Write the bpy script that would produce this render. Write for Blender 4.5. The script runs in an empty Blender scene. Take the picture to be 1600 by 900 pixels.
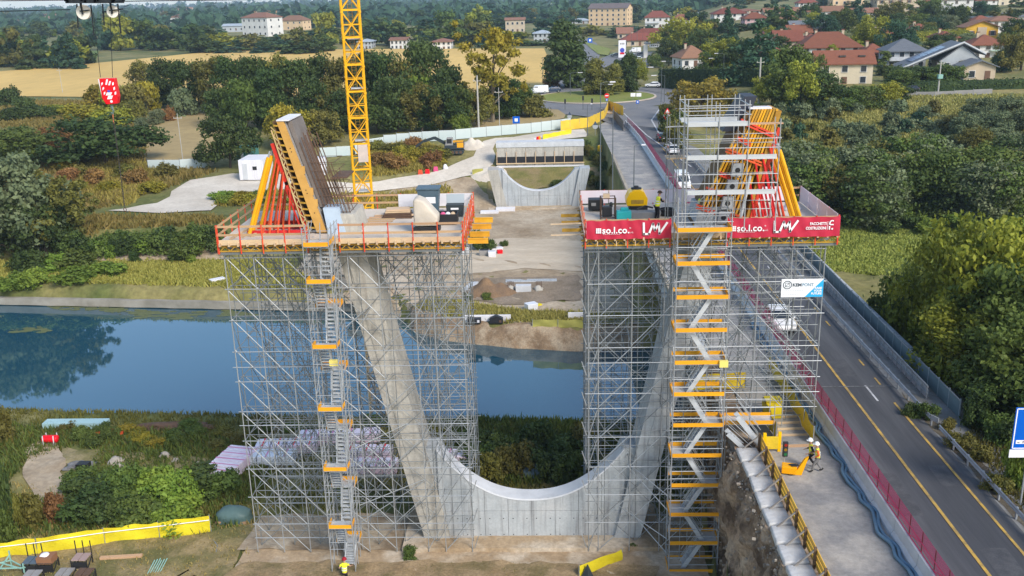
import bpy, math, random
import numpy as np
from mathutils import Vector, Matrix, Quaternion, noise as mnoise
random.seed(7); RNG = np.random.default_rng(7)
scene = bpy.context.scene; COL = scene.collection
R = math.radians
# ---------------------------------------------------------------- camera
FPX = 1500.0; CAMZ = 35.0
_dn = Vector((125., 4891., FPX)).normalized()
_fw = Vector((50., -(125*50+FPX*FPX)/4891., FPX)).normalized()
_up = -_dn; _rt = _fw.cross(_up)
AX = Matrix((_rt, _fw, _up))            # rows: world axes in camera space (right, down, forward)
def ray(px, py):
    d = AX @ Vector((px-800., py-450., FPX)); return d
cam_d = bpy.data.cameras.new('camera'); cam = bpy.data.objects.new('camera', cam_d); COL.objects.link(cam)
cam_d.sensor_width = 36.0; cam_d.lens = 36.0*FPX/1600.0
cam_d.clip_start = 0.5; cam_d.clip_end = 20000
cx = AX @ Vector((1, 0, 0)); cy = AX @ Vector((0, -1, 0)); cz = AX @ Vector((0, 0, -1))
cam.matrix_world = Matrix(((cx[0], cy[0], cz[0], 0), (cx[1], cy[1], cz[1], 0), (cx[2], cy[2], cz[2], CAMZ), (0, 0, 0, 1)))
scene.camera = cam
# ---------------------------------------------------------------- light
SUN_EL, SUN_AZ = 38.0, 142.0    # azimuth clockwise from +y: the sun stands to the right, a little behind the camera
world = bpy.data.worlds.new('World'); scene.world = world; world.use_nodes = True
wn = world.node_tree.nodes; bg = wn['Background']
sky = wn.new('ShaderNodeTexSky'); sky.sky_type = 'NISHITA'; sky.sun_disc = False
sky.sun_elevation = R(SUN_EL); sky.sun_rotation = R(SUN_AZ); sky.air_density = 1.1; sky.dust_density = 0.6; sky.ozone_density = 1.0
world.node_tree.links.new(sky.outputs[0], bg.inputs[0]); bg.inputs[1].default_value = 0.15
sl = bpy.data.lights.new('sun', 'SUN'); sun = bpy.data.objects.new('sun', sl); COL.objects.link(sun)
sl.energy = 2.6; sl.angle = R(20); sl.color = (1.0, 0.93, 0.84)
sd = Vector((math.sin(R(SUN_AZ))*math.cos(R(SUN_EL)), math.cos(R(SUN_AZ))*math.cos(R(SUN_EL)), math.sin(R(SUN_EL))))
sun.rotation_euler = sd.to_track_quat('Z', 'Y').to_euler()
vs = scene.view_settings; vs.view_transform = 'Standard'; vs.look = 'None'; vs.exposure = 0.68; vs.gamma = 1.0
scene.cycles.max_bounces = 5; scene.cycles.diffuse_bounces = 2; scene.cycles.glossy_bounces = 3
scene.cycles.transparent_max_bounces = 8; scene.cycles.volume_bounces = 0
scene.cycles.sample_clamp_indirect = 4.0
# ---------------------------------------------------------------- terrain
def ss(a, b, x):
    t = np.clip((x-a)/(b-a), 0, 1); return t*t*(3-2*t)
FX = [-400, -150, -71, -21, -17.5, -15.5, -12, -4, 3, 10, 30, 60, 200]
FY = [140, 121, 116.7, 111.5, 108.5, 104.0, 101.0, 98.3, 97.0, 97.5, 101, 105, 125]
def yN(x): return 77.2-0.0733*x
def yF(x): return np.interp(x, FX, FY)
def terr(x, y):
    x = np.asarray(x, float); y = np.asarray(y, float)
    left = np.interp(y, [100, 127, 129.5, 132.5, 145, 215, 330, 520, 900, 9000], [0, 0.3, 1.2, 4, 4.3, 9, 9.2, 10, 9, 6])
    corr = np.interp(y, [100, 150, 158, 166, 172, 186, 215, 330, 520, 900, 9000], [0, 0.2, 0.3, 3.4, 5.2, 8.2, 9, 9.2, 10, 9, 6])
    k = ss(-46, -26, x)
    far = left*(1-k)+corr*k
    right = np.interp(y, [100, 145, 165, 200, 235, 290, 400, 600, 1000, 2000, 9000], [1, 1.5, 4.5, 9, 12, 14, 17.5, 21, 24, 26, 10])
    q = ss(0.115, 0.20, (x-4)/np.maximum(y, 60))*ss(24, 34, x)
    far = far*(1-q)+right*q
    # the strip that carries the old road
    emb = 9.0
    e = ss(10.4, 10.8, x)*(1-ss(27.5, 33, x))
    e = e*ss(103, 106, y)*(1-ss(185, 215, y))
    far = far*(1-e)+emb*e
    near = np.zeros_like(x)+0.5*ss(40, 60, x)
    en = ss(10.2, 11.0, x+0.35*np.sin(y*1.7)+0.2*np.sin(y*4.1))*(1-ss(28, 34, x))*(1-ss(66, 68, y))
    near = near*(1-en)+8.9*en
    n, f = yN(x), yF(x)
    w1 = ss(n-2.6, n+2.6, y); w2 = ss(f-2.0, f+2.0, y)
    z = near*(1-w1)+(-4.0)*w1*(1-w2)+far*w2
    return z
def T(x, y): return float(terr(x, y))
def G(px, py, z=0.0):
    d = ray(px, py); t = (z-CAMZ)/d.z; return Vector((d.x*t, d.y*t, z))
def AY(px, py, y):
    d = ray(px, py); t = y/d.y; return Vector((d.x*t, y, CAMZ+d.z*t))
def GT(px, py, y0=30.0):
    """where the line of sight through a pixel meets the ground"""
    d = ray(px, py); d = d/d.y
    y = y0; prev = y0
    while y < 9000:
        if CAMZ+d.z*y < T(d.x*y, y):
            lo, hi = prev, y
            for _ in range(24):
                m = (lo+hi)/2
                if CAMZ+d.z*m < T(d.x*m, m): hi = m
                else: lo = m
            return Vector((d.x*hi, hi, T(d.x*hi, hi)))
        prev = y; y *= 1.006
    return Vector((d.x*3000, 3000, T(d.x*3000, 3000)))
def ppm(p):      # pixels of the photograph per metre at a place
    v = Vector((p[0], p[1], p[2]-CAMZ)); return FPX/(AX.transposed() @ v).z
# ---------------------------------------------------------------- materials
MATS = {}
def mat(name, col, rough=0.8, col2=None, scale=1.0, bump=0.0, bscale=None, metal=0.0, spec=0.3, detail=6, lo=0.35, hi=0.65,
        col3=None, scale3=0.1, vary=0.0, coords='Object', trans=0.0, stretch=None, attr=None, streak=None, fine=0.0):
    if name in MATS: return MATS[name]
    m = bpy.data.materials.new(name); m.use_nodes = True; MATS[name] = m
    nt = m.node_tree; N = nt.nodes; L = nt.links; b = N['Principled BSDF']
    b.inputs['Roughness'].default_value = rough; b.inputs['Metallic'].default_value = metal
    b.inputs['Specular IOR Level'].default_value = spec
    c4 = lambda c: (c[0], c[1], c[2], 1)
    tc = N.new('ShaderNodeTexCoord'); vec = tc.outputs[coords]
    if stretch:
        mp = N.new('ShaderNodeMapping'); mp.inputs['Scale'].default_value = stretch; L.new(vec, mp.inputs[0]); vec = mp.outputs[0]
    rgb = N.new('ShaderNodeRGB'); rgb.outputs[0].default_value = c4(col); out = rgb.outputs[0]
    def mixin(out, fac, c, blend='MIX'):
        x = N.new('ShaderNodeMix'); x.data_type = 'RGBA'; x.blend_type = blend
        L.new(fac, x.inputs[0]); L.new(out, x.inputs[6])
        if isinstance(c, tuple): x.inputs[7].default_value = c4(c)
        else: L.new(c, x.inputs[7])
        return x.outputs[2]
    def noise(sc, det=detail, ro=0.6):
        n = N.new('ShaderNodeTexNoise'); n.inputs['Scale'].default_value = sc; n.inputs['Detail'].default_value = det
        n.inputs['Roughness'].default_value = ro; L.new(vec, n.inputs['Vector']); return n.outputs[0]
    def ramp(x, a, b2):
        r = N.new('ShaderNodeMapRange'); r.inputs[1].default_value = a; r.inputs[2].default_value = b2; L.new(x, r.inputs[0]); return r.outputs[0]
    if col2: out = mixin(out, ramp(noise(scale), lo, hi), col2)
    if col3: out = mixin(out, ramp(noise(scale3), 0.45, 0.62), col3)
    if streak:      # vertical weathering streaks
        mp = N.new('ShaderNodeMapping'); mp.inputs['Scale'].default_value = (2.2, 2.2, 0.12); L.new(tc.outputs[coords], mp.inputs[0])
        n = N.new('ShaderNodeTexNoise'); n.inputs['Scale'].default_value = 1.6; n.inputs['Detail'].default_value = 5; L.new(mp.outputs[0], n.inputs['Vector'])
        out = mixin(out, ramp(n.outputs[0], 0.5, 0.72), streak)
    if attr:        # per-leaf value
        a = N.new('ShaderNodeAttribute'); a.attribute_name = attr; out = mixin(out, a.outputs['Fac'], col2 if col2 else col)
    if vary or fine:
        hs = N.new('ShaderNodeHueSaturation'); L.new(out, hs.inputs['Color']); out = hs.outputs[0]
        if vary:
            oi = N.new('ShaderNodeObjectInfo'); r = N.new('ShaderNodeMapRange')
            r.inputs[3].default_value = 1-vary; r.inputs[4].default_value = 1+vary; L.new(oi.outputs['Random'], r.inputs[0]); L.new(r.outputs[0], hs.inputs['Value'])
            r2 = N.new('ShaderNodeMapRange'); r2.inputs[3].default_value = 0.5-vary*0.06; r2.inputs[4].default_value = 0.5+vary*0.06
            mm = N.new('ShaderNodeMath'); mm.operation = 'FRACT'; m2 = N.new('ShaderNodeMath'); m2.operation = 'MULTIPLY'; m2.inputs[1].default_value = 7.31
            L.new(oi.outputs['Random'], m2.inputs[0]); L.new(m2.outputs[0], mm.inputs[0]); L.new(mm.outputs[0], r2.inputs[0]); L.new(r2.outputs[0], hs.inputs['Hue'])
        else:
            r = N.new('ShaderNodeMapRange'); r.inputs[3].default_value = 1-fine; r.inputs[4].default_value = 1+fine
            r.inputs[1].default_value = 0.25; r.inputs[2].default_value = 0.75
            L.new(noise(scale*9 if scale else 9, 3, 0.7), r.inputs[0]); L.new(r.outputs[0], hs.inputs['Value'])
    L.new(out, b.inputs['Base Color'])
    if bump:
        bp = N.new('ShaderNodeBump'); bp.inputs['Strength'].default_value = min(1.0, bump); bp.inputs['Distance'].default_value = 0.1*max(1, bump)
        L.new(noise(bscale or scale*4), bp.inputs['Height']); L.new(bp.outputs[0], b.inputs['Normal'])
    if trans:
        t = N.new('ShaderNodeBsdfTranslucent'); L.new(out, t.inputs[0]); ms = N.new('ShaderNodeMixShader'); ms.inputs[0].default_value = trans
        o = N['Material Output']; L.new(b.outputs[0], ms.inputs[1]); L.new(t.outputs[0], ms.inputs[2]); L.new(ms.outputs[0], o.inputs[0])
    return m
def leafmat(name, a, b_, vary=0.22):
    a = (a[0]*1.5, a[1]*1.45, a[2]*1.2); b_ = (b_[0]*1.55, b_[1]*1.5, b_[2]*1.2)
    return mat(name, a, 0.65, col2=b_, attr='v', vary=vary, trans=0.25, spec=0.25, scale=0.35, lo=0.42, hi=0.9)
def net_mat(name, col, alpha, scale=40):
    """mesh netting or a thin sheet: part of the light goes through"""
    m = bpy.data.materials.new(name); m.use_nodes = True; MATS[name] = m; nt = m.node_tree; N = nt.nodes; L = nt.links
    b = N['Principled BSDF']; b.inputs['Base Color'].default_value = (*col, 1); b.inputs['Roughness'].default_value = 0.6
    n = N.new('ShaderNodeTexNoise'); n.inputs['Scale'].default_value = scale; tc = N.new('ShaderNodeTexCoord'); L.new(tc.outputs['Object'], n.inputs['Vector'])
    r = N.new('ShaderNodeMapRange'); r.inputs[1].default_value = 0.3; r.inputs[2].default_value = 0.7; r.inputs[3].default_value = max(0, alpha-0.2); r.inputs[4].default_value = min(1, alpha+0.2)
    L.new(n.outputs[0], r.inputs[0]); L.new(r.outputs[0], b.inputs['Alpha'])
    return m
# ---------------------------------------------------------------- objects
def tag(o, label=None, cat=None, group=None, kind=None):
    if label: o['label'] = label
    if cat: o['category'] = cat
    if group: o['group'] = group
    if kind: o['kind'] = kind
    return o
def empty(name, loc, label, cat, group=None, rz=0.0):
    o = bpy.data.objects.new(name, None); COL.objects.link(o); o.empty_display_size = 0.1
    o.location = loc; o.rotation_euler = (0, 0, rz); return tag(o, label, cat, group)
def base_of(p):
    v = Vector((0, 0, 0))
    while p is not None: v += p.location; p = p.parent
    return v
def link(name, me, m=None, parent=None, loc=(0, 0, 0)):
    o = bpy.data.objects.new(name, me); COL.objects.link(o); o.location = loc
    if parent is not None: o.parent = parent
    if m is not None:
        if len(me.materials) == 0: me.materials.append(m)
        elif me.materials[0] is not m:
            o.material_slots[0].link = 'OBJECT'; o.material_slots[0].material = m
    return o
def copy_tree(o, parent=None):
    c = o.copy(); COL.objects.link(c)
    if parent is not None: c.parent = parent
    for ch in list(o.children): copy_tree(ch, c)
    return c
class MB:
    """collects simple solids and links them as one mesh"""
    def __init__(s): s.v = []; s.f = []
    def add(s, vs_, fs):
        k = len(s.v); s.v += [tuple(v) for v in vs_]; s.f += [tuple(i+k for i in f) for f in fs]; return s
    def box(s, c, d, rz=0.0, taper=1.0, M=None):
        x, y, z = d[0]/2, d[1]/2, d[2]/2; vs_ = []
        for k, t in ((-1, 1.0), (1, taper)):
            for a, b in ((-1, -1), (1, -1), (1, 1), (-1, 1)): vs_.append(Vector((a*x*t, b*y*t, k*z)))
        if M is not None: vs_ = [M @ v for v in vs_]
        elif rz: vs_ = [Matrix.Rotation(rz, 3, 'Z') @ v for v in vs_]
        c = Vector(c)
        return s.add([v+c for v in vs_], [(3, 2, 1, 0), (4, 5, 6, 7), (0, 1, 5, 4), (1, 2, 6, 5), (2, 3, 7, 6), (3, 0, 4, 7)])
    def bar(s, p, q, w, h, up=(0, 0, 1)):
        """square bar from p to q"""
        p, q = Vector(p), Vector(q); d = (q-p).normalized(); u = Vector(up)
        if abs(d.dot(u)) > 0.98: u = Vector((0, 1, 0))
        a = d.cross(u).normalized()*(w/2); b = a.cross(d).normalized()*(h/2); vs_ = []
        for e in (p, q): vs_ += [e-a-b, e+a-b, e+a+b, e-a+b]
        return s.add(vs_, [(3, 2, 1, 0), (4, 5, 6, 7), (0, 1, 5, 4), (1, 2, 6, 5), (2, 3, 7, 6), (3, 0, 4, 7)])
    def tube(s, p, q, r, n=6, r2=None, cap=True):
        p, q = Vector(p), Vector(q); d = (q-p).normalized(); u = Vector((0, 0, 1))
        if abs(d.z) > 0.95: u = Vector((0, 1, 0))
        a = d.cross(u).normalized(); b = a.cross(d); r2 = r if r2 is None else r2; vs_ = []
        for e, rr in ((p, r), (q, r2)):
            for i in range(n):
                t = 2*math.pi*i/n; vs_.append(e+a*(rr*math.cos(t))+b*(rr*math.sin(t)))
        fs = [(i, (i+1) % n, n+(i+1) % n, n+i) for i in range(n)]
        if cap: fs += [tuple(range(n-1, -1, -1)), tuple(range(n, 2*n))]
        return s.add(vs_, fs)
    def path(s, pts, r, n=6):
        pts = [Vector(p) for p in pts]; rings = []; k = len(s.v)
        for i, p in enumerate(pts):
            d = (pts[min(i+1, len(pts)-1)]-pts[max(i-1, 0)]).normalized(); u = Vector((0, 0, 1))
            if abs(d.z) > 0.95: u = Vector((0, 1, 0))
            a = d.cross(u).normalized(); b = a.cross(d); rr = r[i] if isinstance(r, (list, tuple)) else r
            s.v += [tuple(p+a*(rr*math.cos(2*math.pi*j/n))+b*(rr*math.sin(2*math.pi*j/n))) for j in range(n)]
        for i in range(len(pts)-1):
            for j in range(n): s.f.append((k+i*n+j, k+i*n+(j+1) % n, k+(i+1)*n+(j+1) % n, k+(i+1)*n+j))
        s.f.append(tuple(k+j for j in range(n-1, -1, -1))); s.f.append(tuple(k+(len(pts)-1)*n+j for j in range(n)))
        return s
    def prism(s, poly, d0, d1, plane='xz'):
        """extrude a polygon given in a plane along the third axis"""
        def P(a, b, c): return {'xz': (a, c, b), 'xy': (a, b, c), 'yz': (c, a, b)}[plane]
        n = len(poly); vs_ = [P(a, b, d0) for a, b in poly]+[P(a, b, d1) for a, b in poly]
        fs = [tuple(range(n)), tuple(range(2*n-1, n-1, -1))]+[(i, i+n, (i+1) % n+n, (i+1) % n) for i in range(n)]
        return s.add(vs_, fs)
    def lathe(s, c, prof, n=12, axis='z'):
        k = len(s.v); c = Vector(c)
        for r, h in prof:
            for i in range(n):
                t = 2*math.pi*i/n; a, b = r*math.cos(t), r*math.sin(t)
                v = {'z': (a, b, h), 'x': (h, a, b), 'y': (a, h, b)}[axis]; s.v.append(tuple(c+Vector(v)))
        m = len(prof)
        for j in range(m-1):
            for i in range(n): s.f.append((k+j*n+i, k+j*n+(i+1) % n, k+(j+1)*n+(i+1) % n, k+(j+1)*n+i))
        s.f.append(tuple(k+i for i in range(n-1, -1, -1))); s.f.append(tuple(k+(m-1)*n+i for i in range(n)))
        return s
    def mesh(s, name, off=None, smooth=False, bevel=0.0):
        me = bpy.data.meshes.new(name); vs_ = s.v
        if off is not None: vs_ = [(v[0]-off.x, v[1]-off.y, v[2]-off.z) for v in vs_]
        me.from_pydata(vs_, [], s.f); fixn(me)
        if bevel:
            import bmesh
            bm = bmesh.new(); bm.from_mesh(me)
            bmesh.ops.bevel(bm, geom=[e for e in bm.edges if len(e.link_faces) == 2 and e.calc_face_angle(0) > 0.5], offset=bevel, segments=2, profile=0.6, affect='EDGES', clamp_overlap=True)
            bm.to_mesh(me); bm.free()
        if smooth: me.polygons.foreach_set('use_smooth', [True]*len(me.polygons))
        me.update(); return me
    def build(s, name, m, parent=None, world=True, smooth=False, bevel=0.0, kind=None):
        me = s.mesh(name, base_of(parent) if (world and parent is not None) else None, smooth, bevel)
        o = link(name, me, m, parent)
        if kind: o['kind'] = kind
        return o
def fixn(me):
    import bmesh
    bm = bmesh.new(); bm.from_mesh(me); bmesh.ops.recalc_face_normals(bm, faces=bm.faces); bm.to_mesh(me); bm.free()
def arr_mesh(name, V, F, val=None):
    """mesh from numpy arrays of equal-sized faces"""
    me = bpy.data.meshes.new(name); V = np.asarray(V, np.float32); F = np.asarray(F, np.int32); n, k = F.shape
    me.vertices.add(len(V)); me.vertices.foreach_set('co', V.ravel()); me.loops.add(n*k); me.loops.foreach_set('vertex_index', F.ravel())
    me.polygons.add(n); me.polygons.foreach_set('loop_start', np.arange(0, n*k, k, dtype=np.int32))
    if val is not None:
        a = me.attributes.new('v', 'FLOAT', 'FACE'); a.data.foreach_set('value', np.asarray(val, np.float32))
    me.update(calc_edges=True); return me
UNIT = {}
def unit_tube(r=0.03, n=6):
    if (r, n) not in UNIT:
        UNIT[(r, n)] = MB().tube((0, 0, 0), (0, 0, 1), r, n).mesh('tube')
    return UNIT[(r, n)]
def tube_obj(name, p, q, m, parent, r=0.03, n=6):
    """one tube as an object that shares its mesh"""
    p, q = Vector(p), Vector(q); d = q-p
    o = link(name, unit_tube(r, n), m, parent, p-base_of(parent)); o.rotation_mode = 'QUATERNION'
    o.rotation_quaternion = d.to_track_quat('Z', 'Y'); o.scale = (1, 1, d.length); return o
UBOX = {}
def box_obj(name, c, d, m, parent=None, rz=0.0, local=False):
    """one block as an object that shares a unit cube"""
    if 'b' not in UBOX: UBOX['b'] = MB().box((0, 0, 0), (1, 1, 1)).mesh('block')
    o = link(name, UBOX['b'], m, parent, Vector(c)-(base_of(parent) if parent is not None and not local else Vector())); o.scale = d; o.rotation_euler = (0, 0, rz); return o
def text_mesh(s, size, bold=0.0, shear=0.0, align='LEFT', space=1.0):
    cu = bpy.data.curves.new('text', 'FONT'); cu.body = s; cu.size = size; cu.offset = bold; cu.shear = shear; cu.align_x = align; cu.space_character = space
    cu.extrude = 0.004; cu.resolution_u = 3
    o = bpy.data.objects.new('text', cu); COL.objects.link(o); bpy.context.view_layer.update()
    me = bpy.data.meshes.new_from_object(o.evaluated_get(bpy.context.evaluated_depsgraph_get())); bpy.data.objects.remove(o); bpy.data.curves.remove(cu); return me
def text_obj(name, s, pos, size, m, parent, bold=0.0, shear=0.0, align='LEFT', space=1.0, rz=0.0):
    o = link(name, text_mesh(s, size, bold, shear, align, space), m, parent, Vector(pos)-base_of(parent)); o.rotation_euler = (R(90), 0, rz); return o
# ---------------------------------------------------------------- foliage
def leaf_arrays(lumps, n, size, shell=0.55, flat=0.35, droop=0.0):
    """n small leaf faces through the ellipsoid lumps [(x,y,z,rx,ry,rz)], denser towards their skins"""
    lumps = np.asarray(lumps, float); w = np.prod(lumps[:, 3:], axis=1)**(0.7); k = RNG.choice(len(lumps), n, p=w/w.sum()); L = lumps[k]
    d = RNG.normal(size=(n, 3)); d /= np.linalg.norm(d, axis=1)[:, None]; rr = shell+(1-shell)*RNG.random(n)**0.6
    rr *= 1+0.21*RNG.normal(size=n); c = L[:, :3]+d*rr[:, None]*L[:, 3:]
    nrm = d+RNG.normal(size=(n, 3))*flat*2; nrm[:, 2] += 0.25-droop; nrm /= np.linalg.norm(nrm, axis=1)[:, None]
    t = np.cross(nrm, RNG.normal(size=(n, 3))); t /= np.linalg.norm(t, axis=1)[:, None]; b = np.cross(nrm, t)
    s = size*(0.55+0.9*RNG.random(n)); a = s[:, None]*t; bb = (s*(0.45+0.35*RNG.random(n)))[:, None]*b
    V = np.stack([c-a, c-bb, c+a*1.05, c+bb], 1).reshape(-1, 3); F = np.arange(4*n).reshape(n, 4)
    lv = RNG.random(len(lumps)); v = np.clip(0.05+0.45*RNG.random(n)+0.5*lv[k]**1.5, 0, 1)
    return V, F, v
def lump_set(kind, h, w, n):
    """clumps of a crown with the given outline"""
    out = []
    for i in range(n):
        if kind == 'round':
            t = RNG.random(); z = h*(0.13+0.80*t); rad = w*0.5*math.sqrt(max(0.05, 1-((t-0.42)/0.66)**2)); s = w*RNG.uniform(0.13, 0.23)
        elif kind == 'wide':
            t = RNG.random(); z = h*(0.20+0.70*t); rad = w*0.52*math.sqrt(max(0.08, 1-((t-0.35)/0.75)**2)); s = w*RNG.uniform(0.10, 0.18)
        elif kind == 'egg':
            t = RNG.random(); z = h*(0.03+0.94*t); rad = w*0.42*(math.sin(math.pi*min(1, t*0.80+0.2))**0.6); s = w*RNG.uniform(0.13, 0.20)
        elif kind == 'cone':
            t = RNG.random()**1.4; z = h*(0.06+0.9*t); rad = w*0.5*(1-t)**0.85; s = w*(0.06+0.13*(1-t))
        elif kind == 'column':
            t = RNG.random(); z = h*(0.05+0.92*t); rad = w*0.42*(1-t*t)**0.5; s = w*RNG.uniform(0.14, 0.24)
        elif kind == 'bush':
            t = RNG.random(); z = h*(0.12+0.68*t); rad = w*0.42*math.sqrt(1-t*t*0.75); s = w*RNG.uniform(0.13, 0.24)
        elif kind == 'sparse':
            t = RNG.random(); z = h*(0.25+0.72*t); rad = w*0.5*math.sqrt(max(0.1, 1-((t-0.45)/0.7)**2)); s = w*RNG.uniform(0.06, 0.13)
        a = RNG.uniform(0, 2*math.pi); q = rad*RNG.uniform(0.4, 1.08)*(1+0.22*math.sin(2*a+n)+0.13*math.sin(5*a+z)) if kind not in ('egg', 'cone') else rad*RNG.uniform(0.45, 1.0)
        if RNG.random() < 0.13 and kind in ('round', 'wide', 'sparse'): z *= 1.12; s *= 0.6; q *= 1.15
        out.append((q*math.cos(a), q*math.sin(a), z, s*RNG.uniform(0.8, 1.25), s*RNG.uniform(0.8, 1.25), s*RNG.uniform(0.6, 0.95)))
    return out
def trunk_mesh(h, w, r, lumps, nl=7):
    m = MB(); top = h*0.72; pts = [(0, 0, -0.3), (0.02*h*RNG.normal()*0.5, 0.02*h*RNG.normal()*0.5, h*0.3), (0.02*h*RNG.normal(), 0.02*h*RNG.normal(), top)]
    m.path(pts, [r*1.25, r*0.8, r*0.2], 7)
    for k in RNG.choice(len(lumps), min(nl, len(lumps)), replace=False):
        L = lumps[k]; z0 = min(L[2]*0.6, top*0.8)*RNG.uniform(0.7, 1); mid = (L[0]*0.45, L[1]*0.45, (z0+L[2])/2+0.03*h)
        m.path([(pts[1][0]*0.5, pts[1][1]*0.5, z0), mid, L[:3]], [r*0.45, r*0.3, r*0.1], 5)
    return m.mesh('trunk')
TREES = {}
def tree_kind(key, kind, h, w, lumps, leaves, size, variants, r=None, shell=0.5, droop=0.0, flat=0.35):
    vs_ = []
    for i in range(variants):
        L = lump_set(kind, h, w, lumps)
        V, F, v = leaf_arrays(L, leaves, size, shell, flat, droop)
        vs_.append((arr_mesh('crown', V, F, v), trunk_mesh(h, w, r or h*0.022, L), h, w))
    TREES[key] = vs_
def tree(key, p, h, w=None, m=None, label='', name='tree', cat='tree', group=None, var=None, rz=None, bark=None, sink=0.0):
    vs_ = TREES[key]; cm, tm, h0, w0 = vs_[(var if var is not None else random.randrange(len(vs_))) % len(vs_)]
    o = empty(name, (p[0], p[1], p[2]-sink), label, cat, group, random.uniform(0, 6.28) if rz is None else rz)
    sz = h/h0; sx = (w/w0) if w else sz; o.scale = (sx, sx, sz)
    link('trunk', tm, bark or BARK, o); link('crown', cm, m, o); return o
# ---------------------------------------------------------------- setting: ground, water, fields, roads
from mathutils.geometry import delaunay_2d_cdt
M_ground = mat('ground_grass', (0.14, 0.135, 0.04), 0.95, (0.26, 0.215, 0.085), 0.12, 0.8, 1.6, col3=(0.085, 0.105, 0.026), scale3=0.045, fine=0.35)
M_dirt = mat('site_dirt', (0.40, 0.315, 0.215), 0.95, (0.27, 0.20, 0.125), 0.22, 0.9, 1.3, col3=(0.47, 0.395, 0.295), scale3=0.07, fine=0.25)
M_gravel = mat('pale_gravel', (0.60, 0.54, 0.45), 0.95, (0.48, 0.42, 0.34), 0.18, 0.4, 2.5, fine=0.12)
M_darkdirt = mat('dark_soil', (0.20, 0.155, 0.105), 0.95, (0.28, 0.22, 0.16), 0.5, 1.0, 1.8, fine=0.3)
M_wheat = mat('ripe_wheat', (0.62, 0.41, 0.125), 0.9, (0.53, 0.35, 0.105), 0.035, 0.2, 2.0, fine=0.1, stretch=(1, 0.35, 1))
M_dryfield = mat('dry_stubble', (0.36, 0.27, 0.125), 0.9, (0.29, 0.215, 0.10), 0.07, 0.3, 2.0, fine=0.15)
M_green = mat('green_crop', (0.10, 0.16, 0.03), 0.9, (0.13, 0.17, 0.045), 0.05, 0.3, 2.0, fine=0.15)
M_lawn = mat('lawn_grass', (0.16, 0.20, 0.035), 0.9, (0.21, 0.21, 0.05), 0.12, 0.3, 3.0, fine=0.2)
M_asph = mat('asphalt', (0.078, 0.079, 0.084), 0.8, (0.115, 0.115, 0.117), 0.55, 0.15, 30, col3=(0.055, 0.056, 0.060), scale3=0.22, stretch=(1, 0.06, 1), fine=0.15)
M_asph2 = mat('old_asphalt', (0.15, 0.15, 0.155), 0.85, (0.19, 0.185, 0.18), 0.2, 0.1, 20, fine=0.1)
M_slab = mat('worn_concrete_slab', (0.27, 0.26, 0.245), 0.85, (0.20, 0.195, 0.19), 0.45, 0.2, 8, col3=(0.35, 0.325, 0.285), scale3=0.33, fine=0.2)
M_yline = mat('yellow_line', (0.55, 0.34, 0.06), 0.7, (0.24, 0.17, 0.07), 1.6, fine=0.2)
M_wline = mat('white_line', (0.55, 0.55, 0.54), 0.7, (0.32, 0.32, 0.32), 2.0, fine=0.2)
M_beige = mat('sandy_concrete', (0.40, 0.295, 0.185), 0.9, (0.29, 0.205, 0.12), 0.4, 0.5, 2.0, col3=(0.50, 0.42, 0.32), scale3=0.3, fine=0.25)
def grid_mesh(name, xs, ys, zf, m, cut=None, smooth=True):
    X, Y = np.meshgrid(xs, ys); Z = zf(X, Y); nx, ny = len(xs), len(ys)
    V = np.stack([X, Y, Z], -1).reshape(-1, 3); i = (np.arange(ny-1)[:, None]*nx+np.arange(nx-1)[None, :]).ravel()
    F = np.stack([i, i+1, i+nx+1, i+nx], 1)
    o = link(name, arr_mesh(name, V, F), m); o.data.polygons.foreach_set('use_smooth', [smooth]*len(o.data.polygons)); return o
def geo(a, b, f, s0):
    out = [a]; s = s0
    while out[-1] < b: out.append(out[-1]+s); s *= f
    return out
xs = sorted(set([-x for x in geo(70, 7000, 1.09, 1.6)]+list(np.arange(-69, 69, 1.0))+geo(70, 7000, 1.09, 1.6)+[9.8, 10.2, 10.4, 10.6, 10.8]))
ys = list(np.arange(18, 66, 1.0))+list(np.arange(66, 134, 0.7))+list(np.arange(134, 200, 1.4))+geo(200, 9000, 1.025, 2.0)
def tz(X, Y):
    Z = terr(X, Y); n = 0.10*np.sin(X*0.9+Y*0.5)*np.sin(Y*1.1-X*0.3)+0.06*np.sin(X*2.3-Y*1.7)
    Z = Z+n*((Y < 130) & (X < 9) | (X > 30) & (Y < 130))
    # under the near embankment the earth is covered by its own solid
    return np.where((Y < 67.5) & (X > 10.3) & (X < 28), -0.3, Z)
ground = tag(grid_mesh('ground', xs, ys, tz, M_ground), 'grassy ground stretching to the horizon', kind='structure')
wm = mat('canal_water', (0.016, 0.066, 0.098), 0.03, spec=1.0, bump=0.02, bscale=0.7, stretch=(0.5, 1, 1))
wm.node_tree.nodes['Principled BSDF'].inputs['IOR'].default_value = 1.75; wm.node_tree.nodes['Principled BSDF'].inputs['Specular Tint'].default_value = (0.72, 0.9, 1.0, 1)
water = link('canal_water', MB().add([(-500, 40, -2), (300, 40, -2), (300, 190, -2), (-500, 190, -2)], [(0, 1, 2, 3)]).mesh('canal_water'), wm); tag(water, 'still blue canal water', kind='structure')
def jitter(poly, amp, step):
    out = []; n = len(poly)
    for i in range(n):
        a, b = Vector(poly[i][:2]), Vector(poly[(i+1) % n][:2]); L = (b-a).length; k = max(1, int(L/step))
        for j in range(k):
            p = a+(b-a)*(j/k)
            if amp:
                q = mnoise.noise(Vector((p.x/step*0.7, p.y/step*0.7, 3.1))); r = mnoise.noise(Vector((p.x/step*0.7, p.y/step*0.7, 9.7)))
                p = p+Vector((q, r))*amp
            out.append((p.x, p.y))
    return out
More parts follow.
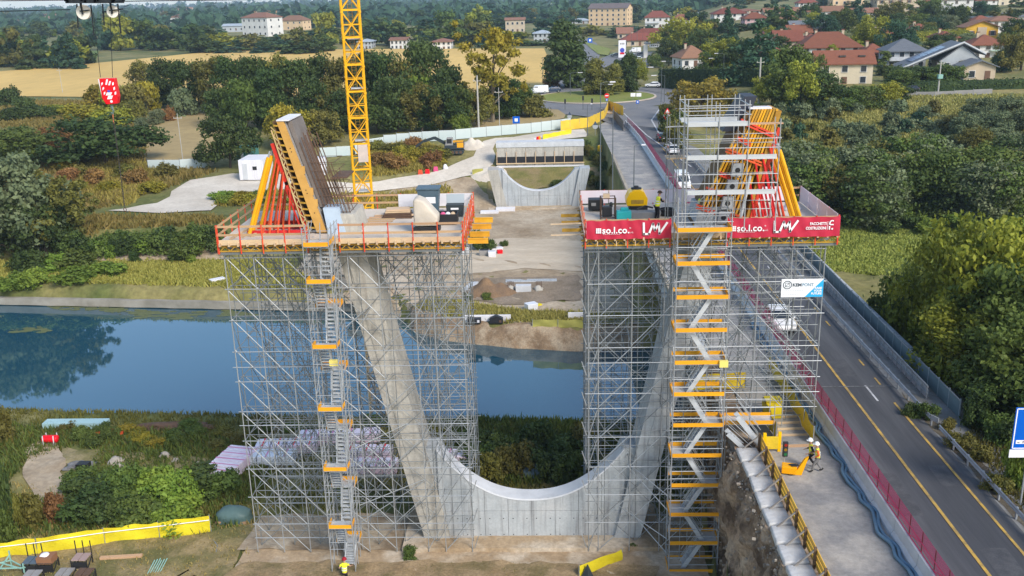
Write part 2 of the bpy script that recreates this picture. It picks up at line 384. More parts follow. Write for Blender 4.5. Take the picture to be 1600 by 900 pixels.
def drape(name, poly, m, dz=0.05, step=2.0, amp=0.0, label=None, zf=None, kind='structure', parent=None):
    """a sheet laid over the ground inside a world polygon"""
    P = jitter(poly, amp, step); n = len(P); A = np.array(P); x0, y0 = A.min(0); x1, y1 = A.max(0)
    X, Y = np.meshgrid(np.arange(x0+step/2, x1, step), np.arange(y0+step/2, y1, step)); Q = np.stack([X.ravel(), Y.ravel()], 1)
    ins = np.zeros(len(Q), bool); j = n-1
    for i in range(n):
        xi, yi = A[i]; xj, yj = A[j]
        c = ((yi > Q[:, 1]) != (yj > Q[:, 1])) & (Q[:, 0] < (xj-xi)*(Q[:, 1]-yi)/(yj-yi+1e-12)+xi); ins ^= c; j = i
    Q = Q[ins]
    pts = [Vector(p) for p in P]+[Vector((float(a), float(b))) for a, b in Q]
    V, E, F = delaunay_2d_cdt(pts, [(i, (i+1) % n) for i in range(n)], [], 1, 1e-4)[:3]
    va = np.array([(v.x, v.y) for v in V]); z = (zf or tz)(va[:, 0], va[:, 1])+dz
    if zf is None: z = np.maximum(z, terr(va[:, 0], va[:, 1])+dz)
    me = bpy.data.meshes.new(name); me.from_pydata([(a, b, c) for (a, b), c in zip(va, z)], [], [tuple(f) for f in F])
    fl = sum(1 for p in me.polygons if p.normal.z < 0)
    if fl > len(me.polygons)/2: me.flip_normals()
    o = link(name, me, m, parent); tag(o, label, kind=kind); return o
def pxpoly(*pts): return [tuple(GT(*p)[:2]) for p in pts]
def ribbon(name, line, w, m, dz, step=2.0, label=None, zf=None):
    """a sheet of width w (or per-point widths) along a world polyline"""
    L = [Vector(p[:2]) for p in line]; l, r = [], []
    for i, p in enumerate(L):
        d = (L[min(i+1, len(L)-1)]-L[max(i-1, 0)]).normalized(); nn = Vector((-d.y, d.x)); ww = w[i] if isinstance(w, (list, tuple)) else w
        l.append(tuple(p+nn*ww/2)); r.append(tuple(p-nn*ww/2))
    return drape(name, l+r[::-1], m, dz, step, 0, label, zf)
# fields beyond the site
drape('wheat_field', pxpoly((-60, 118), (0, 112), (150, 99), (330, 81), (560, 77), (850, 76), (862, 105), (880, 128), (760, 150), (560, 165), (330, 165), (120, 152), (-60, 150)), M_wheat, 0.16, 9, 0, 'ripe golden wheat field behind the dark tree row')
drape('green_field', pxpoly((20, 98), (60, 84), (155, 80), (150, 97), (60, 103)), M_green, 0.4, 9, 0, 'strip of green crop between the trees at the left')
drape('stubble_field', pxpoly((222, 250), (226, 186), (300, 172), (345, 172), (420, 185), (330, 262)), M_dryfield, 0.2, 4, 1.5, 'dry tan stubble field beyond the building site')
drape('dry_meadow', pxpoly((690, 208), (740, 178), (800, 170), (872, 172), (884, 186), (800, 200)), M_dryfield, 0.18, 4, 1.0, 'dry meadow between the tree row and the junction')
# the building site on the far bank
drape('site_dirt', [(-30, 113.2), (-16, 108), (-13, 103.6), (-4, 100.8), (3, 99.5), (9.7, 99.6), (10.0, 150), (9.7, 160), (-9, 160), (-13, 168), (-25, 168), (-34, 150), (-34, 122)], M_dirt, 0.05, 1.5, 0.8, 'bare tan dirt of the building site on the far bank')
drape('gravel_yard', pxpoly((168, 330), (250, 318), (270, 300), (300, 282), (360, 272), (420, 272), (500, 285), (560, 288), (620, 280), (690, 268), (740, 244), (752, 222), (800, 215), (850, 207), (915, 203), (918, 216), (772, 226), (772, 258), (750, 272), (690, 285), (560, 300), (480, 303), (400, 300), (345, 315), (330, 330), (250, 334)), M_gravel, 0.16, 2.5, 0.8, 'pale gravel yard and haul road behind the formwork')
drape('haul_road', pxpoly((722, 382), (800, 372), (912, 378), (912, 425), (820, 420), (722, 430)), mat('haul_road_dust', (0.54, 0.455, 0.34), 0.95, (0.45, 0.37, 0.27), 0.4, 0.5, 2.0, fine=0.15, stretch=(0.3, 1, 1)), 0.11, 1.5, 0.7, 'pale dusty haul road across the site')
drape('dug_soil', pxpoly((740, 437), (905, 432), (912, 470), (800, 478), (742, 470)), M_darkdirt, 0.12, 1.2, 0.6, 'freshly dug dark soil on the far bank')
drape('grass_slope', [(-10, 161), (9.5, 161), (9.6, 171), (-11, 171)], mat('dry_grass', (0.20, 0.165, 0.055), 0.95, (0.13, 0.125, 0.035), 0.5, 0.8, 3, col3=(0.24, 0.175, 0.09), scale3=0.2, fine=0.3), 0.09, 1.2, 0.5, 'dry grass slope between the far pier and the abutment')
sx_ = [-16.2, -14.5, -12, -9, -6, -3, 0, 3, 6, 9.6]
drape('spit_bank', [(x, float(yF(x))-1.3) for x in sx_]+[(x, float(yF(x))+1.9+0.7*math.sin(x*1.3)) for x in sx_[::-1]], mat('brown_bank', (0.27, 0.185, 0.11), 0.95, (0.17, 0.115, 0.07), 0.7, 1.0, 3, col3=(0.36, 0.28, 0.19), scale3=0.5, fine=0.3), 0.12, 0.5, 0.3, 'brown earth edge of the spit in the canal')
# near bank
drape('dirt_strip', [(-21.5, 30), (7.6, 30), (9.9, 50), (9.8, 59), (5, 59.5), (-14, 60.0), (-20, 59)], M_beige, 0.14, 1.0, 0.5, 'sandy working strip at the foot of the pier')
drape('bare_patch', pxpoly((40, 700), (80, 685), (105, 720), (95, 770), (140, 785), (60, 790), (38, 750)), M_dirt, 0.13, 1.0, 0.5, 'bare sandy patch in the weeds on the near bank')
drape('worn_grass', pxpoly((95, 700), (330, 720), (325, 742), (230, 748), (120, 744), (100, 722)), mat('trodden_grass', (0.20, 0.165, 0.07), 0.95, (0.30, 0.24, 0.13), 0.45, 0.5, 3, col3=(0.12, 0.115, 0.035), scale3=0.35, fine=0.3), 0.12, 1.0, 0.6, 'trodden dry grass on the near bank')
drape('straw_ground', [(-45, 49), (-20.5, 49), (-20.5, 58.5), (-24, 57.2), (-45, 54)], mat('straw_ground', (0.30, 0.225, 0.11), 0.95, (0.20, 0.155, 0.065), 0.6, 0.6, 4, col3=(0.13, 0.12, 0.04), scale3=0.3, fine=0.3), 0.13, 1.0, 0.6, 'dry straw covered ground below the yellow mesh fence')
# roads
flat9 = lambda X, Y: np.full_like(np.asarray(X, float), 9.0)
road_line = [(20.15, y) for y in range(18, 176, 6)]+[(20.1, 180), (19.6, 190), (18.6, 200), (17.5, 210), (16.6, 222)]
def z9(X, Y): return np.maximum(np.where(Y > 106, terr(X, Y), 9.0), 9.0)
ribbon('road', road_line, 6.1, M_asph, 0.06, 2.0, 'grey asphalt road crossing the old bridge', z9)
RC = Vector((12.7, 250.0))
def disc(name, c, r, m, dz, n=48, label=None, ry=None):
    return drape(name, [(c.x+r*math.cos(t*2*math.pi/n), c.y+(ry or r)*math.sin(t*2*math.pi/n)) for t in range(n)], m, dz, 3.0, 0, label, z9)
disc('roundabout_road', RC, 25.0, M_asph2, 0.08, label='grey ring road of the roundabout')
drape('roundabout_approach', [(13.2, 198), (22.5, 190), (24, 205), (32, 222), (20, 232), (2, 232), (-6, 224), (6, 214), (11, 208)], M_asph2, 0.10, 3, 0, 'wide asphalt mouth of the road at the roundabout', z9)
ribbon('main_road', pxpoly((872, 150), (893, 122), (912, 98), (921, 80), (918, 68), (900, 60)), [12, 10, 11, 10, 9, 9], M_asph2, 0.22, 4, 'grey main road climbing away behind the roundabout')
ribbon('side_road', pxpoly((880, 152), (850, 152), (810, 158), (770, 168)), 8, M_asph2, 0.16, 3, 'side road leaving the roundabout to the left')
ribbon('right_road', pxpoly((985, 140), (1015, 138), (1060, 146)), 8, M_asph2, 0.16, 3, 'road leaving the roundabout beside the hedge')
drape('petrol_station_forecourt', pxpoly((925, 98), (960, 84), (1020, 82), (1012, 108), (1005, 122), (950, 110)), M_asph2, 0.30, 4, 0, 'asphalt forecourt of the petrol station')
disc('roundabout_lawn', RC, 15.2, M_lawn, 0.24, label='bright green lawn of the roundabout island')
drape('verge', pxpoly((912, 66), (920, 68), (955, 78), (950, 88), (935, 86), (922, 76)), M_lawn, 0.4, 4, 0, 'grass verge beside the main road')
kb = MB()
for k in range(64):
    a, b = 2*math.pi*k/64, 2*math.pi*(k+1)/64
    kb.bar((RC.x+15.3*math.cos(a), RC.y+15.3*math.sin(a), 9.27), (RC.x+15.3*math.cos(b), RC.y+15.3*math.sin(b), 9.27), 0.5, 0.2)
tag(kb.build('roundabout_kerb', mat('pale_kerb', (0.5, 0.42, 0.34), 0.8)), 'pale kerb round the roundabout island', kind='structure')
ribbon('road_island', [(14.5, 214), (15.5, 224)], [1.5, 6], M_beige, 0.2, 2, 'small paved splitter island in the road mouth', z9)
# lines on the old road
for nm, x, w_, m_, ye in (('yellow_line', 19.95, 0.17, M_yline, 176), ('yellow_line', 22.3, 0.15, M_yline, 58)):
    tag(ribbon(nm, [(x, 18), (x, (18+ye)/2), (x, ye)], w_, m_, 0.085, 3.0, 'yellow temporary line on the asphalt', z9))
for y in (58.3, 88):
    ribbon('white_dash', [(21.35, y), (21.35, y+2.6)], 0.13, M_wline, 0.075, 3, 'worn white dash on the asphalt', z9)
ribbon('white_line', pxpoly((1062, 236), (1030, 210), (1018, 190), (1030, 172)), 0.3, M_wline, 0.14, 2, 'white edge line of the curve', z9)
ribbon('white_line', pxpoly((1080, 262), (1010, 212), (985, 190), (975, 178)), 0.25, M_wline, 0.14, 2, 'white centre line of the curve', z9)
for y in (61, 64.5, 73, 76.5, 80): ribbon('yellow_dash', [(22.4, y), (22.4, y+1.2)], 0.13, M_yline, 0.08, 3, 'worn yellow dash on the asphalt', z9)
drape('bluff_dirt', pxpoly((150, 400), (190, 392), (260, 384), (345, 378), (350, 405), (300, 412), (190, 412), (150, 408)), M_dirt, 0.15, 1.0, 0.4, 'bare earth of the bluff at the left')
drape('bare_bank', pxpoly((285, 425), (350, 420), (360, 436), (300, 440)), M_dirt, 0.12, 1.0, 0.4, 'bare earth on the left bank')
ribbon('expansion_joint', [(17.3, 60.7), (20, 60.72), (23.1, 60.7)], 0.12, mat('joint_grey', (0.2, 0.2, 0.2), 0.8, (0.05, 0.05, 0.05), 5.0), 0.09, 2, 'worn joint across the asphalt', z9)
drape('blinding_slab', [(-20.8, 55.2), (-9.2, 55.0), (-9.0, 59.4), (-20.4, 59.6)], mat('stained_slab', (0.46, 0.40, 0.31), 0.9, (0.34, 0.27, 0.18), 0.6, 0.2, 5, col3=(0.22, 0.16, 0.10), scale3=0.35, fine=0.2), 0.19, 1.0, 0.25, 'stained concrete slab under the left scaffolding')
drape('brown_soil', [(-9, 50.8), (6, 50.6), (6.5, 53.2), (-8, 53.8), (-20, 53.6), (-21, 51.5)], mat('brown_ground', (0.24, 0.165, 0.085), 0.95, (0.34, 0.245, 0.14), 0.6, 0.8, 3, col3=(0.17, 0.13, 0.06), scale3=0.4, fine=0.3), 0.18, 0.8, 0.5, 'brown soil at the lower edge before the pier')
for a_, b_, c_, d_ in ((20.6, 62.5, 1.5, 3.2), (18.4, 44.0, 1.2, 4.5), (21.6, 47.0, 1.0, 2.4), (18.8, 72.0, 1.4, 3.0), (21.0, 36.0, 1.3, 5.0)): ribbon('asphalt_patch', [(a_, b_), (a_+0.05, b_+d_)], c_, mat('patched_asphalt', (0.055, 0.056, 0.06), 0.85, (0.085, 0.085, 0.087), 1.5, 0.2, 30, fine=0.2), 0.068, 2, 'dark repair patch in the asphalt', z9)
# the near embankment, closed lane and footpath
eb = MB(); eb.prism([(11.0, -1), (29.5, -1), (27.2, 8.9), (11.05, 8.9)], 16, 67.0, 'xz')
tag(eb.build('road_embankment', M_slab), 'earth bank that carries the old road', kind='structure')
cl = drape('closed_lane', [(12.45, 16), (16.75, 16), (16.75, 106), (16.95, 190), (13.5, 205), (10.6, 196), (11.0, 150), (10.9, 106), (12.45, 60)], M_slab, 0.02, 2, 0, 'closed concrete lane used as a work area', lambda X, Y: np.full_like(np.asarray(X, float), 9.0))
fp = drape('footpath', [(23.2, 16), (26.9, 16), (26.9, 66), (26.2, 110), (25.8, 165), (23.2, 175)], mat('footpath_grey', (0.23, 0.23, 0.225), 0.9, (0.16, 0.15, 0.13), 0.6, 0.2, 8, fine=0.15), 0.04, 2, 0, 'grey footpath along the old road', lambda X, Y: np.full_like(np.asarray(X, float), 9.0))
drape('path_litter', [(23.3, 18), (24.2, 18), (24.0, 40), (24.4, 52), (23.9, 56), (23.3, 60)], mat('leaf_litter', (0.075, 0.06, 0.04), 0.95, (0.13, 0.11, 0.08), 1.2, 0.6, 8, fine=0.3), 0.055, 1, 0.3, 'brown leaf litter beside the guardrail', lambda X, Y: np.full_like(np.asarray(X, float), 9.0))
# ---------------------------------------------------------------- the pier under construction
M_conc = mat('new_concrete', (0.42, 0.445, 0.455), 0.8, (0.345, 0.37, 0.38), 0.7, 0.25, 6, col3=(0.45, 0.455, 0.45), scale3=0.25, streak=(0.235, 0.24, 0.245), fine=0.12)
M_conc2 = mat('pale_concrete', (0.48, 0.45, 0.39), 0.8, (0.38, 0.355, 0.305), 0.5, 0.25, 6, col3=(0.36, 0.345, 0.31), scale3=0.22, streak=(0.33, 0.30, 0.255), fine=0.14)
M_concw = mat('white_concrete_edge', (0.56, 0.57, 0.58), 0.75, (0.46, 0.47, 0.48), 0.8, 0.1, 6)
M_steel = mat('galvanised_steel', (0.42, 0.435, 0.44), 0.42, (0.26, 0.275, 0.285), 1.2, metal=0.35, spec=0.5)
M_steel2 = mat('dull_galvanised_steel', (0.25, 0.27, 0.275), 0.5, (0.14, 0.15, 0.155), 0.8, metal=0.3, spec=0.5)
M_plat = mat('platform_steel', (0.55, 0.57, 0.58), 0.5, (0.45, 0.47, 0.48), 2.0, 0.1, 20, metal=0.2)
M_orange = mat('orange_toeboard', (0.80, 0.36, 0.01), 0.55, (0.70, 0.30, 0.012), 1.5, vary=0.06)
M_red = mat('red_paint', (0.62, 0.035, 0.02), 0.5, (0.48, 0.03, 0.02), 1.5, vary=0.12)
M_redor = mat('orange_red_paint', (0.70, 0.085, 0.025), 0.5, (0.55, 0.07, 0.03), 1.5, vary=0.12)
M_yel = mat('yellow_timber_coat', (0.74, 0.38, 0.025), 0.6, (0.60, 0.29, 0.02), 1.5, 0.1, 8, vary=0.1)
M_yprop = mat('yellow_prop_paint', (0.80, 0.40, 0.008), 0.5, (0.72, 0.33, 0.008), 1.0)
M_ygird = mat('ochre_girder_timber', (0.46, 0.255, 0.03), 0.7, (0.32, 0.17, 0.022), 2.0, 0.15, 8, vary=0.12)
M_wood = mat('raw_timber', (0.53, 0.35, 0.20), 0.8, (0.42, 0.26, 0.14), 1.2, 0.15, 6, stretch=(0.4, 4, 4), vary=0.14)
M_wood2 = mat('pale_timber', (0.60, 0.45, 0.29), 0.8, (0.50, 0.35, 0.21), 1.0, 0.15, 6, vary=0.1)
M_ply = mat('plywood_floor', (0.60, 0.52, 0.43), 0.75, (0.50, 0.43, 0.35), 0.6, 0.1, 5, col3=(0.66, 0.60, 0.52), scale3=0.25, vary=0.07, fine=0.06)
M_black = mat('black_paint', (0.022, 0.022, 0.024), 0.5)
M_rust = mat('rusty_rebar', (0.13, 0.075, 0.045), 0.8, (0.09, 0.055, 0.04), 3.0)
M_white = mat('white_sheet', (0.72, 0.71, 0.72), 0.6, (0.62, 0.60, 0.62), 0.9, 0.1, 4)
M_grey = mat('grey_board', (0.30, 0.285, 0.27), 0.7, (0.22, 0.21, 0.20), 1.2, 0.1, 6)
XC = -1.3
SL = 0.2175
def u_top(x, half, z0, dz):
    return z0+dz*min(1.0, abs((x-XC)/half))**2.3
def arm_prism(mb, xi, xo, s, z0, z1, y0, y1, dx=0.0):
    """leaning rectangular shaft; s is -1 for the left arm, +1 for the right"""
    a, b = XC+s*xi, XC+s*xo
    mb.prism([(a+s*SL*z0, z0), (b+s*SL*z0, z0), (b+s*SL*z1, z1), (a+s*SL*z1, z1)], y0, y1, 'xz')
def make_pier(y, z, arms_to, label, scaffolded):
    P = empty('bridge_pier', (XC, y, z), label, 'bridge pier')
    m = MB(); m.box((XC, y+1.6, z+0.15), (17.0, 5.6, 0.62)); m.build('footing', M_beige, P)
    H0, dz, half = 3.15, 3.65, 6.1
    xs_ = [XC-half+2*half*i/36 for i in range(37)]
    m = MB(); top = [(x, u_top(x, half, H0, dz)) for x in xs_]
    m.prism([(XC-half, 0)]+[(a, b) for a, b in top]+[(XC+half, 0)], y+0.42, y+1.55, 'xz')
    m.v = [(a, b, c+z) for a, b, c in m.v]; m.build('wall_body', M_conc, P)
    # pale chamfered edge that follows the curve
    m = MB()
    for i in range(36):
        a, b = top[i], top[i+1]
        m.add([(a[0], y+0.27, z+a[1]-0.07), (b[0], y+0.27, z+b[1]-0.07), (b[0], y+0.31, z+b[1]+0.03), (a[0], y+0.31, z+a[1]+0.03), (a[0], y+1.6, z+a[1]+0.04), (b[0], y+1.6, z+b[1]+0.04)],
              [(0, 1, 2, 3), (3, 2, 5, 4)])
    m.build('curved_edge', M_concw, P)
    ws = [1.5, 1.5, 1.55, 1.55, 1.55, 1.55, 1.5, 1.5]; x = XC-half
    for w in ws:
        x0, x1 = x+0.012, x+w-0.012; x += w
        zj = 2.32
        m = MB(); m.prism([(x0, 0.0), (x1, 0.0), (x1, zj-0.012), (x0, zj-0.012)], y+0.30, y+0.415, 'xz'); m.v = [(a, b, c+z) for a, b, c in m.v]
        o = m.build('panel', M_conc, P)
        for k, hz in ((0.2, 0.55), (0.8, 0.55), (0.2, 1.75), (0.8, 1.75)):
            h = MB().lathe((x0+(x1-x0)*k, y+0.297, z+hz), [(0.04, 0.0), (0.04, 0.02)], 8, 'y'); h.build('tie_hole', M_black, o)
        q = [(x0+(x1-x0)*t/6, u_top(x0+(x1-x0)*t/6, half, H0, dz)-0.08) for t in range(7)]
        if min(b for a, b in q) > zj+0.05:
            m = MB(); m.prism([(x0, zj+0.012), (x1, zj+0.012)]+q[::-1], y+0.30, y+0.415, 'xz'); m.v = [(a, b, c+z) for a, b, c in m.v]
            m.build('panel', M_conc, P)
    for s in (-1, 1):
        mt = M_conc2 if s < 0 else M_conc  # cream lit tone left, blue-grey shaded tone right, put into the concrete colour
        m = MB(); z1 = arms_to
        arm_prism(m, 5.35, 7.05, s, 0, z1, y, y+2.9)
        # shallow rib down the middle of the face
        m.v = [(a, b, c+z) for a, b, c in m.v]; arm = m.build('arm', mt, P)
        m = MB(); k = 0; zz = 0.0
        m = MB(); arm_prism(m, 5.95, 6.55, s, 0, z1-0.02, y-0.05, y+0.02); m.v = [(a, b, c+z) for a, b, c in m.v]; m.build('face_rib', mt, arm)
        # filled gusset between arm and wall, with its flat ledge
        m = MB(); m.prism([(XC+s*4.6, 0), (XC+s*5.37, 0), (XC+s*(5.37+SL*6.78), 6.78), (XC+s*5.98, 6.74), (XC+s*5.35, 5.3)], y+0.48, y+2.2, 'xz'); m.v = [(a, b, c+z) for a, b, c in m.v]; m.build('gusset', M_conc, P)
        for zl in (4.1, 8.2, 12.3, 16.4):
            if zl < z1-1:
                m = MB(); a, b = XC+s*(5.335+SL*zl), XC+s*(7.065+SL*zl)
                m.box(((a+b)/2, y+1.45, z+zl), (abs(b-a), 2.93, 0.03)); m.build('pour_joint', M_grey, arm)
    return P
make_pier(56.0, 0.0, 22.6, 'tall unfinished concrete pier with two leaning arms inside the near scaffolding', True)
make_pier(158.6, 0.1, 6.85, 'low grey U shaped pier standing free on the far bank', False)
# ---------------------------------------------------------------- scaffolding
def scaffold(name, label, xs_, ys_, z0, ztop, skip=None, lift=2.0, seed=1):
    rnd = random.Random(seed)
    S = empty(name, (xs_[0], ys_[0], z0(xs_[0])), label, 'scaffolding')
    extra = MB(); cnt = {'standard': 0, 'ledger': 0, 'transom': 0, 'brace': 0}
    def put(kind, p, q, m, r):
        cnt[kind] += 1
        if cnt[kind] <= 290: tube_obj(kind, p, q, m, S, r, 6)
        else: extra.tube(p, q, r, 5, cap=False)
    skip = skip or (lambda x, y, z: False)
    base_xs = xs_
    for j, y in enumerate(ys_):
        front = j == 0
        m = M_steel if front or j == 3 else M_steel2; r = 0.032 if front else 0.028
        xs = base_xs if front else [x+(0.0 if i in (0, len(base_xs)-1) else [0.45, -0.4, 0.2, -0.6, 0.6][j-1]) for i, x in enumerate(base_xs)]
        for x in xs:
            zz = z0(x); blocked = [skip(x, y, zz+k*0.5) for k in range(int((ztop-zz)/0.5)+1)]
            a = None
            for k, b in enumerate(blocked+[True]):
                if not b and a is None: a = zz+k*0.5
                if b and a is not None:
                    e = min(ztop, zz+k*0.5)
                    if e-a > 0.8: put('standard', (x+rnd.uniform(-.02, .02), y, a), (x, y, e), m, r)
                    a = None
        lev = []; L = ztop-0.25
        while L > 0.3: lev.append(L); L -= lift/2
        for li, L0 in enumerate(lev):
            L = L0+rnd.uniform(-0.04, 0.04); run = None
            if li % 2 and rnd.random() < (0.5 if front else 0.3): continue
            for i, x in enumerate(xs):
                ok = L > z0(x)+0.2 and not skip(x, y, L)
                if ok and run is None: run = x
                last = i == len(xs)-1
                nxt_ok = (not last) and (L > z0(xs[i+1])+0.2) and not skip(xs[i+1], y, L) and not skip((x+xs[i+1])/2, y, L)
                if run is not None and (last or not nxt_ok):
                    if x-run > 0.5: put('ledger', (run-rnd.uniform(0.05, 0.25), y-0.04, L), (x+rnd.uniform(0.05, 0.25), y-0.04, L), m, r*0.85)
                    run = None
            if li % 2: continue
            for i in range(len(xs)-1):
                x, x2 = xs[i], xs[i+1]; zl = L-lift
                if zl < z0(x)-0.3 or zl < z0(x2)-0.3: continue
                for rep in range(1 if front else 2):
                    if front:
                        if i % 3 == 2 and li % 4: continue
                        up = (i < len(xs)/2) if xs_[0] < 0 else (i > len(xs)/2)
                    else:
                        if rnd.random() < (0.12 if rep == 0 else 0.55): continue
                        up = bool((i+li//2+j+rep) % 2)
                    dz = rnd.uniform(-0.12, 0.12)
                    p, q = ((x, y+0.05, L+dz), (x2, y+0.05, zl+dz)) if up else ((x2, y+0.05, L+dz), (x, y+0.05, zl+dz))
                    if skip((x+x2)/2, y, (L+zl)/2) or skip(*p) or skip(*q): continue
                    put('brace', p, q, m, r*0.8)
    lev = []; L = ztop-0.25
    while L > 0.3: lev.append(L); L -= lift
    for x in xs_:
        for li, L in enumerate(lev):
            if L < z0(x)+0.2: continue
            run = None
            for k, y in enumerate(ys_):
                b = skip(x, y, L); last = k == len(ys_)-1
                if not b and run is None: run = y
                if run is not None and (last or skip(x, ys_[min(k+1, len(ys_)-1)], L)):
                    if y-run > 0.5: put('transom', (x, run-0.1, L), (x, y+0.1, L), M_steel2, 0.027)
                    run = None
            for k in range(len(ys_)-1):
                if (k+li) % 2 == 0 and L-lift > z0(x)-0.3 and not skip(x, ys_[k], L) and not skip(x, ys_[k+1], L-lift):
                    put('brace', (x, ys_[k], L), (x, ys_[k+1], L-lift), M_steel2, 0.024)
    if extra.v: extra.build('inner_brace', M_steel2, S, kind='stuff')
    return S
def in_arm(x, y, z):
    if not (55.85 < y < 59.05): return False
    for s in (-1, 1):
        a, b = XC+s*(5.15+SL*z), XC+s*(7.25+SL*z)
        if min(a, b) < x < max(a, b): return True
    if y < 57.7 and abs(x-XC) < 6.2 and z < u_top(x, 6.1, 3.3, 3.65): return True
    return False
LX = [-19.3, -17.55, -15.8, -14.05, -11.9, -10.1, -8.0, -6.9, -5.15]
RYS = [54.75, 55.65, 57.4, 59.2, 60.9, 62.5]
SCL = scaffold('scaffold', 'dense grey scaffolding carrying the left deck over weeds and canal bank', LX, RYS, lambda x: 0.25, 20.6, in_arm, 2.0, 3)
RX = [2.4, 3.0, 5.0, 6.9, 8.7, 10.5, 12.4, 14.3, 16.2]
SCR = scaffold('scaffold', 'dense grey scaffolding carrying the right deck with the red banners', RX, RYS, lambda x: 0.25 if x < 10.6 else 9.0, 20.6, in_arm, 2.0, 5)
# hooked ends of the tubes that stand out at the open edges, tied frames
for o, X in ((SCL, -5.0), (SCR, 2.25)):
    for k in range(10):
        z = 0.6+2*k
        tube_obj('tie_tube', (X, 54.6, z), (X+(0.28 if X < 0 else -0.28), 54.5, z+0.95), M_steel, o, 0.03)
for z in (4.1, 8.1, 16.1):     # ties between the left stair tower and the arm
    tube_obj('tie_tube', (-12.2, 54.0, z), (-8.3-SL*z+1.0, 55.7, z+0.9), M_steel2, SCL, 0.028)
    tube_obj('tie_tube', (-12.2, 54.0, z-1.2), (-8.3-SL*z+1.0, 55.7, z+0.8), M_steel2, SCL, 0.028)
for z in (2.2, 5.2):
    tube_obj('tie_tube', (7.2, 53.0, z), (3.9+SL*z, 55.9, z+0.7), M_steel, SCR, 0.034)
    tube_obj('tie_tube', (7.2, 53.0, z-1.0), (4.9, 55.9, z+0.6), M_steel, SCR, 0.034)
# ---------------------------------------------------------------- stair towers
def flight(parent, p, q, w, axis):
    """one straight stair with two stringers, treads and handrails between landings"""
    p, q = Vector(p), Vector(q); d = q-p; n = 9
    f = MB(); side = Vector((0, w/2, 0)) if axis == 'x' else Vector((w/2, 0, 0))
    for s in (-1, 1): f.bar(p+side*s, q+side*s, 0.05, 0.26)
    fl = f.build('stair_flight', M_plat, parent)
    t = MB()
    for k in range(1, n):
        c = p+d*(k/n); t.box(c, (0.24, w-0.08, 0.045) if axis == 'x' else (w-0.08, 0.24, 0.045))
    t.build('tread', M_plat, fl)
    for s in (-1, 1):
        up = Vector((0, 0, 1.0))
        tube_obj('handrail', p+side*s+up, q+side*s+up, M_steel, parent, 0.022)
        tube_obj('handrail', p+side*s+up*0.55, q+side*s+up*0.55, M_steel, parent, 0.018)
def landing(parent, x0, x1, y0, y1, z, boards, m=None):
    box_obj('landing', ((x0+x1)/2, (y0+y1)/2, z-0.03), (x1-x0, y1-y0, 0.06), M_plat, parent)
    for b in boards:
        c, d = {'f': (((x0+x1)/2, y0-0.03, z+0.12), (x1-x0, 0.04, 0.24)), 'b': (((x0+x1)/2, y1+0.03, z+0.12), (x1-x0, 0.04, 0.24)),
                'l': ((x0-0.03, (y0+y1)/2, z+0.12), (0.04, y1-y0, 0.24)), 'r': ((x1+0.03, (y0+y1)/2, z+0.12), (0.04, y1-y0, 0.24))}[b]
        box_obj('toeboard', c, d, m or M_orange, parent)
ST = empty('stair_tower', (-13.2, 52.6, 0.2), 'narrow stair tower with orange toeboards in front of the left deck', 'stair tower')
x0, x1, y0, y1 = -13.95, -12.45, 52.6, 55.15
for x in (x0, x1):
    for y in (y0, 53.45, 54.3, y1): tube_obj('standard', (x, y, 0.2), (x, y, 22.6 if y < 55 else 21.5), M_steel, ST, 0.03)
for k in range(11):
    z = 1.3+2*k if k < 10 else 21.4; back = k % 2 == 0
    if k == 10: landing(ST, x0+0.05, x1-0.05, y0, 54.1, 21.5, 'fr')
    elif back: landing(ST, x0+0.05, x1-0.05, 54.25, y1, z, 'blr')
    else: landing(ST, x0+0.05, x1-0.05, y0, 53.5, z, 'flr')
    if k < 10:
        z2 = z+2 if k < 9 else 21.5
        fx = -13.5 if back else -12.95
        if back: flight(ST, (fx, 54.25, z), (fx, 53.5, z2), 0.62, 'y')
        else: flight(ST, (fx, 53.5, z), (fx, 54.25, z2), 0.62, 'y')
    for y in ((y0, y1) if k < 10 else (y0,)):
        for h in (0.5, 1.0): tube_obj('ledger', (x0-0.05, y, z+h), (x1+0.05, y, z+h), M_steel, ST, 0.02)
    for x in (x0, x1):
        for h in (0.55, 1.05): tube_obj('guardrail', (x, y0-0.05, z+h), (x, y1+0.05, z+h), M_steel, ST, 0.02)
        tube_obj('brace', (x, y0, z-1), (x, y1, z+1), M_steel, ST, 0.02)
flight(ST, (-12.95, 53.3, 0.2), (-12.95, 54.2, 1.3), 0.62, 'y')
box_obj('junction_box', (-12.85, 53.1, 14.2), (0.5, 0.2, 0.36), mat('pale_yellow_plastic', (0.75, 0.62, 0.16), 0.5), ST)
ST2 = empty('stair_tower', (8.8, 52.6, 0.05), 'wide zigzag stair tower with orange toeboards between the red banners', 'stair tower')
x0, x1, y0, y1 = 7.3, 10.3, 52.6, 54.1
for x in (x0, x1):
    for y in (y0, y1): tube_obj('standard', (x, y, 0.05), (x, y, 24.0), M_steel, ST2, 0.036)
for x in (x0+0.85, x1-0.85): tube_obj('standard', (x, y1, 0.05), (x, y1, 22.0), M_steel, ST2, 0.026)
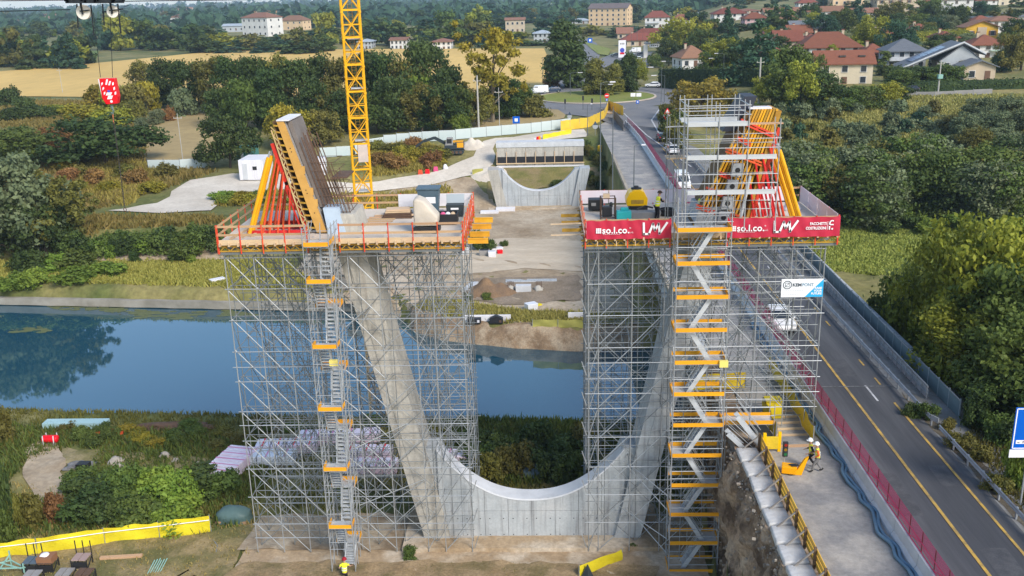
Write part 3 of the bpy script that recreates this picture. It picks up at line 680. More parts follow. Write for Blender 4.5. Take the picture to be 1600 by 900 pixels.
for k in range(12):
    z = 0.05+2*k if k < 11 else 22.0
    left = k % 2 == 0
    if k == 11: landing(ST2, x0, x1, y0, y1, z, 'flr')
    else:
        if left: landing(ST2, x0, x0+0.95, y0, y1, z, 'lr'[0:1])
        else: landing(ST2, x1-0.95, x1, y0, y1, z, 'r')
        for b in ('f', 'b'): box_obj('toeboard', ((x0+x1)/2, (y0 if b == 'f' else y1)+(-0.03 if b == 'f' else 0.03), z+0.12), (x1-x0-0.06, 0.04, 0.24), M_orange, ST2)
        a, b = ((x0+0.9, 53.35, z), (x1-0.9, 53.35, z+2)) if left else ((x1-0.9, 53.35, z), (x0+0.9, 53.35, z+2))
        flight(ST2, a, b, 0.7, 'x')
    for y in (y0, y1):
        for h in (0.55, 1.05): tube_obj('ledger', (x0-0.08, y, z+h), (x1+0.08, y, z+h), M_steel, ST2, 0.025)
    for x in (x0, x1):
        for h in (0.55, 1.05): tube_obj('guardrail', (x, y0-0.05, z+h), (x, y1+0.05, z+h), M_steel, ST2, 0.025)
for k in range(11):
    for x in (x0, x1): tube_obj('brace', (x, y0 if k % 2 else y1, 0.05+2*k), (x, y1 if k % 2 else y0, 2.05+2*k), M_steel, ST2, 0.022)
box_obj('junction_box', (10.15, 52.5, 14.1), (0.5, 0.2, 0.4), mat('pale_yellow_plastic', (0.75, 0.62, 0.16), 0.5), ST2)
# walkway from the tower to the closed lane
WK = empty('access_walkway', (12.0, 53.4, 10.0), 'short walkway with orange toeboards from the stair tower towards the road', 'walkway')
landing(WK, 10.4, 13.4, 52.9, 54.0, 10.05, 'fb')
for x in (10.5, 11.9, 13.35):
    for y in (52.85, 54.05): tube_obj('standard', (x, y, 9.0 if x > 11 else 6.0), (x, y, 11.3), M_steel, WK, 0.028)
for y in (52.85, 54.05):
    for h in (0.55, 1.1): tube_obj('guardrail', (10.4, y, 10.05+h), (13.4, y, 10.05+h), M_steel, WK, 0.024)
flight(WK, (12.4, 52.4, 9.05), (11.0, 52.4, 10.9), 0.6, 'x')
flight(WK, (10.45, 52.2, 9.9), (12.2, 52.2, 8.2), 0.6, 'x')
# upper scaffold round the right formwork
US = empty('upper_scaffold', (8.0, 52.7, 22.0), 'open grey scaffold with platforms round the yellow right formwork', 'scaffolding')
fr = [(7.7, 29.3), (9.4, 29.1), (11.0, 29.2), (12.7, 28.2)]
for x, zt in fr:
    tube_obj('standard', (x, 52.7, 22.0), (x, 52.7, zt), M_steel, US, 0.034)
    tube_obj('standard', (x+0.05, 54.2, 22.0), (x+0.05, 54.2, zt-0.1), M_steel, US, 0.03)
for x in (7.65, 7.9, 9.2, 9.45, 10.75, 11.0): tube_obj('standard', (x, 55.6, 22.0), (x, 55.6, 29.25), M_steel, US, 0.028)
for x, zt in ((7.0, 28.1), (7.45, 27.8), (8.05, 27.8)):
    for y in (54.8, 56.0): tube_obj('standard', (x, y, 21.5), (x, y, zt), M_steel2, US, 0.026)
def plat(x0, x1, y0, y1, z, tb=True, m=None):
    n = max(1, int((y1-y0)/0.5))
    for k in range(n): box_obj('platform', ((x0+x1)/2, y0+(k+0.5)*(y1-y0)/n, z), (x1-x0, (y1-y0)/n-0.02, 0.07), m or M_plat, US)
    if tb: box_obj('toeboard', ((x0+x1)/2, y0-0.05, z+0.04), (x1-x0, 0.04, 0.26), M_plat, US)
plat(7.7, 12.6, 52.8, 53.6, 26.1); plat(7.8, 12.6, 52.8, 53.5, 24.15); plat(7.7, 11.05, 52.8, 54.0, 27.92)
plat(7.65, 10.8, 55.0, 55.9, 27.9); plat(11.0, 12.9, 52.9, 53.3, 27.9, False, M_wood); plat(6.9, 8.1, 54.9, 56.0, 25.75, False, M_wood2)
for x0_, x1_, y_, zs in ((7.6, 11.1, 52.68, (28.45, 28.95)), (7.6, 12.8, 52.68, (26.65, 27.15)), (7.6, 12.7, 52.68, (24.7, 25.2)), (7.6, 11.1, 55.6, (28.5, 29.0, 26.6, 25.4)), (7.6, 11.1, 54.2, (28.5,)),
                       (7.6, 12.8, 54.2, (26.7, 27.2, 25.0)), (6.9, 8.1, 54.8, (26.3, 26.9, 27.6)), (6.9, 8.1, 56.0, (26.4, 27.4, 24.5)), (7.6, 12.8, 54.2, (22.9, 23.4))):
    for z in zs: tube_obj('ledger', (x0_, y_, z), (x1_, y_, z), M_steel, US, 0.024)
for x in (7.7, 11.0, 12.7):
    for z in (24.6, 26.65, 27.15, 28.45, 28.95):
        if z < dict(fr)[x]: tube_obj('guardrail', (x, 52.6, z), (x, 55.6 if x < 12 else 54.2, z), M_steel, US, 0.024)
for z in (22.2, 24.2): tube_obj('brace', (7.7, 54.2, z), (9.4, 54.2, z+2), M_steel, US, 0.022)
tube_obj('brace', (12.7, 52.7, 26.2), (12.7, 54.2, 27.8), M_steel, US, 0.022)
tube_obj('brace', (7.0, 54.8, 24.0), (8.0, 54.8, 27.0), M_steel2, US, 0.022)
# ---------------------------------------------------------------- decks
def deck(x0, x1, label, side):
    D = empty('formwork_deck', ((x0+x1)/2, 54.4, 21.0), label, 'work deck'); y0, y1 = 54.4, 62.9; zt = 21.40
    nx = 6; ny = 4; w = (x1-x0)/nx; d = (y1-y0)/ny
    def hole(cx_): return False
    for i in range(nx):
        for j in range(ny): box_obj('floor_panel', (x0+(i+0.5)*w, y0+(j+0.5)*d, zt-0.03+0.004*((i*3+j*5) % 3)), (w-0.015, d-0.015, 0.06), M_ply, D)
    # secondary girders front to back
    n = int((x1-x0)/0.55)
    for i in range(n+1):
        x = x0+0.1+(x1-x0-0.2)*i/n; box_obj('cross_girder', (x, (y0+y1)/2-0.12, zt-0.16), (0.1, y1-y0+0.25, 0.18), M_ygird if i % 1 else M_wood2, D)
    # lattice main girders
    for y in (y0+0.1, y0+1.4, y0+3.2, y0+4.9, y0+6.6, y1-0.3):
        m = MB(); zb = zt-0.60; m.bar((x0-0.15, y, zb), (x1+0.15, y, zb), 0.09, 0.08); m.bar((x0-0.15, y, zb+0.30), (x1+0.15, y, zb+0.30), 0.09, 0.07)
        k = int((x1-x0)/0.3)
        for i in range(k):
            xa = x0+(x1-x0)*i/k; xb = x0+(x1-x0)*(i+1)/k; m.bar((xa, y, zb+(0.28 if i % 2 else 0.02)), (xb, y, zb+(0.02 if i % 2 else 0.28)), 0.06, 0.05)
        m.build('lattice_girder', M_ygird, D)
        box_obj('support_beam', ((x0+x1)/2, y, zt-0.74), (x1-x0, 0.12, 0.12), M_steel2, D)
    # edge boards
    k = 4; w = (x1-x0)/k
    for i in range(k): box_obj('edge_board', (x0+(i+0.5)*w, y0-0.05-0.012*(i % 2), zt-0.04), (w-0.02, 0.04, 0.32), M_wood2, D)
    # posts and rails
    def rail(xa, ya, xb, yb, n, mpost, zr=(0.42, 0.92)):
        a, b = Vector((xa, ya, zt)), Vector((xb, yb, zt)); L = (b-a).length; ang = math.atan2(yb-ya, xb-xa)
        for i in range(n+1):
            c = a+(b-a)*(i/n); m = MB(); m.box((c.x, c.y, zt+0.16), (0.06, 0.06, 1.75)); m.build('guard_post', mpost, D)
        for z in zr:
            nn = max(1, int(L/3.7))
            for q in range(nn):
                c = a+(b-a)*((q+0.5)/nn); off = Vector((math.sin(ang), -math.cos(ang), 0))*-0.05
                box_obj('guard_plank', c+off+Vector((0, 0, z+0.008*(q % 2))), (L/nn+0.1, 0.035, 0.13), M_wood, D, ang)
    return D, rail, y0, y1, zt
D1, rail, dy0, dy1, zt = deck(-19.4, -4.95, 'left timber work deck with red guard posts and raw plank rails', -1)
rail(-19.4, dy0-0.1, -14.1, dy0-0.1, 4, M_redor); rail(-12.2, dy0-0.1, -4.95, dy0-0.1, 5, M_redor)
rail(-4.9, dy0-0.1, -4.9, dy1, 7, M_redor, (0.35, 0.6, 0.92)); rail(-4.95, dy1, -19.4, dy1, 9, M_redor); rail(-19.45, dy1, -19.45, dy0-0.1, 6, M_redor)
for k in range(2): box_obj('back_panel', (-8.7+2.55*k, dy1-0.08, zt+0.55), (2.45, 0.03, 0.85), M_white, D1)
for y in (55.0, 56.6, 58.6, 60.4): 
    m = MB(); m.bar((-4.7, y, 20.95), (-3.5, y, 20.95), 0.09, 0.07); m.bar((-4.7, y, 21.22), (-3.5, y, 21.22), 0.09, 0.07)
    m.box((-4.1, y, 21.09), (1.2, 0.035, 0.2))
    m.build('outrigger_girder', M_yel, D1)
for k in range(4): box_obj('timber_skid', (-18.6+0.55*k, 57.0+0.3*k, zt+0.06), (0.14, 4.2, 0.1), M_wood2, D1, -0.12)
D2, rail, dy0, dy1, zt = deck(2.15, 16.75, 'right timber work deck fenced with pink and white sheeting', 1)
rail(2.2, dy0-0.1, 7.1, dy0-0.1, 4, M_redor); rail(10.4, dy0-0.1, 16.7, dy0-0.1, 5, M_redor); rail(2.2, dy0, 2.2, dy1, 5, M_redor); rail(2.2, dy1, 16.7, dy1, 9, M_red); rail(16.75, dy0, 16.75, dy1, 4, M_red)
M_pink = mat('pinkish_white_sheet', (0.66, 0.52, 0.56), 0.7, (0.72, 0.66, 0.69), 0.5, 0.15, 2.0)
for i in range(4): box_obj('sheeting', (3.15+1.9*i, dy1-0.08, zt+0.56), (1.85, 0.025, 0.86), M_pink, D2)
for i in range(2): box_obj('sheeting', (11.5+2.9*i, dy1-0.08, zt+0.58), (2.85, 0.025, 0.95), M_pink, D2)
for i in range(4): box_obj('sheeting', (16.66, dy0+1.05+2.1*i, zt+0.56), (0.025, 2.06, 1.05), M_pink, D2)
for y in (57.2, 59.2, 61.2):
    m = MB(); m.bar((0.9, y, 21.1), (2.1, y, 21.1), 0.1, 0.2); m.build('outrigger_girder', M_ygird, D2)
for y in (55.2, 58.0): m = MB(); m.bar((0.2, y, 21.3), (2.6, y, 21.34), 0.22, 0.05); m.build('loose_plank', M_wood2, D2)
for k in range(9):  box_obj('drip_bracket', (2.9+0.55*k, dy0-0.16, zt-0.42), (0.05, 0.05, 0.3), M_wood2, D2)
# banners
M_banner = mat('crimson_banner', (0.50, 0.022, 0.055), 0.55, (0.43, 0.018, 0.045), 1.2, 0.25, 1.4)
M_print = mat('white_print', (0.80, 0.78, 0.79), 0.6)
def banner(x0, x1, z0, z1, y, label, marks):
    B = empty('banner', (x0, y, z0), label, 'banner', 'red banners along the right deck')
    n = 60; V = []; F = []
    for i in range(n+1):
        x = x0+(x1-x0)*i/n
        for j in range(7):
            z = z0+(z1-z0)*j/6+0.02*math.sin(i*0.55+(0 if j > 3 else 1.2))*(1 if j in (0, 6) else 0)
            V.append((x, y+0.018*math.sin(i*0.8+j*0.7)+0.014*math.sin(i*0.37-j*1.1), z))
    for i in range(n):
        for j in range(6): F.append((i*7+j, (i+1)*7+j, (i+1)*7+j+1, i*7+j+1))
    m = MB(); m.add(V, F); c = m.build('cloth', M_banner, B, smooth=True)
    marks(B, y-0.05); return B
def logo_solco(B, x, y, z, s):
    g = MB()
    for i in range(3):
        for j in range(3): g.box((x+0.16*s*(i+0.5), y, z+0.16*s*(j+0.5)), (0.135*s, 0.006, 0.135*s))
    g.build('grid_emblem', M_print, B)
    fit(text_obj('lettering', 'so.l.co.', (x+0.36, y, z), 0.6, M_print, B, bold=0.013, space=1.05), 1.55, 0.40)
    text_obj('lettering', '\u00ae', (x+1.93, y, z+0.26), 0.12, M_print, B)
    text_obj('lettering', 's.r.l.', (x+1.93, y, z), 0.14, M_print, B)
    g = MB()
    for k in range(9): g.box((x+(0.68+0.17*k)*s, y, z-0.09*s), (0.13*s, 0.006, 0.02*s))
    g.build('small_print', M_print, B)
def fit(o, w, h):
    me = o.data; xs2 = [v.co.x for v in me.vertices]; ys2 = [v.co.y for v in me.vertices]; o.scale = (w/(max(xs2)-min(xs2)), h/(max(ys2)-min(ys2)), 1); return o
def logo_lmv(B, x, y, z, s):
    g = MB(); w = 0.115*s
    L = [(0, 0.62), (0.02, 0.0), (0.30, 0.0), (0.52, 0.58), (0.64, 0.22), (0.84, 0.58), (0.90, 0.02), (1.30, 0.62)]
    pts = [Vector((x+a*s, y, z+b*s)) for a, b in L]
    for a, b in zip(pts, pts[1:]):
        d = (b-a).normalized(); g.bar(a-d*w*0.4, b+d*w*0.4, 0.006, w, up=(0, -1, 0)) if False else g.add(*slab(a-d*w*0.42, b+d*w*0.42, w, 0.006))
    g.build('line_emblem', M_print, B)
def slab(a, b, w, t):
    d = (b-a).normalized(); n = Vector((-d.z, 0, d.x))*(w/2); y = Vector((0, t/2, 0)); vs_ = []
    for e in (a, b): vs_ += [e-n-y, e+n-y, e+n+y, e-n+y]
    return vs_, [(3, 2, 1, 0), (4, 5, 6, 7), (0, 1, 5, 4), (1, 2, 6, 5), (2, 3, 7, 6), (3, 0, 4, 7)]
def marks1(B, y):
    logo_solco(B, 2.8, y, 21.62, 0.66); logo_lmv(B, 5.55, y, 21.55, 1.02)
def marks2(B, y):
    logo_solco(B, 10.52, y, 21.62, 0.66); logo_lmv(B, 13.02, y, 21.55, 1.0)
    fit(text_obj('lettering', 'FACCHETTI', (15.02, y, 21.92), 0.2, M_print, B, bold=0.006), 0.93, 0.17); fit(text_obj('lettering', 'COSTRUZIONI', (14.80, y, 21.66), 0.2, M_print, B, bold=0.006), 1.15, 0.17)
    g = MB(); g.box((16.03, y, 21.88), (0.02, 0.006, 0.48)); g.build('divider', M_print, B)
    g = MB(); s = [(16.36, 22.14), (16.26, 22.17), (16.17, 22.11), (16.14, 22.0), (16.14, 21.93)]
    for a, b in zip(s, s[1:]): g.add(*slab(Vector((a[0], y, a[1])), Vector((b[0], y, b[1])), 0.07, 0.006))
    g.box((16.26, y, 21.93), (0.2, 0.0065, 0.065)); g.box((16.14, y, 21.74), (0.075, 0.006, 0.2)); g.box((16.30, y, 21.68), (0.09, 0.006, 0.09)); g.build('letter_emblem', M_print, B)
banner(2.25, 7.15, 21.26, 22.36, 54.14, 'shorter red banner with two white logos, left of the zigzag stair tower', marks1)
banner(10.35, 16.75, 21.22, 22.38, 54.14, 'longer red banner with three white logos, right of the zigzag stair tower', marks2)
# scaffold sheet with company print
KB = empty('printed_sheet', (13.75, 54.6, 17.4), 'white sheet with octagon logo and blue corner hung on the right scaffolding', 'banner')
m = MB(); m.box((14.98, 54.66, 17.98), (2.45, 0.02, 1.12)); m.build('sheet', mat('white_pvc', (0.78, 0.79, 0.80), 0.5, (0.70, 0.72, 0.73), 1.0), KB)
M_blue = mat('cyan_print', (0.02, 0.36, 0.66), 0.5); M_ink = mat('dark_print', (0.06, 0.08, 0.10), 0.6)
m = MB(); m.prism([(15.15, 17.43), (16.2, 17.43), (16.2, 18.52)], 54.638, 54.648, 'xz'); m.build('blue_corner', M_blue, KB)
m = MB(); c = (14.10, 18.18)
oc = [(c[0]+0.25*math.cos(R(22.5+45*k)), c[1]+0.25*math.sin(R(22.5+45*k))) for k in range(8)]
for k in range(8): m.add(*slab(Vector((oc[k][0], 54.64, oc[k][1])), Vector((oc[(k+1) % 8][0], 54.64, oc[(k+1) % 8][1])), 0.045, 0.008))
for a, b in (((13.99, 18.07), (13.99, 18.3)), ((14.21, 18.07), (14.21, 18.3)), ((13.99, 18.3), (14.21, 18.3)), ((13.99, 18.07), (14.21, 18.07)), ((13.99, 18.07), (14.21, 18.3))):
    m.add(*slab(Vector((a[0], 54.64, a[1])), Vector((b[0], 54.64, b[1])), 0.025, 0.008))
m.build('octagon_emblem', M_ink, KB)
fit(text_obj('lettering', 'KEM', (14.40, 54.645, 18.09), 0.24, M_ink, KB, bold=0.010), 0.52, 0.2); fit(text_obj('lettering', 'PONT', (14.96, 54.645, 18.09), 0.24, mat('blue_grey_print', (0.16, 0.27, 0.36), 0.6), KB, bold=0.006), 0.66, 0.2)
m = MB()
for q, (n_, z_) in enumerate(((9, 17.83), (6, 17.74), (7, 17.6))):
    for k in range(n_): m.box((13.92+0.135*k, 54.645, z_), (0.105, 0.006, 0.022))
m.build('small_print', mat('grey_print', (0.4, 0.42, 0.45), 0.6), KB)
for k, t in enumerate(('RAISE', 'YOUR', 'FUTURE')): text_obj('lettering', t, (16.12, 54.63, 17.92-0.17*k), 0.17, M_print, KB, bold=0.006, align='RIGHT')
# ---------------------------------------------------------------- formwork on the decks
F1 = empty('arm_formwork', (-14.2, 57.0, 21.4), 'leaning yellow edged formwork with red and yellow props on the left deck', 'formwork')
def fl(z, x22, x28): return x22+(x28-x22)*(z-22.0)/6.15
Z0, Z1 = 21.5, 28.2
def lean(mb, a22, a28, b22, b28, y0, y1, z0=Z0, z1=Z1):
    mb.prism([(fl(z0, a22, a28), z0), (fl(z0, b22, b28), z0), (fl(z1, b22, b28), z1), (fl(z1, a22, a28), z1)], y0, y1, 'xz')
m = MB(); lean(m, -14.05, -15.72, -13.46, -15.30, 56.0, 56.12)
for z in (23.3, 24.0, 25.3): m.box((fl(z, -13.46, -15.30)+0.02, 56.06, z), (0.22, 0.118, 0.45))
b = m.build('edge_board', mat('tan_yellow_board', (0.60, 0.335, 0.085), 0.65, (0.46, 0.25, 0.06), 0.9, 0.1, 5), F1)
for z in (22.7, 23.9, 24.1, 26.4, 26.6): MB().lathe((fl(z, -13.75, -15.5), 55.99, z), [(0.035, 0), (0.035, 0.02)], 8, 'y').build('tie_hole', M_black, b)
m = MB(); lean(m, -14.03, -15.70, -13.40, -15.24, 56.13, 58.9); m.build('shutter_box', M_grey, F1)
m = MB(); lean(m, -13.36, -15.20, -13.22, -14.90, 56.3, 58.9, 23.0, 28.15); m.build('facing_panel', mat('grey_brown_panel', (0.13, 0.105, 0.088), 0.7, (0.19, 0.165, 0.15), 0.8, 0.1, 5), F1)
m = MB(); m.box((-15.35, 57.4, 28.25), (0.75, 2.9, 0.08)); m.build('top_cap', M_white, F1)
for k in range(17):
    z = 21.8+0.385*k; xa, xb = fl(z, -14.44, -15.98), fl(z, -14.06, -15.73)
    m = MB(); m.bar((xa, 56.05, z), (xb, 56.05, z-0.03), 0.12, 0.09); m.bar((xa, 58.6, z), (xb, 58.6, z), 0.12, 0.09); m.build('rib', M_ygird, F1)
m = MB(); lean(m, -14.42, -15.96, -14.40, -15.94, 56.0, 58.8); m.build('back_sheet', mat('dark_plywood', (0.13, 0.075, 0.03), 0.8), F1)
for y in (56.05, 57.4, 58.7):      # lattice girders on the outside
    m = MB(); m.bar((fl(Z0, -14.44, -15.98), y, Z0), (fl(Z1-0.5, -14.44, -15.98), y, Z1-0.5), 0.08, 0.07); m.bar((fl(Z0, -14.72, -16.2), y, Z0), (fl(Z1-0.5, -14.72, -16.2), y, Z1-0.5), 0.08, 0.07)
    for k in range(22):
        z = Z0+0.29*k; zb = z+0.29; p, q = (fl(z, -14.46, -16.0), fl(zb, -14.7, -16.18)) if k % 2 else (fl(z, -14.7, -16.18), fl(zb, -14.46, -16.0)); m.bar((p, y, z), (q, y, zb), 0.05, 0.05)
    m.build('lattice_girder', mat('cream_girder_timber', (0.56, 0.42, 0.22), 0.7, (0.45, 0.31, 0.13), 2.0), F1)
for y in (56.2, 57.5, 58.8):       # red steel spine and its foot beam
    m = MB(); m.bar((-14.5, y, 21.55), (-15.55, y, 24.6), 0.14, 0.22); m.bar((-15.5, y, 24.4), (-16.15, y, 26.9), 0.14, 0.22); m.build('steel_spine', M_red, F1)
    m = MB(); m.bar((-18.2, y, 21.53), (-14.5, y, 21.53), 0.16, 0.2); m.build('foot_beam', M_red, F1)
    m = MB(); m.tube((-14.9, y, 21.6), (-15.6, y, 24.2), 0.06, 6); m.build('short_prop', M_red, F1)
for i, (xb, xt, zt) in enumerate(((-17.2, -15.95, 26.0), (-16.8, -15.85, 25.6), (-16.3, -15.6, 25.2), (-15.6, -15.3, 24.2))):
    for y in (56.0, 57.2, 58.6):
        m = MB(); m.tube((xb, y, 21.6), (xt, y, zt), 0.055, 7); m.tube((xb, y, 21.5), (xb+(xt-xb)*0.2, y, 21.6+(zt-21.6)*0.2), 0.07, 7); m.build('red_prop', M_redor, F1)
for y in (55.7, 56.4, 57.9, 58.5):
    m = MB(); a, b_ = Vector((-17.95+0.1*(y > 57), y, 21.5)), Vector((-16.2, y, 26.5)); m.tube(a, a+(b_-a)*0.93, 0.115, 8); m.tube(a+(b_-a)*0.5, a+(b_-a)*0.9, 0.13, 8); p_ = m.build('yellow_prop', M_yprop, F1)
    m = MB(); m.tube(a+(b_-a)*0.93, b_, 0.06, 6); m.build('spindle', M_steel, p_)
RB = empty('rebar_cage', (-12.6, 57.5, 22.4), 'brown steel bars rising from the left arm beside the leaning formwork', 'rebar')
for i in range(8):
    for y in (56.3, 57.3, 58.5)[:3 if i < 4 else 2]:
        x = -13.1+0.2*i; h = (4.9 if i < 4 else 2.9)+0.3*((i*7+int(y*3)) % 3)
        tube_obj('bar', (x, y, 22.0), (x-0.26*h-0.12*(i < 4)*1.5, y, 22.0+h), M_rust, RB, 0.035 if i < 4 else 0.026, 5)
for k in range(7):
    z = 22.7+0.5*k; m = MB(); x0_ = -13.2-0.25*(z-22.2); 
    for y in (56.2, 58.6): m.tube((x0_, y, z), (x0_+1.5, y, z), 0.018, 5)
    m.tube((x0_+1.5, 56.2, z), (x0_+1.5, 58.6, z), 0.018, 5); m.build('hoop', M_rust, RB)
m = MB(); m.box((-12.35, 57.4, 24.75), (0.9, 2.2, 0.1)); m.build('bar_spacer', M_rust, RB)
m = MB(); m.prism([(-13.2, 21.4), (-12.1, 21.4), (-12.5, 23.0), (-13.4, 23.0)], 55.9, 57.2, 'xz'); kk = m.build('starter_block', mat('pale_blue_concrete', (0.45, 0.54, 0.63), 0.7, (0.38, 0.46, 0.55), 0.8), RB)
for k in range(5): tube_obj('pale_tube', (-12.2+0.15*k, 56.2, 21.45), (-12.9+0.15*k, 56.6, 23.4), M_steel, RB, 0.03)
# right side
F2 = empty('arm_formwork', (11.0, 57.0, 21.4), 'tall leaning formwork of yellow girders with red steel beams on the right deck', 'formwork')
def fr_(z, u): return (8.9+2.55*u)+((11.55+1.75*u)-(8.9+2.55*u))*(z-22.0)/6.2
m = MB(); m.prism([(fr_(21.5, 0.0), 21.5), (fr_(21.5, 1), 21.5), (fr_(28.2, 1), 28.2), (fr_(28.2, 0.0), 28.2)], 56.32, 58.9, 'xz'); m.build('shutter_box', mat('dark_plywood', (0.13, 0.075, 0.03), 0.8), F2)
for k in range(11):
    u = 0.03+0.094*k; zt = 28.3 if k > 1 else 26.6
    w_ = 0.12; m = MB(); m.prism([(fr_(21.5, u)-w_/2, 21.5), (fr_(21.5, u)+w_/2, 21.5), (fr_(zt, u)+w_/2, zt), (fr_(zt, u)-w_/2, zt)], 56.08-0.01*(k % 2), 56.31, 'xz')
    m.build('girder', [M_yel, M_yprop, M_ygird, M_yel, M_ygird][k % 5], F2)
m = MB(); m.prism([(fr_(23, 1)-0.05, 21.6), (fr_(23, 1)+0.1, 21.6), (fr_(28.2, 1)+0.22, 28.2), (fr_(28.2, 1)-0.1, 28.2)], 56.0, 58.9, 'xz'); m.build('edge_board', M_ygird, F2)
m = MB(); m.box((12.35, 56.6, 28.35), (1.3, 0.7, 0.1)); m.build('top_cap', M_white, F2)
m = MB(); m.prism([(10.3, 27.0), (11.5, 27.0), (12.2, 29.0), (11.5, 29.0)], 56.6, 58.6, 'xz'); m.build('back_shutter', mat('dark_blue_sheet', (0.03, 0.035, 0.05), 0.6), F2)
for z, u0, u1 in ((27.4, 0.0, 1.1), (26.55, 0.1, 0.55), (25.75, -0.05, 1.05), (24.55, 0.05, 0.4), (23.6, -0.1, 0.45), (22.6, -0.15, 0.35), (22.1, 0.65, 1.2)):
    p, q = Vector((fr_(z, u0), 55.98, z+0.25*(u1-u0))), Vector((fr_(z-0.5*(u1-u0), u1), 55.98, z-0.55*(u1-u0)))
    m = MB(); m.bar(p+Vector((0, 0, 0.1)), q+Vector((0, 0, 0.1)), 0.14, 0.1); m.bar(p-Vector((0, 0, 0.08)), q-Vector((0, 0, 0.08)), 0.14, 0.1)
    for t in (0.2, 0.5, 0.8): c = p+(q-p)*t; m.box(c, (0.12, 0.1, 0.26))
    m.build('waler', M_redor, F2)
for x, z in ((11.05, 24.9), (10.78, 23.95), (10.55, 22.95), (10.35, 22.1)):
    m = MB(); m.prism([(x-0.36, z-0.36), (x+0.30, z-0.36), (x+0.38, z+0.34), (x-0.22, z+0.38)], 55.55, 55.95, 'xz'); bl = m.build('anchor_block', mat('grey_steel_block', (0.36, 0.37, 0.38), 0.55, (0.28, 0.29, 0.30), 1.5), F2)
    MB().lathe((x+0.02, 55.53, z), [(0.15, 0), (0.15, 0.03)], 12, 'y').build('hole', M_black, bl)
for y in (56.3, 57.5, 58.7):
    m = MB(); m.bar((12.05, y, 21.6), (13.5, y, 27.2), 0.14, 0.2); m.build('steel_spine', M_red, F2)
for i, (xb, xt, zt) in enumerate(((12.3, 11.9, 24.0), (12.85, 12.15, 25.2), (13.5, 12.5, 25.8), (14.1, 12.9, 26.2))):
    for y in (55.9, 57.2, 58.5):
        m = MB(); m.tube((xb, y, 21.5), (xt, y, zt), 0.06, 7); m.tube((xb, y, 21.5), (xb+(xt-xb)*0.25, y, 21.5+(zt-21.5)*0.25), 0.08, 7); m.build('red_prop', M_red, F2)
for y in (55.7, 56.3, 57.6, 58.4):
    m = MB(); a, b_ = Vector((15.05, y, 21.45)), Vector((13.3, y, 26.4)); m.tube(a, a+(b_-a)*0.92, 0.115, 8); m.tube(a+(b_-a)*0.45, a+(b_-a)*0.88, 0.13, 8); p_ = m.build('yellow_prop', M_yprop, F2)
    m = MB(); m.tube(a+(b_-a)*0.92, b_, 0.06, 6); m.build('spindle', M_steel, p_)
m = MB(); m.tube((11.2, 55.3, 21.5), (11.75, 55.3, 24.6), 0.09, 8); m.build('silver_prop', M_plat, F2)
# ---------------------------------------------------------------- things lying on the decks
M_tarp = mat('cream_tarpaulin', (0.58, 0.51, 0.42), 0.7, (0.47, 0.41, 0.33), 0.9, 0.3, 3)
def blob(parent, name, c, d, m, seed=0, seg=14, rough=0.12, flatten=True, top=0.6):
    V = []; F = []; n = seg; rings = 8; rnd = mnoise
    for j in range(rings+1):
        t = j/rings; z = t; r = (1-(t**2.2))**0.5 if j < rings else 0.03; r = max(r, 0.03)
        for i in range(n):
            a = 2*math.pi*i/n; sx = abs(math.cos(a))**0.7*math.copysign(1, math.cos(a)); sy = abs(math.sin(a))**0.7*math.copysign(1, math.sin(a))
            q = 1+rough*2*rnd.noise(Vector((sx*1.7+seed, sy*1.7, z*2.1+seed*3)))
            V.append((c[0]+d[0]/2*sx*r*q, c[1]+d[1]/2*sy*r*q, c[2]+d[2]*z*(1+rough*rnd.noise(Vector((sx+seed, sy, 5))))))
    for j in range(rings):
        for i in range(n): F.append((j*n+i, j*n+(i+1) % n, (j+1)*n+(i+1) % n, (j+1)*n+i))
    F.append(tuple(range(rings*n, rings*n+n)))
    mb = MB(); mb.add(V, F); return mb.build(name, m, parent, smooth=True)
o = empty('covered_machine', (-7.2, 56.3, 21.4), 'machine under a tall cream tarpaulin on the left deck', 'covered machine')
m = MB(); m.prism([(-7.95, 21.85), (-6.55, 21.85), (-6.5, 22.4), (-7.3, 23.35), (-7.75, 23.55), (-7.95, 23.4)], 55.6, 56.9, 'xz'); m.build('tarpaulin', M_tarp, o, bevel=0.14, smooth=True)
m = MB(); m.box((-7.2, 56.2, 21.62), (1.5, 1.1, 0.36)); m.build('chassis', M_black, o, bevel=0.04)
for x in (-7.8, -6.6): MB().lathe((x-0.08, 55.58, 21.62), [(0.2, 0), (0.2, 0.16)], 12, 'y').build('wheel', M_black, o)
o = empty('wheeled_bin', (-7.0, 59.8, 21.4), 'dark blue plastic bin with a white label behind the tarpaulin', 'bin')
m = MB(); m.box((-7.0, 59.8, 22.35), (1.1, 0.9, 1.7), taper=1.25); m.build('body', mat('slate_blue_plastic', (0.06, 0.10, 0.13), 0.5, (0.08, 0.12, 0.15), 2.0), o, bevel=0.04)
m = MB(); m.box((-7.0, 59.8, 23.27), (1.5, 1.25, 0.12)); m.build('rim', mat('slate_blue_plastic', (0.06, 0.10, 0.13)), o, bevel=0.03)
m = MB(); m.box((-6.85, 59.27, 22.55), (0.62, 0.02, 0.4)); m.build('label_plate', M_print, o)
o = empty('tool_crate', (-5.9, 57.6, 21.4), 'black open crate with pink bundles near the right edge of the left deck', 'crate')
m = MB()
for a in ((-5.9, 57.1, 21.8, 1.2, 0.06, 0.6), (-5.9, 58.1, 21.8, 1.2, 0.06, 0.6), (-6.48, 57.6, 21.8, 0.06, 0.94, 0.6), (-5.32, 57.6, 21.8, 0.06, 0.94, 0.6), (-5.9, 57.6, 21.53, 1.08, 0.94, 0.06)): m.box(a[:3], a[3:])
m.build('crate_side', M_black, o)
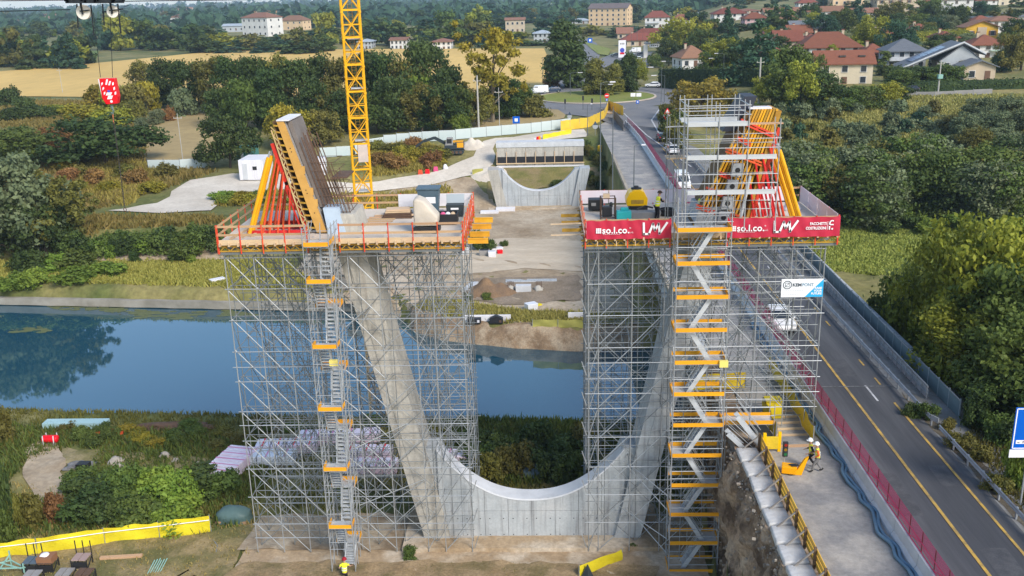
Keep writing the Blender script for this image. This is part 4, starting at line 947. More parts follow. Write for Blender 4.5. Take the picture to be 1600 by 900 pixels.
for k in range(3): blob(o, 'bundle', (-6.2+0.3*k, 57.5, 21.95), (0.36, 0.4, 0.22), [mat('pink_rag', (0.62, 0.10, 0.22), 0.8), M_white, M_wood2][k], k)
o = empty('plastic_crate', (-5.75, 59.6, 21.4), 'dark crate with a raised grey lid behind the black open crate', 'crate')
m = MB(); m.box((-5.75, 59.6, 21.8), (1.0, 0.8, 0.8), taper=1.12); m.build('body', mat('dark_grey_plastic', (0.035, 0.045, 0.05), 0.5), o, bevel=0.03)
m = MB(); m.box((-5.75, 59.95, 22.45), (1.15, 0.08, 0.6), M=Matrix.Rotation(R(-25), 3, 'X')); m.build('lid', mat('grey_lid', (0.32, 0.36, 0.38), 0.5), o, bevel=0.02)
m = MB(); m.box((-5.75, 59.16, 21.95), (0.5, 0.02, 0.12)); m.build('label_plate', M_print, o)
o = empty('timber_stack', (-9.3, 60.2, 21.4), 'stack of dark boards and offcuts behind the cream tarpaulin', 'timber stack')
for k in range(5): box_obj('board', (-9.6, 60.2+0.05*k, 21.47+0.11*k), (1.9-0.1*k, 0.9, 0.09), M_rust if k < 3 else M_wood2, o, 0.03*k)
for k in range(5): box_obj('offcut', (-8.5+0.16*k, 60.1, 21.6+0.07*(k % 3)), (0.5, 0.12, 0.1), M_wood2, o, 0.6+0.9*k)
for k in range(5): 
    o = tag(box_obj('loose_plank', (-11.0+0.15*k, 58.5+0.55*k, 21.44), (2.4-0.2*k, 0.2, 0.05), M_wood, None, 0.06*k-0.1), ['short', 'middling', 'grey', 'long', 'thin'][k]+' loose plank on the floor of the left deck', 'plank', 'loose planks on the left deck')
    o['label'] = 'loose plank lying flat on the floor of the left deck'
tag(MB().box((-9.0, 61.4, 21.46), (4.4, 1.2, 0.05), 0.03).build('floor_sheet', M_ply, None), 'long brown sheet lying at the back of the left deck', 'board')
o = empty('site_compressor', (4.35, 58.6, 21.4), 'bright yellow compressor with black base on the right deck', 'compressor')
m = MB(); m.prism([(3.55, 22.0), (5.2, 22.0), (5.25, 22.55), (4.95, 23.1), (4.6, 23.25), (4.1, 23.25), (3.75, 23.05), (3.5, 22.55)], 57.9, 59.5, 'xz'); hood = m.build('hood', mat('bright_yellow_paint', (0.84, 0.47, 0.0), 0.35), o, bevel=0.08, smooth=False)
m = MB(); m.box((4.4, 57.88, 22.35), (1.0, 0.05, 0.3)); m.build('grille', M_ygird, hood)
m = MB(); m.lathe((4.35, 58.6, 23.24), [(0.45, 0), (0.42, 0.1), (0.2, 0.14), (0.18, 0.24)], 14); m.build('exhaust_cap', M_black, hood)
m = MB(); m.box((4.5, 58.6, 21.75), (1.5, 1.3, 0.5)); m.build('chassis', M_black, o, bevel=0.05)
for x in (3.7, 5.0): MB().lathe((x, 57.85, 21.66), [(0.24, 0), (0.24, 0.2)], 12, 'y').build('wheel', M_black, o)
o = empty('generator', (2.9, 59.8, 21.4), 'small black generator at the back left of the right deck', 'generator')
m = MB(); m.box((2.9, 59.8, 21.85), (0.95, 0.8, 0.7)); m.build('body', M_black, o, bevel=0.06); m = MB(); m.box((2.75, 59.37, 21.9), (0.3, 0.03, 0.2)); m.build('panel', M_grey, o)
o = empty('machine_cage', (3.5, 56.9, 21.4), 'black tubular frame holding an engine on the right deck', 'machine')
m = MB()
for x in (3.05, 3.95):
    for y in (56.5, 57.3): m.tube((x, y, 21.42), (x, y, 22.75), 0.035, 6)
for z in (21.5, 22.72):
    for y in (56.5, 57.3): m.tube((3.05, y, z), (3.95, y, z), 0.03, 6)
    for x in (3.05, 3.95): m.tube((x, 56.5, z), (x, 57.3, z), 0.03, 6)
m.build('frame', M_rust, o); m = MB(); m.box((3.45, 56.9, 21.85), (0.6, 0.55, 0.65)); m.box((3.7, 56.9, 22.25), (0.2, 0.3, 0.3)); m.build('engine', M_black, o, bevel=0.06); MB().box((3.4, 56.8, 22.85), (0.4, 0.3, 0.25)).build('carton', M_wood2, o)
o = empty('pump_unit', (4.6, 56.3, 21.4), 'turquoise pump on a grey trough beside the yellow compressor', 'pump')
m = MB(); m.box((4.15, 56.0, 21.75), (0.9, 0.6, 0.5)); m.box((4.2, 56.2, 22.05), (0.5, 0.3, 0.2)); m.build('housing', mat('turquoise_paint', (0.03, 0.42, 0.40), 0.45), o, bevel=0.06)
m = MB(); m.box((5.45, 56.2, 21.65), (1.8, 0.7, 0.5), taper=1.1); m.build('trough', M_grey, o, bevel=0.03); m = MB(); m.path([(5.0, 56.3, 22.0), (5.5, 56.5, 22.15), (6.0, 56.4, 22.05)], 0.06); m.build('hose', M_black, o)
o = empty('round_tub', (6.35, 57.2, 21.4), 'black round tub on the right deck beside the yellow compressor', 'tub')
MB().lathe((6.35, 57.2, 21.43), [(0.42, 0), (0.5, 0.42), (0.46, 0.42), (0.4, 0.08)], 16).build('body', M_black, o)
o = empty('plastic_bag', (15.6, 60.6, 21.4), 'crumpled white plastic bag by the sheeting on the right deck', 'bag'); blob(o, 'body', (15.6, 60.6, 21.41), (1.0, 1.0, 0.55), M_white, 3, rough=0.3)
for n_, dx_, dy_ in (('site_compressor', 1.35, 2.0), ('generator', 0.25, 1.4), ('machine_cage', 0.3, 2.1), ('pump_unit', 0.6, 2.4), ('round_tub', 1.2, 2.2), ('wheeled_bin', -0.55, 0.6), ('tool_crate', -0.25, 0.6), ('plastic_crate', -0.15, 0.8)):
    if n_ == 'site_compressor': bpy.data.objects[n_].scale = (0.78, 0.78, 0.82)
    bpy.data.objects[n_].location.x += dx_; bpy.data.objects[n_].location.y += dy_
# ---------------------------------------------------------------- tower crane beyond the canal
MC = Vector((-21.9, 112.2, -0.3))
M_crane = mat('crane_yellow', (0.82, 0.42, 0.005), 0.45, (0.74, 0.36, 0.005), 0.8)
cr = empty('tower_crane', MC, 'yellow lattice mast of a tower crane on the far canal bank', 'tower crane')
m = MB(); m.box(MC+Vector((0, 0, 0.45)), (5.2, 5.2, 0.9)); m.build('foundation', M_beige, cr)
hw = 1.0; cor = [(-hw, -hw), (hw, -hw), (hw, hw), (-hw, hw)]; MROT = R(14)
def mp(a, b, z): return Vector((MC.x+a*math.cos(MROT)-b*math.sin(MROT), MC.y+a*math.sin(MROT)+b*math.cos(MROT), z))
sec = 3.0; z = 0.6
mesh0 = None
while z < 40:
    s_ = bpy.data.objects.new('mast_section', mesh0) if mesh0 else None
    if mesh0 is None:
        m = MB()
        for a, b in cor: m.bar(mp(a, b, z), mp(a, b, z+sec-0.03), 0.19, 0.19)
        for i in range(4):
            a, b = cor[i], cor[(i+1) % 4]
            m.bar(mp(*a, z+0.1), mp(*b, z+0.1), 0.13, 0.2); m.bar(mp(*a, z+1.5), mp(*b, z+1.5), 0.08, 0.1)
            mid = ((a[0]+b[0])/2, (a[1]+b[1])/2)
            m.bar(mp(*a, z+0.15), mp(*mid, z+1.5), 0.08, 0.1); m.bar(mp(*b, z+0.15), mp(*mid, z+1.5), 0.08, 0.1); m.bar(mp(*a, z+2.9), mp(*mid, z+1.5), 0.08, 0.1); m.bar(mp(*b, z+2.9), mp(*mid, z+1.5), 0.08, 0.1)
        for a, b in cor: m.box(mp(a, b, z+sec-0.12), (0.28, 0.28, 0.22), MROT)
        o = m.build('mast_section', M_crane, cr); mesh0 = o.data; z0c = z
    else:
        o = link('mast_section', mesh0, None, cr, (0, 0, z-z0c))
    z += sec
m = MB()
for a in (-0.25, 0.25): m.bar(mp(a, 0.75, 0.8), mp(a, 0.75, 40), 0.05, 0.05)
for k in range(120): m.bar(mp(-0.25, 0.75, 0.9+0.33*k), mp(0.25, 0.75, 0.9+0.33*k), 0.03, 0.03)
m.build('ladder', M_ygird, cr)
for zz in (13.0, 19.0, 25.0, 30.5): box_obj('mast_platform', mp(0.2, 0.0, zz), (1.5, 1.5, 0.08), M_plat, cr, MROT)
m = MB(); m.box(mp(0.25, -1.03, 17.6), (1.15, 0.05, 2.1), MROT); m.build('notice_board', mat('faded_board', (0.58, 0.47, 0.40), 0.7, (0.48, 0.40, 0.35), 1.0), cr)
# ---------------------------------------------------------------- crane jib, trolley and hook block
JY = 45.0; M_dark = mat('dark_steel', (0.018, 0.022, 0.026), 0.5, (0.03, 0.035, 0.04), 2.0, metal=0.3)
tr = empty('crane_trolley', (-20.6, JY, 34.3), 'black crane trolley with two white pulleys hanging on cables at the top left', 'crane trolley')
def jp(px, py): return AY(px, py, JY)
a = jp(110, 2); b = jp(187, 2)
m = MB()
for dy in (-0.45, 0.45):
    m.bar(a+Vector((0, dy, 0.0)), b+Vector((0, dy, 0.0)), 0.10, 0.16); m.bar(a+Vector((0, dy, 0.35)), b+Vector((0, dy, 0.35)), 0.10, 0.10)
    for t in (0.0, 0.33, 0.66, 1.0): p = a+(b-a)*t+Vector((0, dy, 0)); m.bar(p, p+Vector((0, 0, 0.7)), 0.1, 0.1)
for t in (0.05, 0.4, 0.6, 0.95): p = a+(b-a)*t; m.bar(p+Vector((0, -0.5, 0.0)), p+Vector((0, 0.5, 0.0)), 0.12, 0.14)
m.build('carriage', M_dark, tr)
for px, r_ in ((131, 0.32), (177, 0.27)):
    c = jp(px, 19 if px < 150 else 18)
    m = MB(); m.lathe((c.x, c.y-0.09, c.z), [(r_*0.45, 0), (r_*0.8, 0.0), (r_, 0.0), (r_*0.88, 0.05), (r_*0.88, 0.13), (r_, 0.18), (r_*0.45, 0.18)], 24, 'y'); w_ = m.build('pulley', mat('white_nylon', (0.78, 0.73, 0.64), 0.5), tr, smooth=False)
    m = MB(); m.bar(c+Vector((0, -0.12, -0.1)), c+Vector((-0.05, -0.12, 0.7)), 0.05, 0.14, up=(0, 1, 0)); m.bar(c+Vector((-0.1, -0.14, 0.05)), c+Vector((0.32, -0.14, 0.08)), 0.05, 0.12, up=(0, 1, 0)); m.build('fork', M_dark, w_)
for p, q in (((120, 6), (122, 42)), ((142, 8), (147, 55)), ((160, 6), (163, 40)), ((184, 6), (189, 52))):
    m = MB(); m.tube(jp(*p), jp(*q), 0.035, 6); m.build('guide_rod', M_dark, tr)
m = MB(); m.bar(jp(160, 19), jp(192, 14), 0.08, 0.06); m.build('cross_bar', M_dark, tr)
for k, (x1_, y1_, x2_, y2_) in enumerate(((-260, 24, 110, 15), (-260, 4, 112, 0), (186, 2, 1400, -14))):
    tag(MB().tube(jp(x1_, y1_), jp(x2_, y2_), 0.022, 5).build('crane_cable', M_dark), ['lower dark cable running left from the crane trolley', 'upper dark cable running left from the crane trolley', 'thin dark cable running right from the crane trolley'][k], 'cable')
hb = empty('hook_block', jp(172, 142), 'red and white striped crane hook block hanging at the left', 'hook block')
c = jp(171.5, 141.5); M_hred = mat('signal_red', (0.68, 0.005, 0.012), 0.4)
k_ = 1/37; poly = [(-13, 21), (13, 21), (15, -10), (12, -22), (-7, -23), (-13, -12)]
m = MB(); m.prism([(c.x+a_*k_, c.z+b_*k_) for a_, b_ in poly], JY-0.16, JY+0.16, 'xz'); m.build('cheek_plate', M_hred, hb, bevel=0.02)
m = MB(); m.prism([(c.x-15.5*k_, c.z+20*k_), (c.x-13.2*k_, c.z+20*k_), (c.x-12.2*k_, c.z-11*k_), (c.x-13.2*k_, c.z-9*k_)], JY-0.14, JY+0.14, 'xz'); m.build('side_plate', M_white, hb)
m = MB()
for a_, b_ in ((-9, 12), (-8, 4), (-7, -4), (10, 12), (11, 4), (12, -4)): 
    s_ = 1 if a_ < 0 else -1
    m.prism([(c.x+(a_-1.6)*k_, c.z+(b_-3)*k_), (c.x+(a_+1.4)*k_, c.z+(b_-1)*k_+0.02*s_), (c.x+(a_+1.6)*k_, c.z+(b_+3)*k_), (c.x+(a_-1.2)*k_, c.z+(b_+1.5)*k_)], JY-0.172, JY-0.161, 'xz')
for a_, b_, w2, h2 in ((-1, 15, 3, 9), (4, 13, 3, 7), (0, -5, 9, 5), (1, -11, 8, 6)): 
    m.prism([(c.x+(a_-w2/2-1)*k_, c.z+(b_-h2/2)*k_), (c.x+(a_+w2/2-1)*k_, c.z+(b_-h2/2)*k_), (c.x+(a_+w2/2+2)*k_, c.z+(b_+h2/2)*k_), (c.x+(a_-w2/2+2)*k_, c.z+(b_+h2/2)*k_)], JY-0.172, JY-0.161, 'xz')
MB().lathe((c.x+3*k_, JY-0.172, c.z-18*k_), [(0.06, 0), (0.06, 0.01)], 10, 'y').build('bolt_head', M_print, hb)
m.build('warning_stripes', M_print, hb)
MB().box((c.x+1*k_, JY-0.176, c.z-0.5*k_), (0.12, 0.008, 0.1)).build('blue_badge', mat('badge_blue', (0.05, 0.08, 0.45), 0.5), hb)
for px0, px1 in ((146, 157), (172, 176)): m = MB(); m.tube(jp(px0, 20), jp(px1, 121), 0.014, 5); m.build('hoist_rope', M_dark, hb)
m = MB(); m.tube(jp(174, 164), jp(176, 170), 0.06, 8); m.path([jp(175, 169), jp(177.5, 173), jp(176.5, 178), jp(174, 176)], 0.045, 6); m.build('hook', mat('grey_green_steel', (0.12, 0.17, 0.16), 0.5), hb)
ch = empty('lifting_chain', jp(176, 176), 'long dark chain hanging from the crane hook down to a ring', 'chain')
pts = [jp(176+19*t/40.0, 176+149*t/40.0) for t in range(41)]
m = MB()
for i in range(40):
    p, q = pts[i], pts[i+1]; d = (q-p)*0.1; off = Vector((0.022, 0, 0)) if i % 2 else Vector((0, 0.022, 0))
    m.path([p-d+off, q+d+off], 0.012, 5); m.path([p-d-off, q+d-off], 0.012, 5)
m.build('link', mat('chain_steel', (0.05, 0.045, 0.04), 0.6), ch)
m = MB(); m.tube(jp(176.3, 178), jp(177.6, 193), 0.035, 6, 0.02); m.build('sling_end', mat('orange_sling', (0.50, 0.16, 0.06), 0.7), ch)
m = MB(); q = pts[-1]; m.path([q+Vector((0.07*math.sin(2*math.pi*k/10), 0, -0.08+0.08*math.cos(2*math.pi*k/10))) for k in range(11)], 0.02, 5); m.build('end_ring', M_rust, ch)
# ---------------------------------------------------------------- people
M_skin = mat('skin', (0.42, 0.24, 0.16), 0.6); M_vest = mat('hi_vis_yellow', (0.78, 0.80, 0.03), 0.6, (0.70, 0.72, 0.03), 3.0); M_refl = mat('reflective_band', (0.62, 0.64, 0.64), 0.4)
M_hat = mat('white_helmet', (0.80, 0.80, 0.78), 0.35); M_navy = mat('navy_cloth', (0.03, 0.05, 0.09), 0.8); M_gtr = mat('grey_trousers', (0.20, 0.195, 0.19), 0.85); M_blk = mat('black_cloth', (0.012, 0.012, 0.014), 0.85)
M_hivor = mat('hi_vis_orange', (0.70, 0.14, 0.03), 0.6); M_boot = mat('boot_leather', (0.03, 0.028, 0.026), 0.7)
def skin(name, verts, edges, radii, m, parent, root=0, sub=1):
    me = bpy.data.meshes.new(name); me.from_pydata(verts, edges, []); o = bpy.data.objects.new(name, me); COL.objects.link(o)
    o.modifiers.new('s', 'SKIN').use_smooth_shade = True; s = o.modifiers.new('u', 'SUBSURF'); s.levels = sub; s.render_levels = sub
    for i, v in enumerate(me.skin_vertices[0].data):
        r = radii[i]; v.radius = r if isinstance(r, tuple) else (r, r); v.use_root = (i == root)
    bpy.context.view_layer.update(); dg = bpy.context.evaluated_depsgraph_get(); me2 = bpy.data.meshes.new_from_object(o.evaluated_get(dg)); bpy.data.objects.remove(o); me2.name = name
    return link(name, me2, m, parent)
def person(loc, rz, label, J, top=M_vest, sleeve=M_navy, legs=M_gtr, hat=M_hat, shorts=False, group=None, bare_arms=False):
    """J: joints of a pose, facing +y: keys el er hl hr (elbows, hands) kl kr fl fr (knees, feet) lean"""
    o = empty('person', loc, label, 'person', group, rz); lean = J.get('lean', 0.0)
    pel, chest, neck = Vector((0, 0, 0.96)), Vector((0, lean*0.7, 1.30)), Vector((0, lean, 1.50)); hd = Vector((0, lean*1.25+0.02, 1.66))
    sl, sr = Vector((-0.19, lean*0.95, 1.43)), Vector((0.19, lean*0.95, 1.43)); V = lambda k, d: Vector(J.get(k, d))
    el, er, hl, hr = V('el', (-0.27, 0.0, 1.16)), V('er', (0.27, 0, 1.16)), V('hl', (-0.25, 0.14, 0.92)), V('hr', (0.25, 0.14, 0.92))
    kl, kr, fl_, fr2 = V('kl', (-0.11, 0.03, 0.5)), V('kr', (0.11, 0.03, 0.5)), V('fl', (-0.12, -0.02, 0.08)), V('fr', (0.12, -0.02, 0.08))
    verts = [pel, chest, neck, hd, hd+Vector((0, 0.01, 0.13)), sl, el, hl, sr, er, hr, Vector((-0.1, 0, 0.9)), kl, fl_, fl_+Vector((0, 0.17, -0.04)), Vector((0.1, 0, 0.9)), kr, fr2, fr2+Vector((0, 0.17, -0.04)), hd+Vector((0, 0.105, -0.01))]
    edges = [(0, 1), (1, 2), (2, 3), (3, 4), (1, 5), (5, 6), (6, 7), (1, 8), (8, 9), (9, 10), (0, 11), (11, 12), (12, 13), (13, 14), (0, 15), (15, 16), (16, 17), (17, 18), (3, 19)]
    rad = [(0.15, 0.11), (0.16, 0.11), 0.06, (0.085, 0.10), 0.07, 0.065, 0.045, 0.03, 0.065, 0.045, 0.03, 0.085, 0.06, 0.042, 0.035, 0.085, 0.06, 0.042, 0.035, 0.018]
    for h, e, i in ((hl, el, 7), (hr, er, 10)):     # palm, four fingers and a thumb
        d = (h-e).normalized(); s_ = d.cross(Vector((0, 1, 0.3))).normalized(); palm = h+d*0.08; pi = len(verts); verts.append(palm); edges.append((i, pi)); rad.append((0.036, 0.022))
        for q, L in ((-0.030, 0.065), (-0.010, 0.080), (0.011, 0.076), (0.031, 0.060)):
            a = len(verts); verts += [palm+s_*q+d*0.03, palm+s_*q*1.2+d*(0.03+L*0.6)+Vector((0, 0.015, 0)), palm+s_*q*1.2+d*(0.03+L*0.8)+Vector((0, 0.04, 0))]
            edges += [(pi, a), (a, a+1), (a+1, a+2)]; rad += [0.010, 0.009, 0.008]
        a = len(verts); verts += [h+d*0.035-s_*0.045, h+d*0.075-s_*0.06+Vector((0, 0.02, 0))]; edges += [(i, a), (a, a+1)]; rad += [0.012, 0.010]
    skin('body', verts, edges, rad, M_skin, o)
    t = skin('vest' if top is M_vest else 'jacket', [pel+Vector((0, 0, -0.08)), pel+Vector((0, lean*0.3, 0.12)), chest+Vector((0, 0, 0.0)), chest+Vector((0, lean*0.15, 0.14)), neck+Vector((0, 0, -0.03)), sl+Vector((-0.02, 0, 0)), sr+Vector((0.02, 0, 0))],
             [(0, 1), (1, 2), (2, 3), (3, 4), (3, 5), (3, 6)], [(0.185, 0.14), (0.18, 0.14), (0.20, 0.15), (0.19, 0.13), 0.075, 0.085, 0.085], top, o, 1)
    for z in (1.06, 1.2): MB().lathe((0, lean*0.35*(z-0.95)/0.3, z), [(0.176, 0), (0.178, 0.05)], 12).build('reflective_band', M_refl, t, world=False).scale = (1.0, 0.77, 1)
    for s_, e, h, nm in ((sl, el, hl, 'sleeve'), (sr, er, hr, 'sleeve')):
        skin(nm, [s_, (s_+e)/2, e, e+(h-e)*0.85] if not bare_arms else [s_, s_+(e-s_)*0.4, s_+(e-s_)*0.75], [(0, 1), (1, 2), (2, 3)][:3 if not bare_arms else 2], [0.082, 0.068, 0.058, 0.045][:4 if not bare_arms else 3], sleeve, o)
    end = 0.35 if shorts else 0.92
    tv = [pel+Vector((0, 0, 0.02)), Vector((-0.1, 0, 0.86)), kl, kl+(fl_-kl)*end, Vector((0.1, 0, 0.86)), kr, kr+(fr2-kr)*end]
    if shorts: tv[3] = kl+(fl_-kl)*0.12; tv[6] = kr+(fr2-kr)*0.12
    skin('shorts' if shorts else 'trousers', tv, [(0, 1), (1, 2), (2, 3), (0, 4), (4, 5), (5, 6)], [(0.165, 0.125), 0.105, 0.08, 0.062 if not shorts else 0.08, 0.105, 0.08, 0.062 if not shorts else 0.08], legs, o)
    for f in (fl_, fr2): skin('boot', [f+Vector((0, -0.02, 0.12)), f+Vector((0, -0.01, -0.01)), f+Vector((0, 0.17, -0.035))], [(0, 1), (1, 2)], [0.06, 0.062, 0.045], M_boot, o, 1)
    hm = MB().lathe((hd.x, hd.y+0.01, hd.z+0.05), [(0.165, 0.0), (0.150, 0.015), (0.138, 0.05), (0.115, 0.11), (0.06, 0.15), (0.01, 0.16)], 14).build('helmet' if hat is M_hat else 'cap', hat, o, world=False, smooth=True)
    MB().box((hd.x, hd.y+0.16, hd.z+0.055), (0.17, 0.09, 0.02)).build('brim', hat, hm, world=False).location = (0, 0, 0)
    for s_ in (-1, 1): MB().lathe((hd.x+0.036*s_, hd.y+0.095, hd.z+0.02), [(0.002, 0), (0.013, 0.004), (0.002, 0.012)], 8, 'y').build('eye', M_black, o, world=False)
    return o
walk = dict(kl=(-0.11, 0.20, 0.52), fl=(-0.11, 0.26, 0.09), kr=(0.11, 0.0, 0.5), fr=(0.12, -0.28, 0.14), el=(-0.28, -0.05, 1.16), hl=(-0.22, 0.18, 1.02), er=(0.28, 0.02, 1.15), hr=(0.16, 0.26, 1.12), lean=0.06)
person((14.85, 48.75, 9.03), R(75), 'worker in white helmet, yellow vest and grey trousers walking on the closed lane', walk, sleeve=M_hivor)
person((14.62, 49.25, 9.03), R(85), 'second worker in dark clothes half hidden behind the one with grey trousers', dict(walk, kl=(-0.11, 0.26, 0.55), fl=(-0.11, 0.42, 0.1)), sleeve=M_blk, legs=M_blk)
climb = dict(kl=(-0.11, 0.22, 0.62), fl=(-0.11, 0.12, 0.28), kr=(0.11, 0.02, 0.5), fr=(0.11, -0.06, 0.08), el=(-0.32, 0.02, 1.2), hl=(-0.33, 0.24, 1.08), er=(0.36, 0.10, 1.30), hr=(0.42, 0.34, 1.20), lean=0.16)
person((-13.05, 52.1, -0.45), R(0), 'worker in yellow shirt, black shorts and dark red cap climbing the left stair tower', climb, sleeve=M_vest, legs=M_blk, hat=mat('dark_red_cap', (0.30, 0.01, 0.02), 0.7), shorts=True, bare_arms=True)
reach = dict(el=(-0.25, 0.18, 1.22), hl=(-0.12, 0.40, 1.2), er=(0.25, 0.18, 1.22), hr=(0.14, 0.42, 1.15), lean=0.12)
person((6.75, 58.0, 21.42), R(-60), 'worker with yellow vest and black trousers beside the scaffold on the right deck', reach, sleeve=M_blk, legs=M_blk, hat=mat('brown_hair', (0.04, 0.025, 0.018), 0.8))
person((9.15, 57.2, 21.42), R(-80), 'worker in lime jacket and brown trousers in front of the right formwork', reach, sleeve=M_vest, legs=mat('brown_trousers', (0.10, 0.065, 0.045), 0.85), hat=mat('brown_hair', (0.04, 0.025, 0.018), 0.8))
# ---------------------------------------------------------------- closed lane and old road furniture
M_ypl = mat('yellow_boards', (0.80, 0.47, 0.06), 0.65, (0.66, 0.36, 0.05), 0.8, 0.1, 5, vary=0.08); M_ymesh = mat('yellow_mesh_sheet', (0.72, 0.52, 0.03), 0.7, (0.58, 0.40, 0.02), 0.8, 0.4, 6)
M_post = mat('brown_post', (0.16, 0.10, 0.055), 0.8, (0.11, 0.07, 0.04), 2.0)
pr = empty('board_parapet', (12.35, 40, 9.0), 'parapet of yellow boards with brown posts along the broken edge', 'parapet')
ys_p = [36.0+1.72*k for k in range(10)]
for i, y in enumerate(ys_p):
    box_obj('post', (12.22, y, 9.55), (0.13, 0.10, 1.15), M_post, pr)
    m = MB(); m.bar((12.18, y, 9.95), (10.95, y-0.25, 9.02), 0.07, 0.07); m.build('brace', mat('grey_weathered_wood', (0.26, 0.235, 0.21), 0.8, (0.19, 0.17, 0.15), 2.0), pr)
    if i < 9:
        for k in range(3): box_obj('board', (12.31, y+0.86, 9.22+0.33*k), (0.035, 1.70, 0.27), M_ypl, pr)
M_sack = mat('white_ballast_bag', (0.56, 0.55, 0.53), 0.8, (0.42, 0.405, 0.38), 1.3, 0.5, 4)
for i in range(9):
    o = empty('ballast_block', (11.5, 36.9+1.72*i, 8.92), 'pale block bedded on the edge beside the yellow parapet', 'ballast block', 'pale blocks along the yellow parapet')
    m = MB(); m.box((11.52-0.02*(i % 3), 36.9+1.72*i, 9.08), (1.22, 1.55, 0.36), 0.03*((i*5) % 3-1)); m.build('body', M_sack, o, bevel=0.10, smooth=True)
# broken earth and rock face under the parapet
RF = None
V = []; F = []; ny_, nz_ = 190, 56
for i in range(ny_+1):
    y = 34+(67-34)*i/ny_
    for j in range(nz_+1):
        z = -0.4+9.45*j/nz_
        q = mnoise.noise(Vector((y*0.35, z*0.35, 1.3)))*0.75+mnoise.noise(Vector((y*1.1, z*0.9, 7.7)))*0.38+mnoise.noise(Vector((y*3.1, z*2.3, 2.2)))*0.26+abs(mnoise.noise(Vector((y*6.3, z*5.1, 4.2))))*0.2
        x = 10.78-0.10*(1-j/nz_)*3+q*(1.0 if j < nz_ else 0.3)-0.16*math.sin(j/nz_*3.14)
        V.append((x, y, z))
for i in range(ny_):
    for j in range(nz_): a = i*(nz_+1)+j; F.append((a, a+1, a+nz_+2, a+nz_+1))
for i in range(ny_+1): V.append((12.4, 34+(67-34)*i/ny_, 8.93))
k0 = (ny_+1)*(nz_+1)
for i in range(ny_): F.append((i*(nz_+1)+nz_, k0+i, k0+i+1, (i+1)*(nz_+1)+nz_))
m = MB(); m.add(V, F)
rf = m.build('rock_face', mat('broken_earth', (0.25, 0.165, 0.10), 0.95, (0.40, 0.31, 0.22), 0.55, 1.0, 3.5, col3=(0.10, 0.068, 0.045), scale3=0.45, fine=0.35)); tag(rf, 'broken brown earth face under the closed lane', kind='structure')
rk = MB(); rr_ = random.Random(4)
for k in range(420):
    y = rr_.uniform(35, 54); z = 9.0-abs(rr_.gauss(0, 0.6)) if k % 2 else rr_.uniform(0, 8.8); s_ = rr_.uniform(0.05, 0.17)
    x = 10.75+rr_.gauss(0, 0.22)-0.3*(1-z/9); M_ = Matrix.Rotation(rr_.uniform(0, 6), 3, 'Z') @ Matrix.Rotation(rr_.uniform(0, 6), 3, 'X'); rk.box((x, y, z), (s_*1.3, s_, s_*0.8), taper=0.6, M=M_)
tag(rk.build('rubble', mat('grey_rubble', (0.33, 0.285, 0.23), 0.9, (0.22, 0.18, 0.14), 1.0, 0.4, 6)), 'grey broken stones along the torn edge of the lane', kind='stuff')
# barrier with red mesh, hoses
bb = empty('concrete_barrier', (16.85, 100, 9.0), 'row of white concrete barriers between closed lane and road', 'barrier')
for i in range(28):
    y0_ = 18+3.02*i; x = 16.9 if y0_ < 150 else 16.9
    if i == 0:
        m = MB(); m.prism([(16.62, 9.0), (17.18, 9.0), (17.14, 9.18), (17.0, 9.35), (16.98, 9.95), (16.84, 9.95), (16.80, 9.35), (16.66, 9.18)], y0_, y0_+2.98, 'xz'); first = m.build('barrier_element', M_concw, bb)
    else: link('barrier_element', first.data, None, bb, (0, 3.02*i, 0))
for i in range(28, 59):
    y0_ = 18+3.02*i; x_ = lambda yy: -0.9*max(0, (yy-165)/30)**2; o_ = link('barrier_element', first.data, None, bb, (0, 3.02*i, 0)); o_.location.x += x_(y0_)
M_mesh = net_mat('red_mesh_net', (0.64, 0.035, 0.17), 0.58, 30); M_mpost = mat('dark_red_post', (0.16, 0.012, 0.03), 0.6); M_mwire = mat('crimson_wire', (0.55, 0.02, 0.10), 0.6)
mf = empty('red_mesh_fence', (17.0, 60, 9.0), 'crimson mesh fence on thin posts above the white barriers', 'mesh fence')
for i in range(116):
    y = 18+1.52*i; x_ = 17.0-0.9*max(0, (y-165)/30)**2
    if y < 195: tube_obj('fence_post', (x_, y, 9.3), (x_, y, 11.0), M_mpost, mf, 0.028, 5)
    z1_ = 10.15
    if i < 115 and y < 195:
        m = MB(); m.add([(17.03, y+0.03, 10.05), (17.03, y+1.49, 10.05), (17.03, y+1.49, 10.98), (17.03, y+0.03, 10.98)], [(0, 1, 2, 3)]) if i == 0 else None
        if i == 0: net0 = m.build('net_panel', M_mesh, mf)
        else: link('net_panel', net0.data, None, mf, (x_-17.0, 1.52*i, 0))
for z in (9.98, 10.45): tube_obj('wire', (16.96, 18, z), (16.96, 150, z), M_mwire, mf, 0.022, 5)
for i in range(40): m = MB(); m.bar((16.95, 18+3.04*i, 10.45), (16.95, 19.5+3.04*i, 10.0), 0.035, 0.03); m.build('tie', M_mwire, mf)
M_hose = mat('blue_grey_hose', (0.10, 0.19, 0.27), 0.5, (0.14, 0.24, 0.32), 1.5, vary=0.0)
for k in range(2):
    pts = []
    for i in range(140):
        y = 24+0.36*i; x = 16.3+0.19*k+0.11*math.sin(y*1.15+0.3)+0.10*math.sin(y*2.3+1)+0.05*math.sin(y*3.7+k)
        pts.append((x, y, 9.13+0.03*math.sin(y*2+k)))
    tag(MB().path(pts, 0.09, 8).build('hose', M_hose, smooth=True), ['blue grey hose snaking along the closed lane, the one nearer the workers', 'blue grey hose snaking along the closed lane, the one against the white barrier'][k], 'hose', 'hoses along the barrier')
